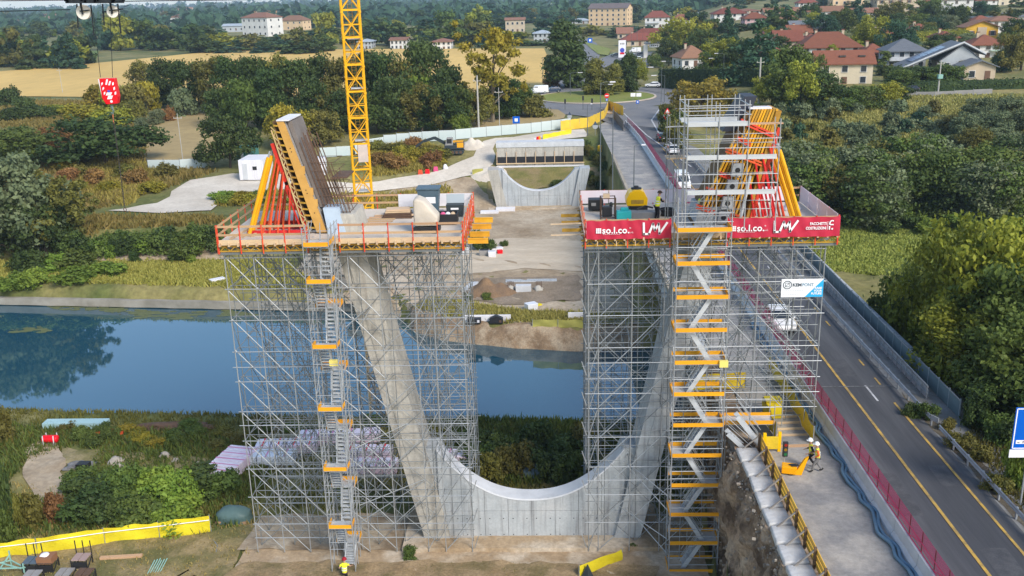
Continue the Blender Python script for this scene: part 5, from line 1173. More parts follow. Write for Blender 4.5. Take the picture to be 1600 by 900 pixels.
# yellow sheeted barriers near the scaffold
def sheet_fence(label, pts, h=1.05, m=M_ymesh, name='yellow_sheet_fence', posts=True, cat='fence', th=0.05):
    o = empty(name, pts[0], label, cat)
    for a, b in zip(pts, pts[1:]):
        a, b = Vector(a), Vector(b); n = max(1, int((b-a).length/0.5)); mb = MB(); V = []; F = []
        nrm = Vector((-(b-a).y, (b-a).x, 0)).normalized()
        for i in range(n+1):
            for j in range(5):
                p = a+(b-a)*(i/n)+Vector((0, 0, 0.04+h*j/4+(0.05*math.sin(i*1.7+a.x) if j == 4 else 0)))+nrm*(0.07*math.sin(i*1.3+j*0.9+a.y)); V.append(p)
        for i in range(n):
            for j in range(4): F.append((i*5+j, (i+1)*5+j, (i+1)*5+j+1, i*5+j+1))
        mb.add(V, F); mb.build('sheet', m, o, smooth=True)
        if posts:
            L = (b-a).length
            for i in range(max(2, int(L/2.2)+1)):
                p = a+(b-a)*(i/max(1, int(L/2.2))); tube_obj('post', p, p+Vector((0, 0, h+0.12)), M_steel, o, 0.03, 5)
    return o
sheet_fence('yellow sheeted fence beside the hoses at the end of the closed lane', [(15.55, 52.2, 9.0), (15.65, 57, 9.0), (15.6, 64, 9.0)], 1.1)
sheet_fence('yellow sheeted fence beside the walkway stair at the scaffold', [(13.45, 52.6, 9.0), (13.5, 56.5, 9.0)], 1.15)
sheet_fence('long yellow sheeting behind the zigzag stair tower', [(9.6, 60.5, 9.0), (13.3, 60.8, 9.0)], 1.1)
for k in range(5): tag(box_obj('loose_beam', (14.5, 53.4+0.85*k, 9.07), (2.1, 0.12, 0.12), M_wood2, None, 0.03*k), 'pale timber beam laid across the closed lane between yellow fences', 'beam', 'beams across the closed lane')
tag(box_obj('long_beam', (13.9, 51.9, 9.08), (3.6, 0.14, 0.14), M_wood, None, 0.05), 'long timber beam lying across the lane in front of the yellow fence', 'beam')
o = empty('yellow_gate', (12.6, 51.4, 9.0), 'small yellow gate with sheet at the top of the parapet', 'gate')
for x in (12.45, 13.35): box_obj('gate_post', (x, 51.2+0.15*(x > 13), 9.65), (0.18, 0.12, 1.25), mat('bright_yellow_paint', (0.80, 0.50, 0.0), 0.35), o)
m = MB(); m.box((12.9, 51.3, 9.6), (0.75, 0.05, 0.8)); m.build('sheet', M_ymesh, o)
o = empty('yellow_barrel', (14.0, 56.0, 9.0), 'yellow box container between the yellow sheet fences', 'container'); m = MB(); m.box((14.05, 56.2, 9.6), (1.0, 0.8, 1.15)); m.build('body', mat('dull_yellow_plastic', (0.60, 0.46, 0.01), 0.5), o, bevel=0.08); m = MB(); m.box((14.05, 56.2, 10.2), (1.06, 0.86, 0.1)); m.build('lid', mat('dull_yellow_plastic', (0.60, 0.46, 0.01)), o, bevel=0.04)
# folding site signal
o = empty('portable_signal', (13.6, 48.4, 9.0), 'orange folded traffic signal cart lying on the closed lane', 'traffic signal')
Yc = mat('amber_paint', (0.80, 0.36, 0.0), 0.4)
m = MB(); m.box((13.35, 48.3, 9.38), (0.95, 0.7, 0.5), -0.25); m.build('battery_box', Yc, o, bevel=0.05)
m = MB(); m.prism([(13.55, 9.05), (14.1, 9.02), (14.5, 10.35), (14.25, 10.2), (13.85, 9.5)], 48.0, 48.2, 'xz'); m.build('side_leaf', Yc, o, bevel=0.03)
m = MB(); m.tube((13.3, 48.3, 9.64), (13.9, 48.15, 9.7), 0.06, 7); m.tube((13.4, 47.98, 9.15), (13.4, 48.6, 9.15), 0.14, 10); m.box((13.6, 48.2, 9.66), (0.35, 0.3, 0.1)); m.build('folding_arm', M_black, o)
m = MB(); m.tube((13.1, 48.7, 9.1), (13.1, 48.7, 10.1), 0.035, 6); m.build('mast', M_steel, o)
m = MB(); m.box((13.1, 48.62, 10.62), (0.34, 0.2, 1.05)); hs_ = m.build('signal_head', M_black, o, bevel=0.04)
for k, cc in enumerate(((0.25, 0.02, 0.01), (0.22, 0.12, 0.01), (0.02, 0.12, 0.04))): MB().lathe((13.1, 48.5, 10.95-0.33*k), [(0.11, 0), (0.10, 0.02), (0.02, 0.03)], 12, 'y').build('lens', mat('lens_%s' % 'abc'[k], cc, 0.2), hs_)
o.location += Vector((-0.1, 0.35, 0)); o.scale = (0.85, 0.85, 0.85)
# guardrails, railing and panel fence right of the road
M_rail = mat('weathered_rail', (0.36, 0.375, 0.385), 0.5, (0.26, 0.275, 0.285), 1.2, metal=0.25)
def guardrail(label, line, z0=9.0):
    o = empty('guardrail', line[0], label, 'guardrail'); L = [Vector(p) for p in line]
    prof = [(0.0, 0.46), (0.05, 0.50), (0.05, 0.55), (0.0, 0.60), (0.0, 0.63), (0.05, 0.68), (0.05, 0.73), (0.0, 0.78)]
    V = []; F = []
    for i, p in enumerate(L):
        d = (L[min(i+1, len(L)-1)]-L[max(i-1, 0)]).normalized(); n = Vector((-d.y, d.x, 0))
        for a, b in prof: V.append(p+n*(a+0.03)+Vector((0, 0, b)))
    k = len(prof)
    for i in range(len(L)-1):
        for j in range(k-1): F.append((i*k+j, (i+1)*k+j, (i+1)*k+j+1, i*k+j+1))
    m = MB(); m.add(V, F); m.build('rail', M_rail, o)
    m2 = MB(); tot = 0
    for a, b in zip(L, L[1:]):
        n = max(1, int(round((b-a).length/2.0)))
        for i in range(n): p = a+(b-a)*(i/n); box_obj('post', p+Vector((0.05, 0, 0.36)), (0.08, 0.12, 0.74), M_rail, o)
    m = MB(); e = L[0]; m.bar(e+Vector((-0.02, 0, 0.62)), e+Vector((0.25, -0.5, 0.6)), 0.05, 0.34); m.build('end_piece', M_rail, o); return o
guardrail('steel guardrail along the bridge road between asphalt and footpath', [(23.3, 54.6, 9), (23.25, 66, 9), (23.2, 84, 9), (23.15, 110, 9), (23.1, 150, 9), (22.9, 176, 9)])
guardrail('steel guardrail at the lower right beside the weeds', [(23.35, 20, 9), (23.4, 36, 9), (23.3, 53.2, 9)])
rl = empty('bridge_railing', (24.6, 60, 9.0), 'grey parapet railing with short uprights along the footpath', 'railing')
for z, w_ in ((9.45, 0.10), (9.95, 0.12)): m = MB(); m.bar((24.55, 58.5, z), (24.95, 120, z), 0.06, w_); m.build('rail', M_rail, rl)
for i in range(64): y = 58.6+0.95*i; box_obj('upright', (24.55+0.4*(y-58.5)/61.5, y, 9.5), (0.05, 0.06, 1.0), M_rail, rl)
m = MB(); m.add([(24.62, 58.5, 9.05), (25.02, 120, 9.05), (25.02, 120, 9.75), (24.62, 58.5, 9.75)], [(0, 1, 2, 3)]); m.build('infill', mat('light_grey_panel', (0.42, 0.43, 0.44), 0.6, (0.33, 0.34, 0.35), 0.8), rl)
pf = empty('panel_fence', (25.8, 60, 9.0), 'blue grey panel fence on the outer edge of the footpath', 'fence'); M_pf = mat('blue_grey_panel', (0.13, 0.20, 0.225), 0.6, (0.10, 0.155, 0.18), 0.8)
for i in range(48):
    y = 55.6+1.75*i; x = 25.45+0.01*(y-55); box_obj('panel', (x, y+0.87, 9.62), (0.04, 1.68, 1.1), M_pf, pf); box_obj('post', (x-0.03, y, 9.68), (0.07, 0.07, 1.36), mat('fence_post_grey', (0.26, 0.31, 0.33), 0.6), pf)
m = MB(); m.bar((25.45, 55.6, 10.2), (26.3, 140, 10.2), 0.06, 0.05); m.build('top_rail', M_rail, pf)
# road sign at the right edge
SY = 45.0
sg = empty('road_sign', (24.2, SY, 9.0), 'blue road sign with white border and a white distance plate at the right edge', 'road sign')
zb, zt_, xl, xr = 12.25, 14.56, 23.36, 26.4
M_sblue = mat('sign_blue', (0.0, 0.10, 0.50), 0.35); M_sback = mat('sign_back', (0.35, 0.36, 0.37), 0.5)
m = MB(); m.box(((xl+xr)/2, SY, (zb+zt_)/2), (xr-xl, 0.05, zt_-zb)); m.build('panel', M_sblue, sg, bevel=0.02)
m = MB(); e = 0.07
for a, b in (((xl+e, zb+e), (xr-e, zb+e)), ((xl+e, zt_-e), (xr-e, zt_-e)), ((xl+e, zb+e), (xl+e, zt_-e)), ((xr-e, zb+e), (xr-e, zt_-e))): m.add(*slab(Vector((a[0], SY-0.03, a[1])), Vector((b[0], SY-0.03, b[1])), 0.05, 0.01))
m.build('border', M_print, sg)
m = MB(); m.box((xl+0.92, SY-0.034, zb+0.42), (1.45, 0.012, 0.2)); m.build('name_strip', M_print, sg)
text_obj('lettering', 'via', (xl+0.26, SY-0.044, zb+0.37), 0.12, M_ink, sg); text_obj('lettering', 'Palio', (xl+0.52, SY-0.044, zb+0.36), 0.17, M_ink, sg, bold=0.004)
m = MB(); m.box((xl+0.78, SY-0.032, zb+0.85), (0.14, 0.01, 0.08)); m.box((xl+1.5, SY-0.032, zb+1.3), (0.9, 0.01, 0.14)); m.build('road_symbol', M_print, sg)
m = MB(); m.box(((xl+xr)/2-0.05, SY, zb-0.24), (xr-xl, 0.05, 0.44)); m.build('distance_plate', M_print, sg, bevel=0.02)
text_obj('lettering', '200 m', (xl+0.72, SY-0.032, zb-0.36), 0.3, M_ink, sg, bold=0.008)
for x in (24.3, 26.1): tube_obj('post', (x, SY+0.09, T(x, SY)-0.1), (x, SY+0.09, zt_-0.05), M_steel, sg, 0.05, 8)
# the old bridge
ob = empty('road_bridge', (19, 86, 7.6), 'old concrete road bridge over the canal', 'bridge')
m = MB(); m.box((19.0, 86.3, 8.55), (16.4, 38.6, 0.84)); m.build('deck_slab', M_conc, ob)
for x in (11.3, 14.8, 18.4, 22.0, 26.2): box_obj('girder', (x, 86.3, 7.45), (0.6, 38.4, 1.35), M_conc, ob)
for y in (78.5, 95.0):
    m = MB(); m.box((18.8, y, 2.4), (14.2, 1.2, 8.8)); m.build('pier', M_conc2, ob); m = MB(); m.box((18.8, y, 6.6), (16.0, 1.8, 0.5)); m.build('pier_cap', M_conc2, ob)
for y in (67.6, 105.6): m = MB(); m.box((18.8, y, 3.2), (16.2, 1.2, 9.6)); m.build('abutment', M_conc2, ob)
m = MB(); m.bar((10.95, 67, 9.05), (10.95, 160, 9.05), 0.35, 0.5); m.build('edge_kerb', mat('old_stone_kerb', (0.38, 0.33, 0.25), 0.9, (0.28, 0.24, 0.18), 0.8, 0.4, 5), ob)
# ---------------------------------------------------------------- trees and shrubs
BARK = mat('bark', (0.075, 0.055, 0.04), 0.9, (0.05, 0.037, 0.028), 2.0, 0.4, 8)
L_dark = leafmat('leaf_dark_green', (0.018, 0.036, 0.014), (0.050, 0.075, 0.020))
L_mid = leafmat('leaf_mid_green', (0.030, 0.055, 0.016), (0.085, 0.115, 0.026))
L_olive = leafmat('leaf_olive', (0.055, 0.058, 0.015), (0.125, 0.115, 0.028))
L_yel = leafmat('leaf_yellow_green', (0.105, 0.105, 0.012), (0.23, 0.185, 0.025))
L_bright = leafmat('leaf_bright_green', (0.060, 0.105, 0.018), (0.135, 0.185, 0.030))
L_grey = leafmat('leaf_grey_green', (0.055, 0.080, 0.046), (0.135, 0.160, 0.095))
L_blue = leafmat('leaf_blue_green', (0.014, 0.042, 0.028), (0.040, 0.080, 0.046))
L_brown = leafmat('leaf_rusty', (0.10, 0.055, 0.022), (0.20, 0.115, 0.045))
L_fresh = leafmat('leaf_fresh_yellow_green', (0.085, 0.105, 0.012), (0.20, 0.205, 0.028))
tree_kind('round', 'round', 10, 8, 46, 5200, 0.27, 3)
tree_kind('wide', 'wide', 10, 10, 60, 6400, 0.27, 3)
tree_kind('near', 'wide', 15, 10, 110, 26000, 0.20, 2, r=0.26, shell=0.35, droop=0.5)
tree_kind('river', 'round', 12, 9, 80, 9500, 0.27, 3, shell=0.4, droop=0.2)
tree_kind('egg', 'egg', 8, 5.5, 70, 9000, 0.19, 2, flat=0.25)
tree_kind('cone', 'cone', 12, 8, 80, 6500, 0.26, 2, droop=0.3)
tree_kind('column', 'column', 10, 4, 30, 3500, 0.24, 2)
tree_kind('sparse', 'sparse', 16, 11, 60, 5600, 0.30, 2, shell=0.3)
tree_kind('bush', 'bush', 2.2, 3, 22, 2600, 0.13, 4, r=0.06, shell=0.4)
tree_kind('shrub', 'bush', 2.2, 3, 16, 1100, 0.20, 3, r=0.06, shell=0.4)
tree_kind('far', 'round', 11, 10, 16, 900, 0.75, 4, shell=0.5)
tree_kind('farcone', 'cone', 14, 7, 22, 800, 0.6, 2)
used = set()
HR = [(376, 20, 438, 58), (434, 24, 484, 48), (1008, 18, 1050, 44), (920, 4, 992, 42), (1112, 14, 1170, 35), (262, 12, 306, 42), (60, 20, 130, 36), (560, 12, 618, 31), (556, 60, 584, 77), (608, 60, 638, 77), (674, 60, 708, 78), (790, 30, 822, 53), (832, 48, 864, 67), (970, 45, 1052, 100), (1055, 66, 1108, 108), (1200, 8, 1380, 100), (1368, 0, 1442, 19), (1466, 0, 1600, 92), (1385, 60, 1600, 130), (350, 20, 392, 51), (505, 12, 532, 23), (0, 30, 36, 43), (905, 66, 960, 130)]
def tp(key, px, py, hp, wp, m, label, name='tree', cat='tree', group=None, **k):
    p = GT(px, py); s = ppm(p); return tree(key, p, hp/s*1.02, wp/s, m, label, name, cat, group, **k)
def tw(key, px_top, py_top, y, w, m, label, x=None, base=None, **k):
    t = AY(px_top, py_top, y); z = T(t.x, y) if base is None else base
    return tree(key, (t.x, y, z-0.2), t.z-z+0.2, w, m, label, **k)
# tree row behind the site: tall rounded back row, then the front row
back = [(228, 150, 36), (262, 168, 40), (297, 175, 42), (335, 178, 46), (372, 184, 46), (408, 188, 44), (436, 185, 48), (470, 186, 48), (508, 182, 46), (545, 184, 44), (583, 184, 48), (602, 186, 46), (640, 186, 44), (668, 184, 52), (700, 188, 42)]
for i, (x, y, w) in enumerate(back):
    hp = [52, 72, 76, 84, 90, 94, 92, 88, 92, 90, 98, 96, 88, 112, 80][i]
    tp('round', x, y, hp, w*1.25, [L_olive, L_dark, L_dark][i % 3], 'dark rounded tree in the back of the row before the wheat field', group='dark row of trees before the wheat field')
front = [(345, 200, 60, 50), (388, 208, 84, 62), (425, 204, 92, 60), (520, 203, 66, 56), (552, 205, 60, 54), (590, 208, 62, 60), (622, 206, 82, 60), (660, 206, 72, 62), (690, 205, 70, 60), (715, 202, 72, 50), (492, 205, 78, 50), (745, 196, 60, 56), (790, 184, 60, 60), (815, 180, 42, 46)]
for i, (x, y, h, w) in enumerate(front):
    tp('wide' if i % 2 else 'round', x, y, h, w, [L_dark, L_mid, L_dark, L_olive][i % 4], 'dark leafy tree in the front of the row beside the building site', group='dark row of trees beside the site')
tp('wide', 652, 186, 76, 60, L_bright, 'lighter green round tree inside the dark row')
tp('wide', 455, 232, 68, 70, L_yel, 'yellow green bushy tree right behind the leaning left formwork'); tp('wide', 500, 228, 55, 60, L_olive, 'olive tree between the leaning formwork and the crane mast')
tp('bush', 722, 209, 31, 30, L_bright, 'small bright green round bush at the white fence', 'bush', 'bush')
tp('sparse', 770, 192, 142, 92, L_yel, 'tall loose yellow green tree at the end of the dark row', bark=mat('pale_bark', (0.16, 0.13, 0.09), 0.9))
tp('wide', 360, 262, 80, 78, L_dark, 'round dark tree beside the white container')
tp('wide', 165, 258, 76, 145, L_dark, 'broad dark tree behind the yellow weeds of the left bank')
tp('bush', 288, 182, 44, 48, L_grey, 'grey green round shrub at the edge of the stubble field', 'shrub', 'shrub')
tp('bush', 264, 190, 24, 20, L_brown, 'small rusty shrub beside the grey green one', 'shrub', 'shrub'); tp('bush', 244, 195, 26, 26, L_grey, 'pale small shrub left of the rusty one', 'shrub', 'shrub'); tp('bush', 222, 202, 20, 22, L_grey, 'lowest pale shrub at the corner of the stubble field', 'shrub', 'shrub')
for i, (x, y, h, w) in enumerate([(150, 170, 38, 50), (185, 175, 46, 52), (215, 178, 48, 48), (130, 185, 24, 60), (180, 195, 28, 60), (205, 190, 34, 40), (232, 172, 46, 44), (90, 180, 18, 50), (250, 165, 40, 50)]):
    tp('bush', x, y, h, w, [L_yel, L_fresh, L_olive][i % 3], 'yellow green shrub in the thicket below the wheat field', 'shrub', 'shrub', 'yellow thicket below the wheat field')
for i, (x, y, h, w) in enumerate([(15, 166, 32, 40), (38, 172, 24, 30), (60, 186, 24, 46), (20, 190, 22, 40)]):
    tp('bush', x, y, h, w, L_dark, 'dark bush at the left edge below the wheat field', 'bush', 'bush', 'dark bushes at the left edge')
# left bank trees
tp('river', 35, 262, 60, 90, L_mid, 'green tree with rounded crown at the far left edge', cat='tree'); tp('river', 85, 240, 40, 50, L_brown, 'dull reddish tree behind the broad dark one')
tp('river', 28, 408, 160, 120, L_grey, 'tall grey green tree on the left bank, its crown mirrored in the canal'); tp('river', 75, 402, 110, 80, L_dark, 'darker tree right beside the tall grey green one'); tp('sparse', 100, 398, 125, 95, L_olive, 'thin leaning tree with open crown on the left bank', bark=BARK)
tp('river', -30, 405, 150, 110, L_dark, 'dark tree cut by the left edge of the picture')
for i in range(15):
    x = 110+i*17; tp('bush', x, 392-0.6*i+(i % 3)*3, 38-i % 4*5, 46, [L_mid, L_dark, L_mid, L_bright][i % 4], 'green bush in the hedge along the top of the left bluff', 'bush', 'bush', 'hedge along the bluff')
for i, (x, y, h, w) in enumerate([(288, 405, 34, 48), (210, 408, 20, 20), (175, 402, 30, 26), (120, 420, 30, 60), (40, 430, 40, 60), (300, 412, 16, 22)]):
    tp('bush', x, y, h, w, [L_mid, L_dark, L_bright][i % 3], 'small green bush at the foot of the left bluff', 'bush', 'bush', 'bushes at the foot of the bluff')
for i, (x, y, h, w) in enumerate([(85, 425, 28, 60), (120, 440, 22, 60), (60, 445, 26, 50), (170, 430, 24, 60), (20, 452, 26, 50)]):
    tp('bush', x, y, h, w, L_bright, 'fresh green clump in the tall grass of the left bank', 'bush', 'bush', 'fresh green clumps on the left bank')
# around the junction
tp('egg', 886, 138, 100, 74, L_dark, 'big dark egg shaped tree left of the main road'); tp('bush', 830, 182, 38, 52, L_olive, 'brown green bush on the corner left of the junction', 'bush', 'bush'); tp('bush', 800, 182, 30, 40, L_dark, 'dark bush left of the brown green corner bush', 'bush', 'bush'); tp('bush', 862, 136, 22, 26, L_brown, 'low rusty bush beside the big egg shaped tree', 'bush', 'bush')
tp('egg', 929, 149, 54, 42, L_olive, 'left clipped conifer on the roundabout island'); tp('egg', 957, 149, 48, 38, L_olive, 'middle, lowest clipped conifer on the roundabout island'); tp('egg', 982, 145, 58, 38, L_dark, 'right, tallest clipped conifer on the roundabout island')
tp('egg', 965, 118, 24, 20, L_dark, 'small conifer peeping out behind the clipped three'); tp('wide', 995, 132, 40, 36, L_fresh, 'yellow green tree behind the tallest clipped conifer'); tp('bush', 1022, 106, 24, 24, L_mid, 'round green bush beside the petrol station', 'bush', 'bush'); tp('wide', 1045, 103, 40, 36, L_dark, 'dark tree right of the petrol station')
for i, (x, y, h, w, m_) in enumerate([(1070, 88, 58, 70, L_fresh), (1050, 82, 40, 50, L_mid), (1095, 92, 46, 50, L_dark), (1130, 112, 50, 56, L_fresh), (1112, 118, 38, 44, L_mid), (1155, 118, 56, 60, L_dark)]):
    tp('wide', x, y, h, w, m_, ['yellow topped tree behind the petrol station', 'green tree left of the yellow topped one', 'dark tree right of the yellow topped one', 'yellow green garden tree beside the clipped hedge', 'green garden tree before the red roofed house', 'dark garden tree behind the clipped hedge'][i])
tp('cone', 1135, 86, 74, 46, L_blue, 'dark blue green conifer with a pointed top in the gardens'); tp('cone', 1182, 128, 96, 100, L_blue, 'great dark cedar behind the clipped hedge')
tp('wide', 1090, 190, 70, 90, L_yel, 'broad ochre tree behind the upper scaffold', m_dummy=None) if False else tree('wide', GT(1095, 192), 70/ppm(GT(1095, 192)), 100/ppm(GT(1095, 192)), leafmat('leaf_ochre', (0.10, 0.075, 0.018), (0.21, 0.15, 0.03)), 'broad ochre tree behind the upper scaffold')
for i, (x, y, h, w) in enumerate([(1042, 190, 30, 30), (1050, 205, 36, 40), (1150, 190, 46, 50), (1170, 198, 40, 50), (1060, 232, 46, 40)]): tp('bush', x, y, h, w, [L_olive, L_mid][i % 2], 'olive bush at the foot of the ochre tree', 'bush', 'bush', 'bushes below the ochre tree')
# clipped hedge
def hedge(label, a, b, h, w, m, n, leaf=0.3):
    a, b = Vector(a), Vector(b); d = b-a; V, F, v = leaf_arrays([(d.x*t, d.y*t, d.z*t+h*0.5, w, w, h*0.52) for t in np.linspace(0, 1, max(4, int(d.length/(w*0.9))))], n, leaf, 0.8, 0.2)
    o = empty('hedge', a, label, 'hedge'); link('crown', arr_mesh('crown', V, F, v), m, o)
    mb = MB(); u = d.normalized(); nn = Vector((-u.y, u.x, 0))*w*0.85; q = [(-nn), nn, d+nn, d-nn]
    mb.add([p+Vector((0, 0, -0.3)) for p in q]+[p+Vector((0, 0, h*0.95)) for p in q], [(0, 1, 2, 3), (4, 5, 6, 7), (0, 1, 5, 4), (1, 2, 6, 5), (2, 3, 7, 6), (3, 0, 4, 7)]); mb.build('core', m, o, world=False); return o
hedge('long clipped dark hedge along the road right of the roundabout', GT(1034, 137), GT(1215, 142), 5.2, 1.1, L_dark, 9000, 0.33)
hedge('low clipped hedge along the wall below the grey solar roofed house', GT(1425, 143), GT(1600, 138), 2.2, 0.9, L_dark, 5000, 0.25)
hedge('bright clipped hedge above the grey hip roofed house', GT(1425, 65), GT(1510, 62), 3.4, 1.2, L_fresh, 3500, 0.3)
hedge('dark hedge beside the beige annex', GT(1390, 128), GT(1470, 130), 3.6, 1.5, L_mid, 4500, 0.3)
# green belt under the houses, right
for i, (x, y, h, w) in enumerate([(1222, 172, 72, 60), (1250, 176, 92, 60), (1285, 176, 74, 60), (1318, 174, 62, 56), (1350, 170, 56, 50), (1380, 166, 60, 50), (1404, 158, 44, 44), (1268, 150, 76, 40), (1232, 152, 90, 60), (1300, 172, 60, 50), (1440, 132, 42, 50), (1475, 134, 40, 50), (1410, 140, 48, 40), (1205, 168, 62, 50)]):
    tp('wide' if i % 2 else 'round', x, y, h*(0.62 if 1290 < x < 1460 else 0.85), w, [L_mid, L_fresh, L_dark, L_mid][i % 4], 'ivy grown green tree in the belt below the houses', group='green belt below the houses')
gard = [(1362, 82, 56, 52, L_fresh, 'wide', 'round yellow green garden tree above the cream house'), (1402, 88, 54, 46, L_blue, 'wide', 'blue green garden tree right of the round yellow green one'), (1282, 60, 36, 50, L_blue, 'wide', 'dark blue green tree above the long white house'), (1315, 55, 40, 40, L_mid, 'wide', 'green tree between the long white house and the orange one'), (1338, 40, 40, 36, L_blue, 'cone', 'dark conifer below the orange house'),
 (1392, 38, 34, 46, L_olive, 'wide', 'ochre green tree before the beige apartment house'), (1450, 30, 30, 50, L_mid, 'wide', 'clipped green tree left of the tall white house'), (1490, 44, 34, 40, L_dark, 'wide', 'dark tree below the tall white house'), (1460, 52, 24, 36, L_blue, 'wide', 'small round blue green tree above the bright hedge'), (1480, 50, 26, 36, L_grey, 'wide', 'grey green ball tree above the bright hedge'), (1432, 48, 26, 36, L_mid, 'wide', 'green ball tree left of the small round one'),
 (1512, 70, 18, 32, L_grey, 'wide', 'grey green bush tree before the yellow house'), (1585, 62, 32, 44, L_dark, 'wide', 'dark tree right of the yellow house'), (1580, 112, 60, 50, L_olive, 'wide', 'brown green tree at the right edge by the annex'), (1575, 88, 36, 46, L_mid, 'wide', 'green tree right of the white red roofed house'), (1563, 112, 34, 12, L_dark, 'column', 'slim dark cypress beside the beige annex'), (1545, 24, 16, 34, L_dark, 'wide', 'dark tree by the road on the hill'), (1595, 110, 70, 50, L_olive, 'sparse', 'loose olive tree cut by the right edge'),
 (1340, 88, 24, 20, L_fresh, 'column', 'young tree before the long white house'), (1300, 92, 22, 22, L_fresh, 'wide', 'yellow green bush tree before the long white house'), (1380, 112, 30, 26, L_mid, 'column', 'green column tree between the cream and the grey house')]
for x, y, h, w, m_, k_, lb in gard: tp(k_, x, y, h, w, m_, lb)
# olive grove
rg = random.Random(11)
for i in range(64):
    x, y = rg.uniform(1215, 1610), rg.uniform(163, 232); p = GT(x, y)
    if x > 1500 and y < 180: continue
    tree('shrub', p, rg.uniform(2.0, 3.6), rg.uniform(3, 5), [L_grey, L_grey, L_grey, L_blue, L_olive][i % 5], 'grey green shrub in the overgrown field below the houses', 'shrub', 'shrub', 'shrubs in the overgrown field')
for i in range(16):
    x = 1490+i*8; y = 215+(i % 5)*9-(i*2)
    tp('river', x, y, 34+(i % 3)*8, 46, [L_grey, L_olive, L_grey][i % 3], 'tall grey green thicket tree on the right of the overgrown field', group='grey thicket on the right')
# river wood right of the road
for i in range(34):
    x = 1228+(i*47) % 385; y = 330+(i % 4)*9-(x-1228)*0.012; h = 84+(i*13) % 26-(8 if x < 1260 else 0)
    tp('river', x, y-(24 if i > 17 else 0), h, 78+(i*7) % 20, [L_grey, L_mid, L_dark, L_grey, L_olive, L_mid][i % 6], 'tall dark tree of the riverside wood right of the bridge', group='riverside wood right of the bridge')
for i in range(12): tp('bush', 1340+i*22, 352+(i % 3)*7, 28, 40, [L_mid, L_bright][i % 2], 'light green bush at the foot of the riverside wood', 'bush', 'bush', 'bushes at the foot of the riverside wood')
# near trees right of the road
for i, (x, y, d, w, m_, lb) in enumerate([(1525, 325, 70, 8.5, L_fresh, 'tall yellow green tree right of the bridge, its crown the highest'), (1592, 335, 66, 9, L_fresh, 'tall yellow green tree cut by the right edge'), (1455, 395, 78, 8, L_mid, 'thin tree left of the tall yellow green ones'), (1415, 440, 86, 7, L_dark, 'dark low tree beside the panel fence'), (1500, 450, 64, 8, L_fresh, 'yellow green tree leaning over the footpath'),
     (1580, 470, 58, 8, L_mid, 'dark olive tree behind the blue road sign'), (1480, 530, 66, 6, L_mid, 'green tree close behind the end of the panel fence'), (1545, 560, 56, 6.5, L_dark, 'dark tree with hanging branches left of the blue road sign'), (1605, 400, 62, 9, L_mid, 'green tree filling the right edge'), (1560, 390, 75, 8, L_fresh, 'tree between the two tall yellow green ones'), (1440, 475, 80, 6, L_olive, 'olive tree just outside the panel fence')]):
    t = AY(x, y, d); xx = max(t.x, 27.6+w*0.33); z = T(xx, d); tree('near', (xx, d, z-0.3), t.z-z+0.3, w, m_, lb)
for i, (x, y, hp, wp, m_, lb) in enumerate([(1448, 655, 36, 34, L_mid, 'green bush at the end of the guardrail'), (1420, 648, 26, 24, L_dark, 'small dark bush between railing and guardrail'), (1588, 760, 90, 40, L_bright, 'bright green bush beside the lower guardrail'), (1560, 770, 40, 40, L_olive, 'olive bush below the road sign'), (1500, 700, 30, 40, L_olive, 'low olive bush by the footpath end'), (1600, 700, 60, 60, L_dark, 'dark bush behind the road sign post'), (1525, 668, 60, 50, L_dark, 'dark bush right of the footpath end'), (1560, 690, 50, 50, L_mid, 'green bush left of the road sign post'), (1530, 720, 34, 40, L_olive, 'olive bush right of the lower guardrail'), (1480, 672, 26, 24, L_olive, 'little olive bush between the two guardrails')]):
    p = G(x, y, 9.0); s = ppm(p); tree('bush', (p.x, p.y, 8.9), hp/s, wp/s, m_, lb, 'bush', 'bush')
for i in range(14): tp('river', 1625+i*27, 345-(i % 3)*14, 100, 85, [L_grey, L_mid, L_dark][i % 3], 'riverside tree beyond the right edge of the picture', group='riverside trees beyond the right edge')
for i, (x, y) in enumerate([(44, 60), (50, 72), (47, 84)]): tree('near', (x, y, T(x, y)-0.3), 15, 9, [L_mid, L_fresh, L_olive][i], 'tall tree behind the trees at the right edge', group='tall trees behind the right edge')
# near bank bushes
nb = []
for i in range(26): nb.append((125+(i*53) % 275, 764+(i*29) % 60, 32+(i*7) % 24, 56+(i*11) % 30, [L_mid, L_dark, L_mid, L_bright, L_dark][i % 5]))
for x, y, h, w, m_ in nb:
    if x+w*0.5 > 335 and y > 778: continue
    tp('bush', x, y, h, w, m_, 'green bush in the thicket behind the yellow mesh fence', 'bush', 'bush', 'thicket behind the yellow mesh fence')
for i in range(16): tp('bush', 745+(i*41) % 200, 702+(i*17) % 58, 38+(i*5) % 18, 54, [L_dark, L_mid, L_olive, L_dark][i % 4], 'dark bush on the bank behind the curved pier wall', 'bush', 'bush', 'bushes behind the curved wall')
for i in range(18): tp('bush', 105+(i*67) % 280, 672+(i*13) % 30, 14+(i*5) % 10, 30, [L_olive, L_mid, L_yel, L_mid][i % 4], 'olive weed bush along the near canal bank', 'bush', 'bush', 'weed bushes along the near bank')
for i in range(12): tp('bush', 400+(i*61) % 330, 664+(i*11) % 16, 18, 34, [L_olive, L_mid][i % 2], 'low weed bush on the canal edge behind the scaffolding', 'bush', 'bush', 'weed bushes behind the scaffolding')
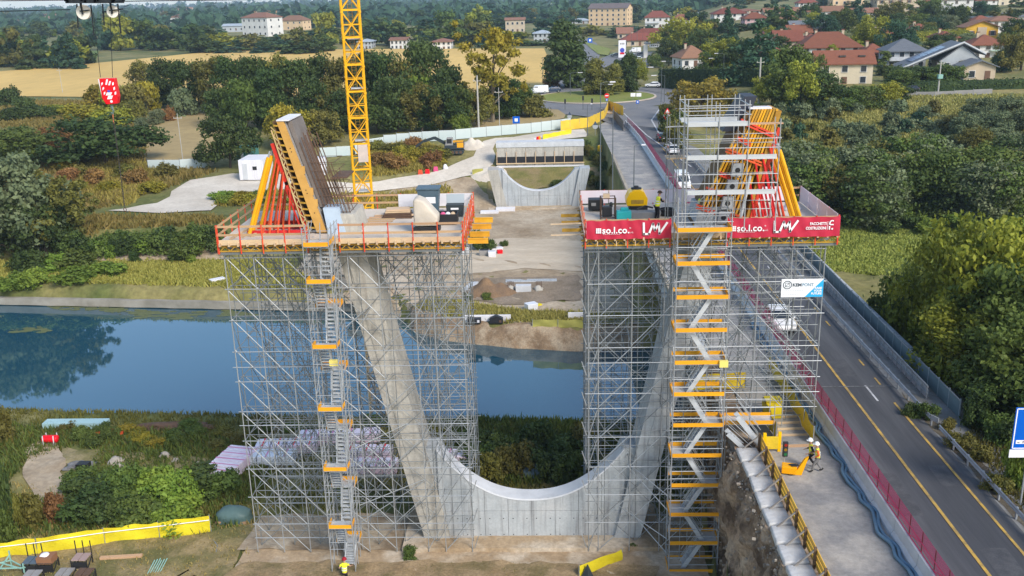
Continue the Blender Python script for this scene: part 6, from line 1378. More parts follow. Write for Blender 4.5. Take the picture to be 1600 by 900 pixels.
for i, (x, y, h, w) in enumerate([(5, 690, 60, 40), (12, 835, 130, 34), (25, 830, 80, 30), (5, 860, 80, 40), (55, 820, 60, 46), (90, 812, 50, 40)]):
    tp('bush', x, y, h, w, [L_olive, L_dark, L_olive, L_mid, L_olive, L_brown][i], ['small open willow bush at the left canal edge', 'dark column of ivy at the left edge', 'olive overgrown bush beside the ivy column', 'green bush at the lower left edge', 'brownish overgrown bush before the grey stump', 'rusty bush behind the yellow mesh fence'][i], 'bush', 'bush')
for i, (x, y, h, w) in enumerate([(640, 872, 22, 26), (745, 390, 34, 26), (765, 392, 22, 18), (730, 470, 14, 18), (760, 468, 12, 18), (648, 395, 14, 24), (990, 862, 16, 12), (750, 388, 16, 10), (788, 385, 10, 12)]):
    tp('bush', x, y, h, w, L_mid, ['green bush in the sand at the foot of the scaffolding', 'green bush beside the dumped tubs on the far bank', 'small bush right of the dumped tubs', 'low bush left of the dug soil', 'low bush at the foot of the soil heap', 'low bush on the far bank seen through the scaffolding', 'tiny bush by the sandy strip', 'thin green bush among the dumped tubs', 'tiny bush on the haul road edge'][i], 'bush', 'bush')
tp('bush', 872, 294, 13, 26, L_mid, 'green bush on the dry slope seen through the far pier', 'bush', 'bush'); tp('bush', 850, 300, 7, 22, L_olive, 'low dry bush on the slope seen through the far pier', 'bush', 'bush')
for i in range(14): tp('bush', 590+(i*43) % 105, 236+(i*11) % 30, 18+(i % 3)*4, 34, [L_olive, L_yel, L_brown][i % 3], 'dry bush on the overgrown mound before the excavator', 'bush', 'bush', 'bushes on the overgrown mound')
for i in range(14): tp('bush', 345+(i*31) % 180, 312+(i*7) % 12, 14+(i % 3)*3, 30, [L_bright, L_yel, L_mid][i % 3], 'yellow green weed bush beside the gravel yard', 'bush', 'bush', 'weed bushes beside the gravel yard')
for i in range(10): tp('bush', 100+(i*23) % 180, 268+(i*11) % 34, 18+(i % 3)*5, 36, [L_yel, L_olive, L_brown][i % 3], 'yellow weed bush left of the gravel yard', 'bush', 'bush', 'yellow weeds left of the gravel yard')
for i in range(9): tp('bush', 912+(i*9) % 46, 235+i*8, 18, 20, [L_dark, L_olive][i % 2], 'dark bush on the slope beside the abutment', 'bush', 'bush', 'bushes beside the abutment')
# woods in the distance
rg = random.Random(21); nfar = 0
bands = [(0, 160, 98, 108, 50, 40), (150, 560, 72, 84, 44, 46), (560, 860, 60, 74, 38, 44), (0, 560, 52, 72, 34, 40), (560, 1250, 44, 62, 30, 40), (0, 900, 34, 52, 22, 32), (880, 1300, 30, 48, 24, 32), (1200, 1600, 10, 40, 22, 26), (1000, 1600, 2, 14, 18, 24)]
cnts = [16, 42, 32, 42, 46, 38, 36, 32, 20]
for (xa, xb, ya, yb, h, w), c in zip(bands, cnts):
    for i in range(c):
        x, y = rg.uniform(xa, xb), rg.uniform(ya, yb)
        if 1200 < x and y > 20 and 1235 < x < 1350: continue
        hc = h
        for r in HR:
            if x+w*0.5 > r[0] and x-w*0.5 < r[2] and y > r[3]-4 and y-h*1.15 < r[3]: hc = min(hc, (y-r[3]+5)/1.2)
        if hc < 7: continue
        p = GT(x, y); s = ppm(p); vs_ = TREES['farcone' if rg.random() < 0.12 else 'far']; cm, tm, h0, w0 = vs_[rg.randrange(len(vs_))]
        hh = hc/s*rg.uniform(0.7, 1.2); ww = w/s*rg.uniform(0.8, 1.25); hh = max(3, min(hh, 19)); ww = max(4, min(ww, 16))
        o = link('distant_tree', cm, [L_dark, L_blue, L_mid, L_dark, L_olive, L_dark, L_fresh][rg.choice([0, 0, 1, 1, 2, 3, 3, 4, 5, 6])], None, (p.x, p.y, p.z-0.5)); o.rotation_euler = (0, 0, rg.uniform(0, 6.3)); o.scale = (ww/w0, ww/w0, hh/h0)
        tag(o, 'dark tree of the distant woods behind the fields and houses', 'tree', 'trees of the distant woods'); nfar += 1
for i in range(110):
    x, y = rg.uniform(1195, 1605), rg.uniform(22, 122); w, h = rg.uniform(18, 34), rg.uniform(14, 30); hc = h
    if y > 100 and x < 1385: continue
    for r in HR[-8:-2]+[(1268, 86, 1372, 130), (1200, 24, 1256, 46), (1250, 50, 1348, 90), (1415, 76, 1545, 122), (1505, 98, 1562, 126), (1385, 62, 1446, 106), (1508, 34, 1562, 62), (1518, 54, 1572, 92), (1345, 72, 1388, 100)]:
        if r[2]-r[0] > 125: continue
        if x+w*0.4 > r[0] and x-w*0.4 < r[2] and y > r[3]-6 and y-h < r[3]-3: hc = min(hc, y-r[3]+6)
        if r[0]+3 < x < r[2]-3 and r[1] < y <= r[3]-6: hc = 0
    if hc < 8: continue
    p = GT(x, y); s_ = ppm(p); tree(['round', 'wide', 'bush', 'cone'][i % 4 if i % 8 != 3 else 0], p, hc/s_, w/s_, [L_dark, L_mid, L_blue, L_fresh, L_dark, L_olive][i % 6], 'garden tree among the houses on the hillside', group='garden trees of the hillside')
VV, FF, vv = [], [], []; kk = 0
for i in range(1500):
    y = 900*math.exp(rg.uniform(0, 1.75)); x = y*rg.uniform(-0.62, 0.62); z = T(x, y); r_ = rg.uniform(7, 14)*(1+y/5000)
    V, F, v = leaf_arrays([(x, y, z+r_*0.5, r_, r_*0.7, r_*0.6)], 26, 4.0*(1+y/4000), 0.7); VV.append(V); FF.append(F+kk); vv.append(v); kk += len(V)
o = link('far_woods', arr_mesh('far_woods', np.concatenate(VV), np.concatenate(FF), np.concatenate(vv)), L_blue); tag(o, 'hazy woods of the far plain', kind='stuff')
# ---------------------------------------------------------------- grass and weeds
def weeds(name, label, polys, n, h, m, blade=0.05, per=5, avoid=None, spread_=0.22):
    V = []; val = []; rg_ = np.random.default_rng(len(name)+n); P = []
    for poly, share in polys:
        A = np.array(poly); lo, hi = A.min(0), A.max(0); need = int(n*share); got = 0; tries = 0
        while got < need and tries < 60:
            tries += 1
            Q = lo+(hi-lo)*rg_.random((need*2, 2)); ins = np.zeros(len(Q), bool); j = len(A)-1
            for i in range(len(A)):
                xi, yi = A[i]; xj, yj = A[j]
                ins ^= ((yi > Q[:, 1]) != (yj > Q[:, 1])) & (Q[:, 0] < (xj-xi)*(Q[:, 1]-yi)/(yj-yi+1e-12)+xi); j = i
            Q = Q[ins]
            if avoid is not None: Q = Q[~avoid(Q)]
            Q = Q[:need-got]; P.append(Q); got += len(Q)
    P = np.concatenate(P); P = np.repeat(P, per, 0)+rg_.normal(size=(len(P)*per, 2))*spread_; N = len(P)
    Z = terr(P[:, 0], P[:, 1]); a = rg_.random(N)*6.283; hh = h*(0.45+0.8*rg_.random(N)); w = blade*(0.6+0.8*rg_.random(N)); lx, ly = rg_.normal(size=N)*0.35*hh, rg_.normal(size=N)*0.35*hh
    c, s = np.cos(a)*w, np.sin(a)*w; B = np.stack([P[:, 0], P[:, 1], Z-0.05], 1); up = np.stack([lx, ly, hh], 1); sd_ = np.stack([c, s, 0*c], 1)
    V = np.stack([B-sd_*0.7, B+sd_*0.7, B+up*0.6+sd_, B+up], 1).reshape(-1, 3); F = np.arange(4*N).reshape(N, 4)
    o = link(name, arr_mesh(name, V, F, rg_.random(N)), m); tag(o, label, kind='stuff')
nearP = [(-60, 57.5), (-24, 58.2), (-21, 60.5), (-8.4, 60.6), (9.4, 60.5), (9.4, 74.5), (-8, 76.2), (-60, 80)]
BP = np.array(pxpoly((40, 700), (80, 685), (105, 720), (95, 770), (140, 785), (60, 790), (38, 750))).mean(0)
bare = lambda Q: ((Q[:, 0]-BP[0])**2/9+(Q[:, 1]-BP[1])**2/22 < 1.0)
weeds('weeds', 'olive weeds and grass on the near bank', [(nearP, 1.0)], 9000, 0.42, L_olive, 0.06, 4, bare)
weeds('green_weeds', 'greener weeds on the near bank', [([(-38, 57), (-22, 58), (-21, 70), (-30, 73), (-60, 77), (-60, 66)], 0.6), ([(-8, 64), (9, 64), (9, 75), (-8, 76)], 0.4)], 7000, 0.65, L_mid, 0.07, 4, bare)
weeds('dry_weeds', 'dry straw coloured grass on the near bank', [([(-60, 48), (-20, 48), (-20, 61), (-60, 68)], 1.0)], 3800, 0.34, leafmat('straw', (0.19, 0.14, 0.05), (0.30, 0.235, 0.10)), 0.05, 4)
weeds('bank_grass', 'fresh tall grass on the left far bank', [([(-95, 121), (-70, 119.5), (-26, 114), (-34, 122), (-36, 127), (-95, 128)], 1.0)], 13000, 0.6, leafmat('bank_blade', (0.13, 0.145, 0.03), (0.25, 0.24, 0.065)), 0.14, 4)
weeds('spit_grass', 'dry grass on the spit of the far bank', [([(-15.5, 106.5), (-12, 103.5), (-4, 100.8), (9, 99.3), (9, 102.8), (-3, 104.5), (-14, 110)], 1.0)], 3500, 0.55, leafmat('spit_blade', (0.13, 0.12, 0.035), (0.24, 0.205, 0.075)), 0.08, 4)
weeds('meadow', 'pale green meadow right of the bridge', [([(28, 118), (44, 112), (70, 120), (75, 140), (34, 143), (30, 130)], 1.0)], 15000, 0.42, leafmat('meadow_blade', (0.11, 0.15, 0.035), (0.20, 0.225, 0.06)), 0.15, 4)
weeds('field_grass', 'overgrown grass between the grey shrubs', [(pxpoly((1215, 240), (1215, 176), (1400, 152), (1600, 150), (1600, 235)), 1.0)], 9000, 0.8, leafmat('field_blade', (0.12, 0.135, 0.04), (0.22, 0.215, 0.075)), 0.2, 4)
weeds('mound_weeds', 'dry weeds round the gravel yard', [(pxpoly((575, 276), (585, 232), (660, 222), (700, 240), (690, 262)), 0.3), (pxpoly((90, 305), (160, 240), (270, 270), (200, 322)), 0.3), (pxpoly((330, 322), (400, 305), (560, 305), (700, 292), (720, 330), (480, 338)), 0.4)], 9000, 0.9, leafmat('mound_blade', (0.15, 0.125, 0.03), (0.26, 0.20, 0.06)), 0.13, 4)
weeds('verge_weeds', 'dark weeds on the slope right of the lower guardrail', [([(24, 36), (28, 36), (30, 56), (26.9, 57), (24.6, 52)], 1.0)], 3500, 0.45, L_olive, 0.05, 5)
weeds('plateau_grass', 'dry grass and weeds left of the gravel yard', [(pxpoly((-40, 205), (225, 215), (225, 262), (340, 268), (240, 300), (160, 326), (-40, 345)), 0.55), (pxpoly((60, 354), (130, 340), (345, 340), (345, 350), (80, 372)), 0.1), (pxpoly((-40, 158), (120, 158), (225, 172), (222, 205), (-40, 200)), 0.3)], 9000, 0.9, leafmat('plateau_blade', (0.12, 0.115, 0.03), (0.22, 0.18, 0.06)), 0.2, 4, None, 0.5)
weeds('site_tufts', 'scattered tufts on the sandy strip', [([(-21, 51), (6, 51), (6, 53.5), (-21, 53.5)], 0.7), ([(-21, 58.8), (-9, 58.8), (-9, 60), (-21, 60)], 0.3)], 260, 0.3, L_olive, 0.03, 9)
ORD = 'first second third fourth fifth sixth seventh eighth ninth tenth eleventh twelfth thirteenth fourteenth fifteenth sixteenth seventeenth eighteenth nineteenth twentieth'.split()
def ordinal(group, fmt, key=None):
    L = [o for o in scene.objects if o.get('group') == group and o.parent is None]; L.sort(key=key or (lambda o: o.location.x/max(1, o.location.y)))
    for i, o in enumerate(L): o['label'] = fmt % (ORD[i] if i < 20 else ORD[len(L)-1-i]+' from the right' if False else (ORD[i] if i < 20 else 'twenty '+ORD[i-20]))
ordinal('dark row of trees before the wheat field', '%s tree from the left in the dark back row before the wheat field')
ordinal('dark row of trees beside the site', '%s tree from the left in the front row beside the building site')
ordinal('green belt below the houses', '%s ivy grown tree from the left in the belt below the houses')
ordinal('hedge along the bluff', '%s green bush from the left along the top of the left bluff')
ordinal('yellow thicket below the wheat field', '%s yellow green shrub from the left in the thicket below the wheat field')
ordinal('bushes at the foot of the riverside wood', '%s light green bush from the left at the foot of the riverside wood')
ordinal('riverside wood right of the bridge', '%s tall tree from the left in the riverside wood right of the bridge')
ordinal('grey thicket on the right', '%s grey green tree from the left in the thicket right of the overgrown field')
ordinal('thicket behind the yellow mesh fence', '%s green bush from the left in the thicket behind the yellow mesh fence')
ordinal('bushes behind the curved wall', '%s dark bush from the left on the bank behind the curved pier wall')
ordinal('pale blocks along the yellow parapet', '%s pale block from the near end beside the yellow board parapet', lambda o: o.location.y)
ordinal('fresh green clumps on the left bank', '%s fresh green clump from the left in the grass of the left bank')
ordinal('bushes at the foot of the bluff', '%s small green bush from the left at the foot of the left bluff')
# ---------------------------------------------------------------- near bank things
def at(px, py): return GT(px, py)
M_film = mat('pink_white_film', (0.70, 0.60, 0.66), 0.35, (0.78, 0.73, 0.77), 1.2, 0.2, 3, col3=(0.66, 0.46, 0.54), scale3=0.4, spec=0.5)
M_filmw = mat('white_film', (0.70, 0.71, 0.74), 0.35, (0.60, 0.62, 0.66), 1.0, 0.2, 3, spec=0.5)
def wrapped(x, y, L, n, label, grp, rz=0.0, h=0.75, m=None, w=1.5, red=False):
    """a row of wrapped bundles on bearers, the film its own skin"""
    o = empty('wrapped_pallet', (x, y, T(x, y)), label, 'pallet', grp, rz); z = 0.0
    for k in range(n):
        c = -L/2+(k+0.5)*L/n; mb = MB(); mb.box((c, 0, z+0.22+h/2), (L/n-0.04, w, h+0.03*(k % 2)), taper=0.94); f = mb.build('film_bundle', m or M_film, o, world=False, bevel=0.06)
        for s in (-1, 1): box_obj('bearer', (c, 0.45*s*w/1.5, z+0.11), (L/n-0.2, 0.12, 0.2), M_wood, o, local=True)
        box_obj('strap', (c, 0, z+0.22+h+0.012), (0.13, w*0.955, 0.012), M_hred if red else mat('pink_strap', (0.62, 0.22, 0.36), 0.5), o, local=True)
    return o
p = at(362, 735); o = wrapped(p.x, p.y, 4.6, 5, 'long pink and white wrapped pallet row at the left foot of the scaffolding', None, R(78), 0.8, None, 2.6)
spec = [(450, 706, 5.0, 4, 0.06, 'white wrapped bundle with red strap behind the stair tower', M_film, True), (420, 724, 4.4, 3, 0.02, 'silvery wrapped bundles at the left inside the scaffolding', M_filmw, False), (565, 690, 3.2, 2, 0.1, 'pink wrapped bundle behind the left arm', M_film, False), (575, 716, 4.0, 3, -0.05, 'pink striped bundles left of the arm foot', M_film, True),
        (580, 738, 4.2, 4, 0.0, 'white wrapped bundles close to the left arm foot', M_film, False), (655, 690, 1.6, 1, 0.3, 'round wrapped bundle right of the left arm', M_filmw, False), (715, 724, 2.4, 2, -0.1, 'pink bundle beside the curved wall', M_film, False), (500, 692, 3.4, 3, 0.05, 'pale bundles near the canal behind the stair tower', M_film, False)]
for x, y, L, n, rz, lb, m_, rd in spec: p = at(x, y); wrapped(p.x, p.y, L, n, lb, None, rz, 0.7, m_, 1.5, rd)
def covered(px, py, w, h, lb, m_):
    p = at(px, py); o = empty('covered_stack', p, lb, 'covered stack'); blob(o, 'cover', (p.x, p.y, p.z), (w, w*0.6, h), m_, px, 16, 0.1); mb = MB(); mb.box((p.x, p.y, p.z+0.1), (w*0.85, w*0.5, 0.2)); mb.build('pallet_base', M_wood, o)
M_gtarp = mat('green_grey_tarp', (0.10, 0.16, 0.15), 0.5, (0.07, 0.12, 0.115), 0.9, 0.3, 3); M_btarp = mat('blue_grey_tarp', (0.16, 0.22, 0.25), 0.4, (0.10, 0.15, 0.17), 0.9, 0.3, 3)
covered(366, 812, 2.6, 1.1, 'dark green covered stack at the end of the yellow mesh fence', M_gtarp); covered(843, 737, 3.6, 0.9, 'green grey covered stack in the bushes behind the curved wall', M_btarp); covered(742, 742, 2.4, 0.9, 'blue grey covered stack half behind the curved wall', M_btarp)
M_y2 = mat('lemon_mesh_sheet', (0.72, 0.60, 0.02), 0.7, (0.60, 0.48, 0.015), 0.8, 0.4, 8)
pts = [at(x, y) for x, y in ((-25, 878), (60, 868), (165, 852), (250, 842), (330, 832))]
o = sheet_fence('long lemon yellow mesh fence across the lower left', pts, 1.25, M_y2, 'yellow_mesh_fence')
m = MB(); m.path([p+Vector((0, -0.1, 1.02)) for p in pts], 0.03, 6); m.build('white_band', M_print, o)
p = at(80, 695); o = empty('red_cylinder', p, 'red cylinder lying on a white frame by the canal at the left', 'cylinder'); MB().lathe((p.x-0.65, p.y, p.z+0.55), [(0.05, 0), (0.3, 0.05), (0.32, 0.15), (0.32, 1.2), (0.3, 1.3), (0.05, 1.36)], 16, 'x').build('drum', M_hred, o, smooth=True)
for s in (-0.45, 0.45): m = MB(); m.bar((p.x+s, p.y-0.4, p.z), (p.x+s, p.y-0.3, p.z+0.95), 0.06, 0.06); m.bar((p.x+s, p.y+0.4, p.z), (p.x+s, p.y+0.3, p.z+0.95), 0.06, 0.06); m.bar((p.x+s, p.y-0.4, p.z+0.22), (p.x+s, p.y+0.4, p.z+0.22), 0.06, 0.06); m.build('frame', M_white, o)
p = at(165, 682); o = empty('red_beams', p, 'two red beams lying in the weeds at the canal edge', 'beams')
for k in range(2): box_obj('beam', (p.x+0.2, p.y+0.5*k, p.z+0.3), (2.6, 0.3, 0.25), M_redor, o, 0.12)
box_obj('prop_leg', (p.x-1.2, p.y-0.4, p.z+0.2), (0.12, 1.4, 0.1), M_white, o, -0.5)
p = at(115, 672); tag(box_obj('water_tank', (p.x, p.y+0.6, p.z+0.3), (5.5, 1.0, 0.55), mat('aqua_panel', (0.36, 0.52, 0.52), 0.5, (0.28, 0.42, 0.44), 1.0)), 'pale aqua trough along the canal edge at the left', 'trough')
p = at(272, 668); o = empty('net_heap', p, 'brown heap of nets at the canal edge', 'heap'); blob(o, 'body', (p.x, p.y, p.z), (7.0, 1.2, 0.5), M_rust, 5, 20, 0.25)
p = at(128, 735); o = empty('burnt_heap', p, 'burnt black heap with a crate on bare ground', 'heap'); blob(o, 'body', (p.x-0.4, p.y+0.6, p.z), (2.2, 1.6, 0.4), mat('ash', (0.10, 0.095, 0.09), 0.9, (0.25, 0.24, 0.23), 1.5), 8, 16, 0.3)
m = MB()
for k in range(4): m.bar((p.x-0.25+0.28*k, p.y-0.3, p.z), (p.x-0.25+0.28*k, p.y-0.3, p.z+0.65), 0.06, 0.05)
for z in (0.05, 0.35, 0.63): m.bar((p.x-0.3, p.y-0.3, p.z+z), (p.x+0.65, p.y-0.3, p.z+z), 0.05, 0.06)
m.box((p.x+0.17, p.y+0.1, p.z+0.33), (0.9, 0.6, 0.6)); m.build('charred_crate', M_black, o)
def bench_crate(px, py, lb, top, w=1.0, back=True, h=0.85):
    p = at(px, py); o = empty('tool_crate', p, lb, 'crate', None); fx, fy, fz = p
    for k in range(2): box_obj('board', (fx-w/4+w/2*k, fy, fz+h), (w/2-0.05, 0.85, 0.07), top, o)
    m = MB()
    for x in (-w/2, w/2):
        for y in (-0.4, 0.4): m.bar((fx+x, fy+y, fz), (fx+x, fy+y, fz+h), 0.06, 0.06)
        m.bar((fx+x, fy-0.4, fz+0.15), (fx+x, fy+0.4, fz+h-0.1), 0.05, 0.05)
    if back:
        for x in (-w/2, 0, w/2): m.bar((fx+x, fy+0.42, fz+h), (fx+x, fy+0.42, fz+h+0.95), 0.05, 0.05)
    m.build('frame', M_black, o); box_obj('side', (fx, fy-0.36, fz+h*0.5), (w*0.9, 0.04, h*0.6), M_black, o)
    return o, p
bench_crate(54, 893, 'black crate with slate blue boards, leftmost below the yellow mesh fence', mat('slate_board', (0.09, 0.12, 0.15), 0.6)); bench_crate(54, 915, 'black crate with grey boards cut by the lower edge', M_grey, back=False)
o, p = bench_crate(77, 893, 'brown wooden box holding white paper below the yellow mesh fence', M_rust, back=False); box_obj('wooden_box', (p.x, p.y, p.z+1.0), (1.0, 0.8, 0.45), mat('brown_box', (0.25, 0.12, 0.06), 0.8), o); blob(o, 'paper', (p.x-0.1, p.y, p.z+1.2), (0.6, 0.5, 0.18), M_white, 2)
bench_crate(103, 902, 'low crate with two grey boards in the grass', M_grey, back=False, h=0.4); bench_crate(130, 888, 'black crate with pinkish boards and tall rods', mat('pinkish_board', (0.34, 0.24, 0.21), 0.8)); bench_crate(135, 912, 'black crate with brown boards below the pinkish one', M_rust, back=False)
p = at(190, 874); tag(box_obj('log', (p.x, p.y, p.z+0.14), (2.7, 0.28, 0.26), M_wood, None, 0.1), 'squared log lying in the grass below the yellow mesh fence', 'log'); p = at(195, 862); tag(box_obj('pole', (p.x, p.y, p.z+0.06), (2.3, 0.07, 0.07), M_wood2, None, 0.12), 'thin pale pole above the squared log', 'pole')
p = at(243, 895); o = empty('tube_bundle', p, 'bundle of mint green tubes standing in dry grass', 'tube bundle'); M_mint = mat('mint_paint', (0.24, 0.42, 0.36), 0.5)
for k in range(6): tube_obj('tube', (p.x-0.4+0.15*k, p.y-0.6, p.z+0.05), (p.x-0.36+0.15*k, p.y+0.9+0.1*(k % 3), p.z+0.35), M_mint, o, 0.035)
p = at(18, 897); o = empty('mint_frame', p, 'mint green steel frame in the lower left corner', 'frame'); m = MB()
for a in ((-0.9, -0.3, 0.1, -0.2, 0.5, 1.1), (-0.9, -0.3, 0.6, 1.0, -0.2, 0.6), (-0.2, 0.5, 0.7, 1.1, -0.2, 0.6), (-0.9, -0.3, 0.9, -0.2, 0.5, 0.7), (-0.6, 0.1, 0.75, 0.9, -0.3, 0.6), (-0.9, -0.3, 0, -0.9, -0.3, 1.3), (1.0, -0.2, 0, 1.0, -0.2, 0.9), (-0.2, 0.5, 0, -0.2, 0.5, 1.4)): m.bar(p+Vector(a[:3]), p+Vector(a[3:]), 0.07, 0.07)
m.build('frame', M_mint, o)
p = at(335, 880); o = empty('grey_pipe', p, 'thin grey pipe bending through the dry grass', 'pipe'); m = MB(); m.path([at(328, 838)+Vector((0, 0, 0.1)), at(340, 855)+Vector((0, 0, 0.08)), at(335, 880)+Vector((0, 0, 0.08)), at(350, 899)+Vector((0, 0, 0.08))], 0.06, 6); m.build('pipe', M_steel2, o)
for k, (x, y, l, a) in enumerate([(310, 900, 1.2, 0.7), (285, 899, 1.3, 1.0), (770, 862, 6.0, 0.0), (620, 885, 3.0, 0.05), (500, 868, 4.5, 0.02), (440, 872, 3.5, -0.05)]): p = at(x, y); tag(box_obj('plank', (p.x, p.y, p.z+0.1), (l, 0.14, 0.06), M_wood2, None, a), ['short pale plank standing out of the dry grass', 'short pale plank beside the bent pipe', 'long plank at the foot of the pier footing', 'plank on the sand before the scaffolding', 'plank at the foot of the stair tower', 'plank at the left foot of the scaffolding'][k], 'plank')
p = at(94, 815); o = empty('tree_stump', p, 'grey split stump in the thicket at the lower left', 'stump')
for k in range(7): tube_obj('splinter', (p.x-0.4+0.15*k, p.y, p.z), (p.x-0.35+0.16*k, p.y+0.1, p.z+1.3-0.1*(k % 3)), M_grey, o, 0.09, 6)
for k, (x, y, s) in enumerate([(182, 725, 0.9), (258, 715, 0.7), (310, 728, 0.5), (275, 722, 0.5), (255, 737, 0.45), (188, 732, 0.6)]): p = at(x, y); o = empty('boulder', p, 'pale boulder in the weeds of the near bank', 'boulder', 'pale boulders of the near bank'); blob(o, 'body', p, (s*1.3, s, s*0.75), mat('pale_stone', (0.38, 0.34, 0.29), 0.9, (0.28, 0.25, 0.21), 1.0, 0.4), k, 10, 0.3)
sheet_fence('short yellow sheeting at the lower middle', [at(905, 905), at(972, 878)], 0.9, M_y2, 'yellow_mesh_fence')
p = at(918, 905); o = empty('dark_pyramid', p, 'dark pointed cover at the lower middle edge', 'cover'); MB().lathe((p.x, p.y, p.z-0.2), [(0.55, 0), (0.3, 0.6), (0.03, 1.25)], 4).build('body', mat('slate_cover', (0.035, 0.045, 0.05), 0.5), o)
# ---------------------------------------------------------------- the far bank building site
A = empty('bridge_abutment', (-1.1, 172.0, 5.2), 'wide concrete abutment with black lower band behind the far pier', 'abutment')
m = MB(); m.box((-1.1, 173.4, 9.05), (15.8, 2.8, 0.9)); m.build('cap', M_concw, A)
bw = 15.6/9
for k in range(9):
    x = -8.9+bw*(k+0.5); m = MB(); m.box((x, 173.2, 7.75), (bw-0.03, 2.2, 1.75)); m.build('wall_panel', M_conc2, A)
    m = MB(); m.box((x, 172.2, 6.25), (bw-0.14, 0.3, 1.3)); m.build('black_sheet', M_black, A); box_obj('upright', (-8.9+bw*k, 171.98, 6.6), (0.12, 0.12, 2.4), M_wood2, A)
m = MB(); m.box((-1.1, 173.2, 4.4), (15.6, 2.0, 2.5)); m.build('base', M_conc2, A); box_obj('guard_plank', (-1.1, 171.6, 5.75), (15.8, 0.06, 0.2), M_wood2, A); box_obj('guard_plank', (-1.1, 171.6, 5.2), (15.8, 0.06, 0.3), M_white, A)
def site_fence(lb, pts, h, m_, step=2.4):
    o = empty('site_fence', pts[0], lb, 'fence')
    for a, b in zip(pts, pts[1:]):
        n = max(1, int((b-a).length/step)); ang = math.atan2((b-a).y, (b-a).x)
        for i in range(n):
            p = a+(b-a)*((i+0.5)/n); q = a+(b-a)*(i/n); z = T(p.x, p.y); d = (b-a).length/n
            box_obj('panel', (p.x, p.y, z+h/2+0.1), (d-0.05, 0.05, h), m_, o, ang); box_obj('post', (q.x, q.y, T(q.x, q.y)+h/2+0.2), (0.08, 0.08, h+0.4), M_steel2, o, ang)
    return o
M_wf = mat('pale_aqua_sheet', (0.52, 0.58, 0.57), 0.6, (0.60, 0.60, 0.56), 0.12, 0.2, 3, col3=(0.40, 0.50, 0.50), scale3=0.06)
site_fence('long pale sheet fence between the site and the dark tree row', [at(x, y) for x, y in ((555, 243), (600, 228), (660, 222), (712, 219), (760, 214), (830, 208), (892, 200))], 1.9, M_wf)
site_fence('pale sheet fence behind the gravel yard at the left', [at(x, y) for x, y in ((232, 266), (282, 266), (325, 262))], 1.8, M_wf)
site_fence('pale fence stretch half hidden behind the leaning formwork', [at(x, y) for x, y in ((500, 247), (552, 243))], 1.8, M_wf)
yb = [at(x, y) for x, y in ((876, 205), (920, 199), (944, 187))]; sheet_fence('large yellow sheet fence along the closed junction arm', yb+[at(952, 170)], 2.0, mat('orange_yellow_sheet', (0.74, 0.50, 0.05), 0.7, (0.62, 0.40, 0.04), 0.3, 0.3, 3), 'yellow_sheet_fence')
sheet_fence('yellow sheet fence stretch closing the lane at the junction', [at(950, 172), at(974, 182)], 2.2, mat('orange_yellow_sheet', (0.74, 0.50, 0.05), 0.7), 'yellow_sheet_fence')
sheet_fence('low yellow mesh strip beside the abutment', [at(848, 219), at(893, 210)], 1.0, M_y2, 'yellow_mesh_fence')
sheet_fence('thin yellow green mesh strip on the spit of the far bank', [at(832, 512), at(912, 513)], 0.9, mat('faded_yellow_mesh', (0.40, 0.37, 0.09), 0.8, (0.30, 0.28, 0.07), 0.8), 'yellow_mesh_fence')
sheet_fence('pale yellow mesh strip left of the far pier', [at(738, 274), at(755, 272)], 1.0, mat('faded_yellow_mesh', (0.40, 0.37, 0.09), 0.8), 'yellow_mesh_fence')
m_ = mat('dark_board_wall', (0.10, 0.095, 0.095), 0.7); a, b = at(958, 186), at(974, 205); o = empty('dark_board_fence', a, 'dark board fence below the yellow sheeting of the lane', 'fence'); m = MB(); m.bar(a+Vector((0, 0, 1.0)), b+Vector((0, 0, 1.0)), 0.08, 2.0); m.build('board', m_, o)
def container(px, py, w, d, h, lb, rz=0.0, m_=None):
    p = at(px, py); o = empty('site_container', p, lb, 'container', None, rz); m = MB(); m.box((0, 0, h/2+0.1), (w, d, h)); m.build('body', m_ or M_white, o, world=False)
    n = int(w/0.4)
    for k in range(n): box_obj('rib', (-w/2+(k+0.5)*w/n, -d/2-0.02, h/2+0.1), (0.1, 0.05, h-0.3), m_ or M_white, o, local=True)
    box_obj('window', (w*0.15, -d/2-0.04, h*0.62), (0.7, 0.06, 0.6), M_black, o, local=True); box_obj('door', (-w*0.25, -d/2-0.045, h*0.45), (0.8, 0.06, h*0.8), M_concw, o, local=True); return o
container(402, 277, 4.2, 6, 3.4, 'white site container beside the round dark tree'); container(497, 273, 3.0, 2.4, 3.0, 'white site container behind the rebar of the left deck', 0.1); container(388, 247, 3.5, 2.5, 2.2, 'teal container behind the white one', 0, mat('teal_paint', (0.07, 0.22, 0.20), 0.6)) 
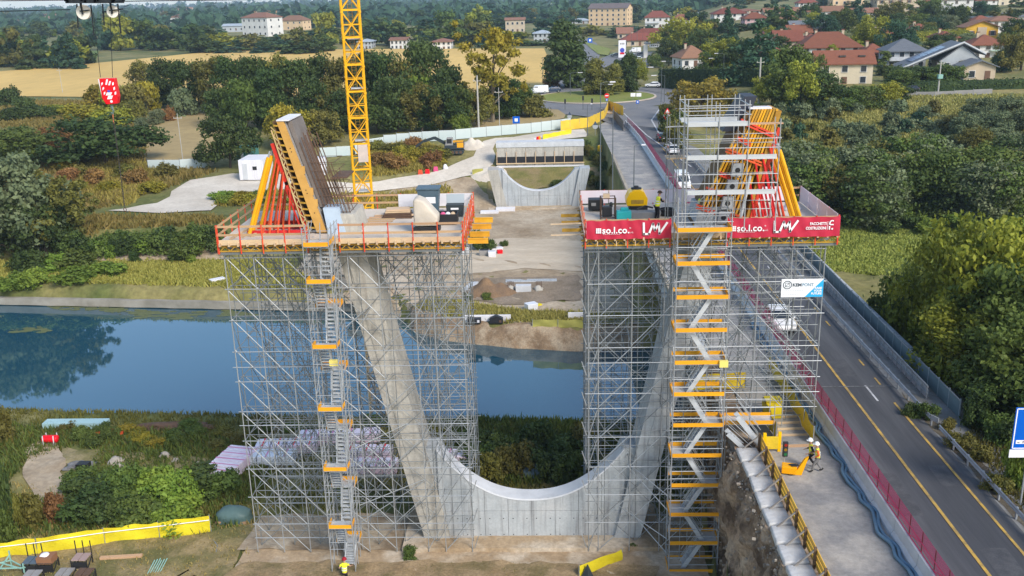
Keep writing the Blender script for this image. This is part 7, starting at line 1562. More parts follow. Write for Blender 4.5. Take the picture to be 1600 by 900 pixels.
def excavator(p, rz, lb):
    o = empty('excavator', p, lb, 'excavator', None, rz); yc = mat('excavator_orange', (0.72, 0.33, 0.01), 0.45); dk = mat('excavator_dark', (0.03, 0.04, 0.045), 0.5)
    for s in (-1, 1):
        m = MB(); m.prism([(-1.9, 0.1), (1.9, 0.1), (2.15, 0.45), (1.9, 0.85), (-1.9, 0.85), (-2.15, 0.45)], s*1.15-0.28, s*1.15+0.28, 'xz'); t_ = m.build('track', dk, o, world=False)
        for k in range(5): MB().lathe((-1.5+0.75*k, s*1.15-0.31, 0.45), [(0.27, 0), (0.27, 0.62)], 10, 'y').build('roller', M_rust, t_, world=False)
    m = MB(); m.box((0.3, 0, 1.35), (3.6, 2.6, 0.8)); m.box((1.3, 0, 1.95), (1.6, 2.5, 0.6)); h_ = m.build('house', dk, o, world=False, bevel=0.1); m = MB(); m.box((1.45, -1.28, 1.75), (1.2, 0.08, 0.9)); m.build('side_cover', yc, h_, world=False); m = MB(); m.box((0.9, 0, 2.3), (2.2, 1.6, 0.15)); m.build('roof_cover', yc, h_, world=False)
    m = MB(); m.prism([(-1.4, 1.7), (0.1, 1.7), (0.1, 3.1), (-1.0, 3.1)], -1.2, -0.1, 'xz'); c_ = m.build('cab', M_grey, o, world=False, bevel=0.06); m = MB(); m.box((-0.55, -1.22, 2.5), (0.9, 0.04, 0.8)); m.build('cab_window', M_black, c_, world=False)
    m = MB(); m.bar((-1.2, 0.4, 1.8), (-3.4, 0.4, 3.0), 0.4, 0.55); m.bar((-3.3, 0.4, 3.0), (-5.4, 0.4, 2.4), 0.38, 0.5); m.build('boom', dk, o, world=False); m = MB(); m.bar((-5.2, 0.4, 2.6), (-7.4, 0.4, 1.1), 0.3, 0.4); m.build('stick', dk, o, world=False)
    m = MB(); m.prism([(-7.2, 1.2), (-7.9, 1.0), (-8.0, 0.2), (-7.3, 0.05), (-6.9, 0.5)], -0.1, 0.9, 'xz'); m.build('bucket', dk, o, world=False); return o
p = at(708, 240); excavator(p, R(2), 'dark tracked excavator with an orange side panel near the pale fence')
for k, (x, y) in enumerate([(657, 273), (668, 272), (681, 268)]): p = at(x, y); o = empty('road_barrel', p, ['small red plastic barrier, left of the three', 'crimson plastic barrier, middle of the three', 'pink plastic barrier, right of the three on the gravel'][k], 'barrier'); m = MB(); m.box((p.x, p.y, p.z+0.45), (0.9, 0.5, 0.9), taper=0.75); m.build('body', [M_redor, M_hred, mat('pink_plastic', (0.62, 0.08, 0.20), 0.5)][k], o, bevel=0.08)
p = at(696, 264); o = empty('white_bag', p, 'white bulk bag beside the pink plastic barrier', 'bag'); blob(o, 'body', p, (0.9, 0.8, 0.9), M_white, 4)
for k, (x, y) in enumerate([(836, 222), (840, 220), (843, 219)]): p = at(x, y); o = empty('road_barrel', p, ['white plastic barrier at the end of the yellow strip', 'white and red plastic barrier at the end of the yellow strip', 'orange plastic barrier touching the yellow strip'][k], 'barrier'); m = MB(); m.box((p.x, p.y, p.z+0.4), (0.5, 0.5, 0.8), taper=0.8); m.build('body', [M_white, M_hred, M_orange][k], o, bevel=0.06)
def heap(px, py, w, h, lb, m_, seed): p = at(px, py); o = empty('soil_heap', p, lb, 'soil heap'); 
def heap(px, py, w, d, h, lb, m_, seed):
    p = at(px, py); o = empty('soil_heap', p, lb, 'soil heap'); n = 26; V = []; F = []
    for i in range(n+1):
        for j in range(n+1):
            a, b = i/n*2-1, j/n*2-1; r = math.hypot(a, b); z = h*max(0, 1-r)**0.9*(1+0.5*mnoise.noise(Vector((a*2.5+seed, b*2.5, 0))))+0.06*mnoise.noise(Vector((a*9, b*9, seed)))-0.03
            V.append((p.x+a*w/2, p.y+b*d/2, T(p.x+a*w/2, p.y+b*d/2)+z))
    for i in range(n):
        for j in range(n): a = i*(n+1)+j; F.append((a, a+n+1, a+n+2, a+1))
    m = MB(); m.add(V, F); m.build('body', m_, o, smooth=True)
heap(765, 458, 7.0, 5.0, 1.9, 'brown heap of dug soil on the far bank', mat('brown_soil', (0.23, 0.145, 0.08), 0.95, (0.165, 0.11, 0.07), 0.8, 0.9, 4, fine=0.2), 1); heap(739, 229, 5, 4, 1.7, 'small grey gravel heap beside the excavator', M_gravel, 4); heap(765, 272, 7, 6, 1.0, 'grey gravel ramp left of the abutment', M_gravel, 7)
for k, (x, y, d, lb, m_) in enumerate([(735, 452, (1.0, 3.6, 0.5), 'white concrete kerb block left of the soil heap', M_concw), (818, 456, (1.9, 0.9, 0.9), 'pale blue concrete block between the pile heads', M_concw), (762, 502, (5.2, 0.25, 0.75), 'low white sheet wall with two black boxes on the spit', M_white), (903, 500, (2.2, 0.2, 0.9), 'white sheet standing on the spit', M_white), (830, 440, (6.5, 1.2, 0.2), 'pale concrete strip behind the pile heads', M_conc), (790, 329, (3.2, 1.6, 0.5), 'white pallet stack at the foot of the far pier', M_white), (765, 333, (3.0, 1.2, 0.4), 'white boards left of the far pier foot', M_white)]):
    p = at(x, y); o = empty('concrete_block' if k in (0, 1, 4) else 'sheet_stack', p, lb, 'block' if k in (0, 1, 4) else 'sheet'); m = MB(); m.box((p.x, p.y, p.z+d[2]/2), d, 0.0 if k else -0.25); m.build('body', m_, o, bevel=0.04)
for k, (x, y) in enumerate([(742, 502), (776, 502)]):
    p = at(x, y); o = empty('black_box', (p.x, p.y-0.4, p.z), ['open black box before the white sheet wall', 'black box with a ridge before the white sheet wall'][k], 'box'); m = MB(); m.prism([(p.x-0.75, p.z+0.05), (p.x+0.75, p.z+0.05), (p.x+0.75, p.z+0.6), (p.x, p.z+(0.6 if k == 0 else 0.95)), (p.x-0.75, p.z+0.6)], p.y-0.9, p.y-0.3, 'xz'); m.build('body', M_black, o)
    m = MB(); m.box((p.x+0.45, p.y-0.91, p.z+0.3), (0.25, 0.03, 0.3)); m.build('opening', M_white if k == 0 else M_rust, o)
for k, (x, y) in enumerate([(798, 455), (842, 455)]):
    p = at(x, y); o = empty('pile_head', p, ['broken pile head with bare bars left of the pale block', 'broken pile head with bare bars right of the pale block'][k], 'pile head'); blob(o, 'concrete', p, (1.1, 1.1, 0.8), M_conc2, k+3, 10, 0.3)
    for i in range(5): tube_obj('bar', (p.x-0.3+0.15*i, p.y, p.z+0.5), (p.x-0.32+0.16*i, p.y, p.z+1.3), M_rust, o, 0.04, 5)
for k, (x, y, d, m_, lb) in enumerate([(757, 400, (1.3, 0.9, 0.9), M_grey, 'grey open skip on the far bank'), (769, 402, (1.0, 0.9, 0.9), M_white, 'white tub beside the grey skip'), (781, 397, (0.7, 0.6, 0.6), M_hred, 'red box beside the white tub'), (727, 398, (1.0, 1.0, 1.2), M_concw, 'white cabinet at the edge of the scaffolding'), (776, 391, (1.6, 0.8, 0.4), M_white, 'pale tank lying above the white tub'), (830, 485, (1.2, 0.9, 0.9), M_filmw, 'white bulk sack on the spit'), (840, 478, (0.9, 0.5, 0.2), M_y2, 'yellow rag beside the white sack'), (340, 442, (1.7, 0.9, 0.6), M_white, 'white tub on the left bank by the scaffolding')]):
    p = at(x, y); o = empty('site_tub', p, lb, 'tub'); m = MB(); m.box((p.x, p.y, p.z+d[2]/2), d, 0.1*k, taper=1.12); m.build('body', m_, o, bevel=0.05)
    if k in (0, 1, 3): m = MB(); m.box((p.x, p.y, p.z+d[2]+0.005), (d[0]*0.92, d[1]*0.92, 0.03), 0.1*k); m.build('content', M_black if k != 1 else M_concw, o)
cp = MB(); line = [(x, float(yF(x))-0.25) for x in np.linspace(-130, -19, 60)]
for i, ((x0_, y0_), (x1_, y1_)) in enumerate(zip(line, line[1:])): cp.bar((x0_, y0_, -1.45+0.03*math.sin(i*2.1)), (x1_, y1_, -1.45+0.03*math.sin(i*2.1+2.1)), 0.7, 0.9)
tag(cp.build('bank_coping', mat('pale_coping', (0.34, 0.31, 0.26), 0.9, (0.22, 0.20, 0.16), 0.4, 0.5, 3)), 'pale stone coping of the far canal bank', 'coping')
lily = MB(); rl_ = random.Random(9)
for cx_, cy_, w_, n in ((905/4, 489, 50, 60), (285, 494, 40, 40), (52, 515, 44, 26), (120, 480, 70, 30), (365, 490, 40, 40), (180, 484, 30, 30)):
    for k in range(n):
        p = G(cx_+rl_.gauss(0, w_*0.35), cy_+rl_.gauss(0, 2.2), -1.985+0.002*k/60); r_ = rl_.uniform(0.15, 0.6); q = rl_.uniform(0, 6)
        lily.add([(p.x+r_*math.cos(q+t*1.047)*1.6, p.y+r_*math.sin(q+t*1.047)*0.8, p.z) for t in range(6)], [tuple(range(6))])
tag(lily.build('lily_pads', mat('algae_green', (0.085, 0.105, 0.04), 0.6, (0.13, 0.14, 0.06), 2.0)), 'floating green lily patches under the far bank', kind='stuff')
# ---------------------------------------------------------------- houses
M_win = mat('window_pane', (0.03, 0.037, 0.045), 0.15, spec=0.8); M_frame = mat('window_frame', (0.55, 0.53, 0.50), 0.6); M_shut = mat('brown_shutter', (0.14, 0.075, 0.045), 0.7)
M_tile = mat('clay_tiles', (0.215, 0.068, 0.040), 0.85, (0.155, 0.055, 0.036), 0.9, 0.5, 5, stretch=(1, 6, 6), vary=0.16, fine=0.15); M_tileo = mat('old_clay_tiles', (0.25, 0.125, 0.075), 0.85, (0.19, 0.095, 0.06), 0.9, 0.5, 5, stretch=(1, 6, 6), vary=0.12, fine=0.15); M_tileg = mat('grey_tiles', (0.105, 0.115, 0.13), 0.7, (0.15, 0.16, 0.175), 0.7, 0.4, 5, stretch=(1, 6, 6), vary=0.1)
WALL = {'white': (0.66, 0.64, 0.60), 'cream': (0.62, 0.53, 0.38), 'pink': (0.55, 0.36, 0.36), 'grey': (0.42, 0.44, 0.45), 'beige': (0.52, 0.42, 0.30), 'yellow': (0.68, 0.40, 0.05), 'orange': (0.60, 0.36, 0.16), 'peach': (0.66, 0.47, 0.28), 'brown': (0.24, 0.19, 0.15)}
def wallm(c): return mat('render_'+c, WALL[c], 0.9, tuple(v*0.85 for v in WALL[c]), 0.35, 0.15, 6, fine=0.06)
def house(px, py, wpx, hpx, rpx, lb, wall='white', roof='hip', tile=None, d=9.0, rz=0.0, floors=2, cols=4, chim=1, cat='house', over=0.7, extra=None, shut=False):
    p = GT(px, py); s = ppm(p); w, h, rh = wpx/s, hpx/s, rpx/s
    o = empty('house', (p.x, p.y+d/2, p.z-0.4), lb, cat, None, rz); tile = tile or M_tile; h += 0.4
    m = MB(); m.box((0, 0, h/2), (w, d, h))
    if roof == 'gable_y': m.prism([(-w/2, h), (w/2, h), (0, h+rh*0.96)], -d/2, d/2, 'xz')
    if roof == 'gable_x': m.prism([(-d/2, h), (d/2, h), (0, h+rh*0.96)], -w/2, w/2, 'yz')
    wo = m.build('wall', wallm(wall), o, world=False)
    W, D = w/2+over, d/2+over; m = MB(); t = 0.22; zz = h-over*rh/(max(1, min(w, d)/2))*0.6
    if roof == 'hip':
        q = min(W, D)*0.95; rx, ry = max(0.01, W-q), max(0.01, D-q)
        a = [(-W, -D, zz), (W, -D, zz), (W, D, zz), (-W, D, zz), (-rx, -ry, h+rh), (rx, -ry, h+rh), (rx, ry, h+rh), (-rx, ry, h+rh)]
        m.add(a, [(0, 1, 5, 4), (1, 2, 6, 5), (2, 3, 7, 6), (3, 0, 4, 7), (4, 5, 6, 7), (3, 2, 1, 0)]); m.box((0, 0, zz-0.12), (2*W, 2*D, 0.2))
    elif roof == 'gable_y':
        m.prism([(-W, zz), (0, h+rh), (W, zz), (W, zz+t), (0, h+rh+t*1.3), (-W, zz+t)], -D, D, 'xz')
    elif roof == 'gable_x':
        m.prism([(-D, zz), (0, h+rh), (D, zz), (D, zz+t), (0, h+rh+t*1.3), (-D, zz+t)], -W, W, 'yz')
    else: m.box((0, 0, h+0.2), (2*W, 2*D, 0.5))
    ro = m.build('roof', tile, o, world=False)
    for k in range(chim): box_obj('chimney', (-w*0.2+0.45*w*k, 0.3, h+rh*0.9), (0.7, 0.7, 1.7), wallm('beige'), ro, local=True); box_obj('chimney_cap', (-w*0.2+0.45*w*k, 0.3, h+rh*0.9+0.95), (0.95, 0.95, 0.16), M_tile, ro, local=True)
    fh = h/floors; ww = min(1.25, w/cols*0.45); wh = min(1.5, fh*0.55)
    for f in range(floors):
        for c in range(cols):
            x = -w/2+(c+0.5)*w/cols; z = f*fh+fh*0.52
            dr = f == 0 and c == cols//2
            fo = box_obj('door' if dr else 'window', (x, -d/2-0.03, z-(0.25 if dr else 0)), (ww, 0.12, wh+(0.5 if dr else 0)), M_shut if dr else M_win, o, local=True)
            if not dr:
                fo.scale = (ww, 0.12, wh); box_obj('frame', (0, 0.25, 0), (1.22, 0.9, 1.16), M_frame, fo, local=True)
                box_obj('sill', (x, -d/2-0.09, z-wh/2-0.06), (ww+0.3, 0.2, 0.1), M_frame, o, local=True)
                if shut:
                    for s_ in (-1, 1): box_obj('shutter', (x+s_*ww*0.76, -d/2-0.06, z), (ww*0.45, 0.08, wh), M_shut, o, local=True)
        for c in range(2):
            for sd_ in (-1, 1): box_obj('window', (sd_*(w/2+0.03), -d/4+c*d/2, f*fh+fh*0.52), (0.12, ww, wh), M_win, o, local=True)
    if extra: extra(o, w, d, h, rh)
    return o
def balcony(o, w, d, h, rh):
    m = MB(); m.box((-w*0.2, -d/2-0.6, h*0.48), (w*0.55, 1.2, 0.15)); m.box((-w*0.2, -d/2-1.15, h*0.48+0.5), (w*0.55, 0.08, 0.95)); m.build('balcony', M_concw, o, world=False)
def porch(o, w, d, h, rh):
    m = MB(); m.prism([(-w/2-3.6, h*0.62), (-w/2+0.6, h*0.95), (-w/2+0.6, h*0.95+0.2), (-w/2-3.6, h*0.62+0.2)], -d/2-1.2, d/2*0.3, 'xz'); m.build('porch_roof', M_tile, o, world=False)
    for k in (-d/2-1.0, -0.5): box_obj('porch_post', (-w/2-3.3, k, h*0.31), (0.3, 0.3, h*0.62), wallm('beige'), o, local=True)
    for k in (-0.15, 0.2):
        m = MB(); m.box((w*k+1.5, -d*0.27, h+rh*0.62), (1.5, 1.2, 0.35)); m.build('skylight', M_win, o, world=False)
def solar(o, w, d, h, rh):
    pass
house(1322, 131, 84, 31, 17, 'cream house with a red gable roof and a porch, lowest of the hillside houses', 'cream', 'gable_x', None, 9, -0.12, 2, 3, 1, extra=porch)
house(1300, 92, 92, 19, 21, 'long white house with a broad red hip roof and dish aerials', 'white', 'hip', None, 12, -0.08, 2, 5, 2); house(1232, 82, 40, 18, 14, 'small house with solar panels at the left end of the long white house', 'cream', 'gable_x', None, 8, 0, 2, 3, 1)
house(1230, 45, 44, 12, 10, 'pink house with a terracotta hip roof', 'pink', 'hip', M_tileo, 9, 0, 2, 4, 1); house(1262, 54, 50, 10, 10, 'low grey roofed house behind the pink one', 'white', 'gable_x', M_tileg, 8, 0, 1, 4, 0)
house(1250, 62, 34, 11, 10, 'cream house with red roof below the pink one', 'cream', 'gable_x', None, 8, 0, 1, 3, 1)
def big_roof(o, w, d, h, rh):
    m = MB(); m.prism([(-w*1.5, 1.6), (0.0, h+rh+0.3), (w*0.55, h+rh*0.35), (w*0.55, h+rh*0.35+0.3), (0.0, h+rh+0.65), (-w*1.5, 1.95)], -d/2-0.8, d/2+0.5, 'xz'); m.build('great_roof', M_tileg, o, world=False)
    e = MB(); e.prism([(-w*1.5, 1.9), (0.0, h+rh+0.6), (w*0.55, h+rh*0.35+0.25), (w*0.55, h+rh*0.35+0.6), (0.0, h+rh+1.0), (-w*1.5, 2.25)], -d/2-1.05, -d/2-0.75, 'xz'); e.build('white_verge', M_concw, o, world=False)
    a = math.atan2(h+rh-1.3, w*1.5)
    for i in range(6):
        for j in range(3):
            u = 0.30+0.09*i; px_, pz_ = -w*1.5*(1-u), 1.95+(h+rh-1.3)*u+0.12
            mm = MB(); mm.box((px_, -d*0.12+1.9*j, pz_), (w*1.5*0.088/math.cos(a)*0.97, 1.8, 0.08), M=Matrix.Rotation(-a, 3, 'Y')); mm.build('solar_panel', mat('solar_glass', (0.16, 0.21, 0.30), 0.25, (0.12, 0.16, 0.24), 0.5), o, world=False)
house(1505, 118, 62, 22, 24, 'modern grey house with one great dark slope of roof and solar panels', 'grey', 'gable_y', M_tileg, 12, -0.15, 2, 3, 0, over=0.2, extra=big_roof)
house(1532, 125, 46, 20, 9, 'beige annex with white edged dark gable roof beside the solar roofed house', 'beige', 'gable_y', M_tileg, 7, -0.1, 1, 2, 0)
house(1418, 106, 58, 27, 16, 'grey house with a dark hip roof and a balcony', 'grey', 'hip', M_tileg, 10, -0.1, 2, 4, 0, extra=balcony); house(1368, 99, 40, 16, 13, 'small orange house with a dusky red roof', 'orange', 'hip', None, 8, 0, 1, 3, 1)
house(1535, 60, 48, 17, 9, 'yellow house with a pale middle bay and brown shutters', 'yellow', 'gable_y', M_tileo, 9, -0.1, 1, 3, 0, shut=True, extra=lambda o, w, d, h, rh: box_obj('middle_bay', (0, -d/2-0.15, h*0.5), (w*0.28, 0.3, h), wallm('beige'), o, local=True))
house(1545, 90, 48, 21, 13, 'white house with a red hip roof and green awning', 'white', 'hip', None, 9, -0.1, 2, 3, 1, extra=lambda o, w, d, h, rh: box_obj('awning', (w*0.25, -d/2-0.8, h*0.55), (w*0.4, 1.6, 0.15), mat('pale_green_cloth', (0.36, 0.52, 0.42), 0.8), o, local=True))
house(1572, 52, 50, 20, 6, 'white house with a flat brownish roof at the right edge', 'white', 'hip', M_tileo, 10, 0, 2, 3, 0); house(1565, 40, 90, 12, 3, 'long white row building along the road on the hill', 'white', 'flat', M_tileg, 8, 0, 1, 9, 0); house(1536, 42, 30, 10, 7, 'small house with dark red roof behind the yellow one', 'white', 'hip', None, 7, 0, 1, 3, 0)
house(1494, 25, 50, 25, 7, 'tall white house with blue grey shutters on the hill', 'white', 'gable_x', M_tileo, 9, -0.1, 3, 3, 1, extra=balcony); house(1405, 18, 70, 20, 6, 'beige apartment house with brown shutters on the hill', 'beige', 'hip', M_tileo, 12, 0, 2, 5, 1, 'apartment house', shut=True); house(1325, 14, 48, 20, 6, 'orange apartment house on the hill', 'peach', 'hip', M_tileo, 11, 0, 3, 4, 1, 'apartment house')
house(1290, 27, 56, 9, 7, 'long low house with white walls and red roof', 'white', 'gable_x', M_tileo, 9, 0, 1, 6, 1); house(1225, 27, 60, 8, 6, 'long low brown roofed house left of the white walled one', 'beige', 'gable_x', M_tileo, 9, 0, 1, 5, 0); house(1352, 30, 40, 10, 6, 'house with white balcony under the orange apartment house', 'white', 'gable_x', M_tileo, 8, 0, 2, 3, 1); house(1580, 8, 40, 14, 6, 'pale house cut by the upper right corner', 'cream', 'hip', M_tileo, 9, 0, 2, 3, 0); house(1580, 26, 60, 4, 2, 'flat grey greenhouse roof on the hill road', 'grey', 'flat', M_tileg, 8, 0, 1, 6, 0); house(1405, 35, 26, 11, 3, 'small white garden house', 'white', 'hip', M_tileo, 5, 0, 1, 2, 0)
house(955, 40, 62, 26, 7, 'big yellow apartment house with a brown roof', 'peach', 'gable_x', mat('brown_sheet_roof', (0.16, 0.125, 0.115), 0.7, (0.12, 0.095, 0.09), 0.5), 16, -0.35, 4, 7, 0, 'apartment house'); house(1028, 44, 38, 17, 9, 'white villa with a red hip roof', 'white', 'hip', None, 11, -0.1, 2, 4, 1, extra=balcony); house(1141, 34, 50, 13, 8, 'red roofed house behind the pointed conifer', 'white', 'hip', None, 12, 0, 2, 4, 1)
house(1082, 107, 44, 18, 16, 'white house with a brown and red roof behind the clipped hedge', 'white', 'hip', M_tileo, 10, 0.2, 1, 3, 1); house(1000, 72, 56, 10, 9, 'restaurant with layered red roofs behind the petrol station', 'beige', 'hip', None, 10, 0, 1, 5, 1, 'restaurant'); house(1020, 62, 60, 8, 9, 'second red roof of the restaurant row', 'beige', 'hip', None, 10, 0, 1, 5, 1, 'restaurant'); house(985, 60, 40, 8, 8, 'old tiled house behind the restaurant', 'beige', 'gable_x', M_tileo, 9, 0, 1, 4, 0)
house(407, 57, 54, 29, 7, 'white apartment house with an orange roof beyond the wheat field', 'white', 'hip', M_tileo, 16, -0.5, 3, 5, 1, 'apartment house'); house(459, 47, 42, 15, 7, 'pink house right of the white apartment house', 'peach', 'hip', M_tileo, 14, -0.3, 2, 4, 0); house(410, 32, 40, 14, 3, 'orange block behind the white apartment house', 'orange', 'flat', M_tileo, 14, 0, 2, 4, 0, 'apartment house')
for k, (x, y, w, h, r_, c, lb) in enumerate([(95, 33, 70, 9, 3, 'pink', 'long pinkish house in the haze at the left'), (70, 35, 46, 6, 3, 'white', 'low white house in the haze at the left'), (285, 40, 36, 13, 4, 'white', 'white house in the haze right of the pulleys'), (288, 24, 26, 9, 3, 'peach', 'peach house in the haze above the white one'), (255, 26, 12, 6, 3, 'pink', 'small reddish house in the distance'), (365, 50, 34, 9, 3, 'grey', 'grey barn left of the white apartment house'), (375, 28, 30, 9, 3, 'white', 'white house left of the orange block'), (590, 30, 50, 8, 3, 'peach', 'long house with solar roof behind the crane mast'), (520, 22, 22, 7, 3, 'orange', 'small orange house left of the crane mast'), (805, 52, 30, 20, 3, 'beige', 'beige barn left of the tall dark poplar'), (848, 66, 28, 14, 4, 'grey', 'blue grey shed left of the egg shaped tree'), (702, 14, 16, 4, 3, 'orange', 'far orange house in the woods'), (570, 76, 22, 11, 3, 'grey', 'grey shed at the edge of the wheat field'), (623, 76, 26, 13, 3, 'white', 'white shed at the edge of the wheat field'), (690, 77, 30, 12, 4, 'white', 'pale shed with green door at the edge of the wheat field'), (15, 42, 40, 8, 2, 'cream', 'cream barn at the left edge'), (908, 37, 30, 5, 3, 'grey', 'low grey sheds left of the yellow apartment house'), (1095, 33, 16, 9, 3, 'grey', 'small grey house right of the white villa'), (1170, 22, 36, 5, 3, 'white', 'flat white building in the woods')]):
    house(x, y, w, h, r_, lb, c, 'gable_x' if k % 2 else 'hip', M_tileo if c not in ('grey',) else mat('pale_sheet_roof', (0.38, 0.42, 0.45), 0.5, (0.30, 0.34, 0.37), 0.5), 12, 0, 1 if h < 10 else 2, 4, 0)
for x, y, w, hh, r_, c, lb in ((1213, 98, 34, 14, 9, 'cream', 'small cream house with a red roof left of the solar panelled one'), (1206, 66, 30, 12, 8, 'white', 'white house with a red roof left of the pink one'), (1440, 58, 34, 12, 8, 'white', 'white house with a red roof behind the ball trees'), (1270, 74, 30, 12, 8, 'white', 'small white house with a red roof above the long white one'), (1180, 40, 34, 12, 8, 'pink', 'pinkish house at the foot of the wood'), (1480, 72, 30, 14, 8, 'beige', 'beige house with a red roof above the solar roofed one'), (1378, 62, 26, 11, 7, 'white', 'small red roofed house right of the round yellow green garden tree'), (1445, 14, 30, 12, 6, 'pink', 'pinkish house right of the beige apartment house'), (1540, 12, 34, 12, 6, 'white', 'white house with a red roof right of the tall white house'), (1262, 14, 30, 10, 6, 'white', 'white house with a red roof left of the orange apartment house'), (1100, 60, 28, 11, 7, 'cream', 'cream house with a red roof left of the pointed conifer'), (1065, 40, 26, 10, 7, 'white', 'small house with a red roof right of the white villa')): house(x, y, w, hh, r_, lb, c, 'hip', None, 8, 0.05, 2, 3, 1)
# petrol station portal and pylon
p = at(1022, 91); s = ppm(p); o = empty('petrol_station', p, 'white petrol station portal with red and white fascia', 'petrol station')
for x in (-3.4, 2.6): box_obj('column', (p.x+x, p.y, p.z+2.6), (1.5, 1.6, 5.2), wallm('white'), o)
box_obj('fascia', (p.x+1.4, p.y-0.2, p.z+4.9), (6.6, 2.4, 1.3), M_print, o); box_obj('red_band', (p.x+4.2, p.y-1.45, p.z+4.95), (3.2, 0.1, 1.0), M_hred, o); box_obj('canopy', (p.x+1, p.y+3, p.z+5.6), (9, 7, 0.5), M_grey, o)
m = MB()
for k in range(4): m.box((p.x-1.2+0.75*k, p.y-1.45, p.z+4.9), (0.5, 0.06, 0.4))
m.build('lettering', M_ink, o)
p = at(972, 91); o = empty('pylon_sign', p, 'tall white pylon sign with blue and red emblem at the petrol station', 'sign'); box_obj('panel', (p.x, p.y, p.z+3.6), (2.9, 0.4, 6.6), M_print, o); MB().lathe((p.x, p.y-0.23, p.z+3.1), [(0.9, 0), (0.9, 0.04)], 16, 'y').build('blue_emblem', mat('badge_blue', (0.05, 0.08, 0.45), 0.5), o); box_obj('red_strip', (p.x, p.y-0.24, p.z+1.9), (1.7, 0.06, 0.7), M_hred, o); m = MB()
for k in range(3): m.box((p.x-0.6+0.6*k, p.y-0.24, p.z+5.6), (0.4, 0.05, 0.6))
m.build('grey_lettering', M_grey, o)
for k in range(2): box_obj('foot', (p.x-0.9+1.8*k, p.y, p.z+0.2), (0.3, 0.3, 0.6), M_steel2, o)
# ---------------------------------------------------------------- vehicles
M_tyre = mat('tyre_rubber', (0.012, 0.012, 0.013), 0.8); M_glass = mat('car_glass', (0.015, 0.02, 0.025), 0.08, spec=0.9); M_lamp = mat('lamp_lens', (0.6, 0.6, 0.58), 0.2); M_tail = mat('tail_lens', (0.35, 0.01, 0.01), 0.25)
def car(p, rz, col, lb, kind='hatch', grp=None):
    """facing +y; rz turns it"""
    o = empty('car' if kind != 'van' else 'van', p, lb, 'car' if kind != 'van' else 'van', grp, rz); paint = mat('paint_%d_%d' % (int(col[0]*100), int(col[2]*100)), col, 0.25, spec=0.6)
    w = 0.9
    if kind == 'van': lo = [(-2.5, 0.35), (2.5, 0.35), (2.5, 0.95), (1.75, 1.15), (1.2, 2.0), (0.9, 2.15), (-2.45, 2.15), (-2.5, 1.0)]; gl = [(1.62, 1.2), (1.18, 1.92), (0.3, 1.92), (0.3, 1.2)]; L = 1.55; rear = None
    else: lo = [(-2.05, 0.35), (2.1, 0.35), (2.15, 0.7), (1.95, 0.86), (1.0, 1.0), (0.2, 1.45), (-0.2, 1.5), (-1.35, 1.46), (-1.95, 1.05), (-2.1, 0.9)]; gl = [(0.92, 1.0), (0.2, 1.38), (-1.3, 1.38), (-1.75, 1.02)]; L = 1.35
    m = MB(); m.prism(lo, -w, w, 'yz')
    # taper the cabin sides inwards
    m.v = [(a*(0.80 if c > 1.3 and kind != 'van' else 0.93 if c > 1.3 else 1.0), b, c) for a, b, c in m.v]
    body = m.build('body', paint, o, world=False, bevel=0.09, smooth=True)
    for s in (-1, 1):
        m = MB(); q = [(s*(w*(1.003 if c < 1.1 else 0.815 if kind != 'van' else 0.938)), b, c) for b, c in gl]; q2 = [(a+s*0.02, b, c) for a, b, c in q]; n = len(q); m.add(q+q2, [tuple(range(n)), tuple(range(n, 2*n))]+[(i, (i+1) % n, n+(i+1) % n, n+i) for i in range(n)]); m.build('side_window', M_glass, body, world=False)
    if kind == 'van': fwd = ((1.76, 1.2), (1.24, 1.95)); bk = ((-2.52, 1.25), (-2.5, 1.95))
    else: fwd = ((0.98, 1.04), (0.26, 1.43)); bk = ((-1.93, 1.1), (-1.42, 1.44))
    for nm, ((y0_, z0_), (y1_, z1_)), sg_ in (('windscreen', fwd, 1), ('rear_window', bk, -1)):
        m = MB(); d_ = 0.03*sg_; m.add([(-0.76, y0_+d_, z0_+0.02), (0.76, y0_+d_, z0_+0.02), (0.66, y1_+d_, z1_+0.02), (-0.66, y1_+d_, z1_+0.02), (-0.76, y0_-d_, z0_-0.02), (0.76, y0_-d_, z0_-0.02), (0.66, y1_-d_, z1_-0.02), (-0.66, y1_-d_, z1_-0.02)], [(0, 1, 2, 3), (4, 5, 6, 7), (0, 1, 5, 4), (1, 2, 6, 5), (2, 3, 7, 6), (3, 0, 4, 7)]); m.build(nm, M_glass, body, world=False)
    for s in (-1, 1):
        for y in (-L, L):
            wl = MB().lathe((s*0.80-0.11, y, 0.32), [(0.20, 0), (0.31, 0.0), (0.33, 0.05), (0.33, 0.17), (0.31, 0.22), (0.20, 0.22)], 16, 'x').build('wheel', M_tyre, o, world=False); MB().lathe((s*0.80-0.115, y, 0.32), [(0.03, 0), (0.2, 0.004), (0.2, 0.226), (0.03, 0.23)], 12, 'x').build('rim', M_steel, wl, world=False)
        m = MB(); m.box((s*0.68, 2.08 if kind != 'van' else 2.48, 0.74), (0.36, 0.10, 0.15)); m.build('headlight', M_lamp, o, world=False); m = MB(); m.box((s*0.74, -2.05 if kind != 'van' else -2.47, 0.88), (0.24, 0.10, 0.2)); m.build('tail_light', M_tail, o, world=False); m = MB(); m.box((s*0.98, 0.75 if kind != 'van' else 1.3, 1.02), (0.16, 0.10, 0.12)); m.build('mirror', paint, o, world=False)
    ye = 2.13 if kind != 'van' else 2.5
    for y_, z_ in ((ye, 0.55), (-ye+0.01, 0.72)): m = MB(); m.box((0, y_, z_), (0.5, 0.04, 0.12)); m.build('number_plate', M_print, o, world=False)
    m = MB(); m.box((0, ye-0.02, 0.42), (1.5, 0.06, 0.16)); m.build('grille', M_black, o, world=False)
    return o
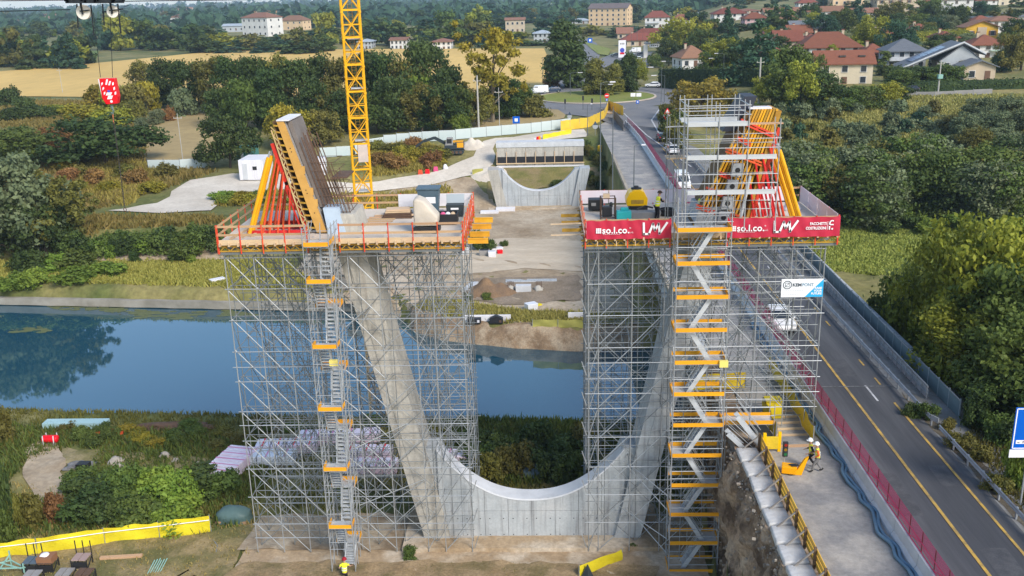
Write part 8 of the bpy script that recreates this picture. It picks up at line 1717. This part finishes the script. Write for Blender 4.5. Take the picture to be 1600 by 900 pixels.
WH = (0.72, 0.72, 0.71); car(Vector((18.35, 73.0, 9.07)), R(180), WH, 'white car driving towards the camera on the bridge, seen through the scaffolding')
car(Vector((20.9, 173.5, 9.07)), R(2), (0.02, 0.022, 0.026), 'black car driving away on the road behind the upper scaffold'); p = G(1046, 240, 9); car(Vector((20.9, p.y, 9.07)), 0, WH, 'white car following the black car behind the scaffold'); p = G(1058, 290, 9); car(Vector((18.4, 130, 9.07)), R(180), WH, 'white van on the road half hidden by the scaffold', 'van')
zr = Vector((0, 0, 0.3))
car(at(842, 148)+zr, R(95), WH, 'white van on the side road left of the roundabout', 'van'); car(at(864, 146)+zr, R(100), (0.03, 0.05, 0.10), 'dark blue car left of the roundabout'); car(at(897, 138)+zr, R(35), (0.62, 0.63, 0.64), 'silver car on the ring of the roundabout before the egg shaped tree'); car(at(1020, 138)+zr, R(80), WH, 'white car on the ring right of the clipped conifers')
for k, (x, y, c, rz_, lb) in enumerate([(962, 90, (0.05, 0.06, 0.07), 90, 'dark car parked beside the white pylon sign'), (985, 91, (0.60, 0.63, 0.68), 80, 'silver car parked at the petrol station'), (1003, 88, (0.03, 0.035, 0.05), 80, 'black car parked before the petrol station portal'), (996, 96, WH, 70, 'white car parked in front of the silver one'), (992, 84, WH, 90, 'white van parked behind the silver car')]): car(at(x, y)+Vector((0, 0, 0.4)), R(rz_), c, lb, 'van' if k == 4 else 'hatch')
p = at(1421, 146); car(p+zr, R(70), (0.03, 0.03, 0.035), 'black car parked by the wall below the solar roofed house')
# ---------------------------------------------------------------- poles, lamps, signs
M_lp = mat('lamp_post_grey', (0.10, 0.115, 0.12), 0.5); M_cp = mat('concrete_pole', (0.40, 0.38, 0.34), 0.8)
def lamp(p, h, arm, lb, grp=None, r=0.08):
    o = empty('street_lamp', p, lb, 'street lamp', grp); m = MB(); m.path([p+Vector((0, 0, -0.2)), p+Vector((0, 0, h*0.5)), p+Vector((0, 0, h))], [r*1.2, r, r*0.6], 8); m.build('pole', M_lp, o)
    if arm: m = MB(); m.path([p+Vector((0, 0, h-0.1)), p+Vector((arm*0.5, 0, h+0.12)), p+Vector((arm, 0, h+0.1))], r*0.5, 6); m.build('arm', M_lp, o); m = MB(); m.box(p+Vector((arm*1.25, 0, h+0.08)), (abs(arm)*0.6, 0.3, 0.14)); m.build('lamp_head', M_white, o, bevel=0.03)
    return o
def lamp_px(px, top, base, arm, lb, z=None, grp=None):
    p = GT(px, base) if z is None else G(px, base, z); return lamp(p, (base-top)/ppm(p)*1.03, arm, lb, grp, 0.07)
lamp_px(938, 138, 312, 1.2, 'tall dark street lamp on the left edge of the closed lane', 9.0); lamp_px(957, 172, 312, 0.0, 'tall dark bare post right of the street lamp on the closed lane', 9.0); lamp_px(990, 230, 318, 0.9, 'shorter dark lamp post beside the barrier behind the right deck', 9.0); lamp_px(918, 165, 212, 0.6, 'dark lamp post behind the abutment')
for k, (x, t, b, a) in enumerate([(857, 103, 135, 1.5), (881, 82, 132, 0), (891, 116, 150, 1.5), (938, 134, 162, 1.4), (1033, 108, 160, -1.5), (1038, 120, 160, -1.5), (1050, 98, 136, -1.4), (1053, 100, 136, 0), (1124, 93, 124, -1.4), (1130, 86, 126, -1.2), (978, 55, 92, 0), (986, 50, 92, 0), (995, 38, 92, 0), (1004, 55, 92, 0), (1098, 56, 85, 0), (918, 98, 128, 0), (848, 92, 130, 0)]):
    lamp_px(x, t, b, a*1.4 if a else 0, ['thin street lamp left of the egg shaped tree', 'bare pole before the egg shaped tree', 'street lamp on the left arm of the roundabout', 'street lamp before the left clipped conifer', 'taller street lamp at the right end of the island', 'second street lamp at the right end of the island', 'street lamp at the left end of the clipped hedge', 'bare pole at the left end of the clipped hedge', 'street lamp behind the clipped hedge', 'taller street lamp behind the clipped hedge', 'flagpole beside the white pylon sign', 'second flagpole from the white pylon sign', 'tallest flagpole at the petrol station', 'fourth flagpole from the white pylon sign', 'lamp post in the gardens above the petrol station', 'lamp post on the verge of the main road', 'thin pole at the end of the wheat field'][k])
def cpole(px, top, base, lb, r=0.16, z=None):
    p = GT(px, base); h = (base-top)/ppm(p)*1.03; o = empty('utility_pole', p, lb, 'utility pole'); m = MB(); m.path([p-Vector((0, 0, 0.3)), p+Vector((0, 0, h))], [r*1.2, r*0.7], 8); m.build('pole', M_cp, o); m = MB(); m.bar(p+Vector((-0.8, 0, h*0.9)), p+Vector((0.8, 0, h*0.9)), 0.1, 0.1)
    for x in (-0.7, 0, 0.7): m.lathe(p+Vector((x, 0, h*0.9+0.05)), [(0.05, 0), (0.08, 0.1), (0.05, 0.22)], 8)
    m.build('crossarm', M_cp, o); return o, p, h
cpole(1185, 94, 166, 'tall concrete pole before the great cedar', 0.22); cpole(748, 122, 202, 'concrete pole beside the tall yellow green tree', 0.2); cpole(286, 180, 252, 'thin dark pole on the stubble field', 0.08); cpole(98, 108, 145, 'thin pole in the wheat field', 0.08); cpole(781, 140, 212, 'thin dark pole at the pale fence', 0.07)
o, p, h = cpole(1465, 97, 150, 'mint green pole with a transformer box below the hillside houses', 0.18); box_obj('transformer', (p.x, p.y-0.3, p.z+h*0.55), (1.0, 0.8, 0.9), M_mint, o)
for k, (x, t, b) in enumerate([(13, 2, 14), (237, 0, 16), (340, 0, 18), (1008, 0, 20), (924, 8, 22)]):
    p = GT(x, b); s = ppm(p); h = min((b-t)/s, 34); o = empty('lattice_pylon', p, ['hazy power pylon at the far left', 'hazy power pylon right of the trolley', 'hazy power pylon above the white apartment house', 'power pylon behind the white villa', 'power pylon behind the yellow apartment house'][k], 'power pylon'); m = MB()
    for a in (-1, 1):
        for c in (-1, 1): m.bar(p+Vector((a*2.2, c*2.2, 0)), p+Vector((a*0.3, c*0.3, h)), 0.25, 0.25)
    m.build('leg', M_steel2, o); m = MB()
    for q in (0.7, 0.82, 0.94): m.bar(p+Vector((-5*(1.3-q), 0, h*q)), p+Vector((5*(1.3-q), 0, h*q)), 0.25, 0.25)
    m.build('crossarm', M_steel2, o)
def rsign(px, top, base, lb, kind, z=None, size=None):
    p = GT(px, base); s = ppm(p); h = (base-top)/s; o = empty('road_sign', p, lb, 'road sign'); tube_obj('post', p, p+Vector((0, 0, h)), M_steel2, o, 0.05, 6); r = size or 0.5; c = p+Vector((0, -0.1, h-r))
    if kind == 'noentry': MB().lathe((c.x, c.y, c.z), [(r, 0), (r, 0.06)], 20, 'y').build('disc', M_hred, o); box_obj('white_bar', (c.x, c.y-0.02, c.z), (r*1.35, 0.03, r*0.36), M_print, o); box_obj('blue_plate', (c.x, c.y, c.z-r*1.7), (r*0.9, 0.05, r*1.0), M_sblue, o); box_obj('arrow', (c.x, c.y-0.03, c.z-r*1.7), (r*0.25, 0.03, r*0.6), M_print, o)
    if kind == 'white': box_obj('panel', c, (r*2.4, 0.06, r*1.7), M_print, o)
    if kind == 'blue': box_obj('panel', c, (r*2, 0.06, r*2), M_sblue, o); box_obj('symbol', c-Vector((0, 0.04, 0)), (r*0.9, 0.03, r*0.9), M_print, o)
    if kind == 'tri':
        for dz, f in ((r*0.95, 1), (-r*0.95, -1)):
            m = MB(); m.prism([(c.x-r*0.95, c.z+dz-f*r*0.7), (c.x+r*0.95, c.z+dz-f*r*0.7), (c.x, c.z+dz+f*r*0.9)], c.y, c.y+0.05, 'xz'); m.build('triangle', M_hred, o); m = MB(); m.prism([(c.x-r*0.55, c.z+dz-f*r*0.45), (c.x+r*0.55, c.z+dz-f*r*0.45), (c.x, c.z+dz+f*r*0.45)], c.y-0.03, c.y-0.005, 'xz'); m.build('triangle_face', M_print, o)
        box_obj('panel', c, (r*2.0, 0.07, r*0.5), M_print, o)
    if kind == 'back': MB().lathe((c.x, c.y, c.z), [(r*0.95, 0), (r*0.95, 0.06)], 16, 'y').build('disc_back', M_sback, o); m = MB(); m.prism([(c.x-r*0.8, c.z+r*0.5), (c.x+r*0.8, c.z+r*0.5), (c.x, c.z+r*1.9)], c.y-0.03, c.y+0.03, 'xz'); m.build('triangle_back', mat('sign_dark_back', (0.05, 0.07, 0.10), 0.5), o)
    return o
rsign(948, 146, 170, 'red no entry sign above a small blue plate at the yellow sheeting', 'noentry', None, 0.55); rsign(989, 145, 158, 'left white board sign on the roundabout lawn', 'white', None, 0.5); rsign(998, 145, 158, 'right white board sign on the roundabout lawn', 'white', None, 0.5); rsign(996, 157, 170, 'small blue sign on the splitter island', 'blue', None, 0.35); rsign(1042, 174, 206, 'red and white double triangle sign beside the upper scaffold', 'tri', None, 0.75); rsign(922, 60, 78, 'blue square sign on the main road verge', 'blue', None, 1.0); rsign(930, 193, 212, 'dark back of road signs beside the abutment', 'back', None, 0.55); rsign(1003, 113, 128, 'pale blue sign beside the small bushes', 'blue', None, 0.8); rsign(807, 182, 206, 'blue and white sign at the pale fence', 'blue', None, 0.7); rsign(890, 178, 196, 'round sign back above the yellow fence', 'back', None, 0.5)
for k, (x, t, b) in enumerate([(883, 155, 172), (911, 150, 172), (925, 154, 172)]):
    p = GT(x, b); s = ppm(p); h = (b-t)/s; o = empty('traffic_light', p, ['traffic light left of the roundabout lawn', 'traffic light before the roundabout lawn', 'small traffic light right of the other two'][k], 'traffic light'); tube_obj('post', p, p+Vector((0, 0, h)), M_lp, o, 0.07, 6); box_obj('signal_head', p+Vector((0, -0.15, h-0.5)), (0.4, 0.3, 1.0), M_black, o)
p = at(937, 237); box_ = empty('yellow_barrel', p, 'yellow barrel barrier beside the kerb behind the abutment', 'barrel'); MB().lathe(p, [(0.4, 0), (0.45, 0.5), (0.38, 1.1), (0.3, 1.2)], 12).build('body', mat('bright_yellow_paint', (0.80, 0.50, 0.0), 0.35), box_)
p = at(1440, 150); site_fence('low concrete garden wall below the clipped hedge', [at(1418, 152), at(1460, 152), at(1550, 147)], 1.1, mat('garden_wall_grey', (0.30, 0.29, 0.27), 0.9, (0.22, 0.21, 0.20), 0.6, 0.2, 4), 4.0)
ribbon('lane', [tuple(at(x, y)[:2]) for x, y in ((1410, 157), (1445, 158), (1500, 156))], 4, mat('lane_gravel', (0.30, 0.28, 0.25), 0.9, (0.24, 0.22, 0.2), 0.4), 0.2, 3, 'grey lane below the garden wall')
ribbon('track', [tuple(at(x, y)[:2]) for x, y in ((1300, 168), (1360, 164), (1420, 160))], 2.0, mat('track_sand', (0.38, 0.33, 0.22), 0.9), 0.2, 3, 'pale track along the overgrown field')
# ---------------------------------------------------------------- air
hz = MB(); hz.box((0, 4900, 45), (14400, 9900, 98)); ho = hz.build('haze', None); tag(ho, 'thin evening haze', kind='stuff')
hm_ = bpy.data.materials.new('haze_air'); hm_.use_nodes = True; hn = hm_.node_tree.nodes; hn.clear(); hv = hn.new('ShaderNodeVolumePrincipled'); hout = hn.new('ShaderNodeOutputMaterial')
hv.inputs['Color'].default_value = (0.62, 0.80, 1.0, 1); hv.inputs['Density'].default_value = 0.00012; hv.inputs['Anisotropy'].default_value = 0.0
hm_.node_tree.links.new(hv.outputs[0], hout.inputs['Volume']); ho.data.materials.append(hm_)
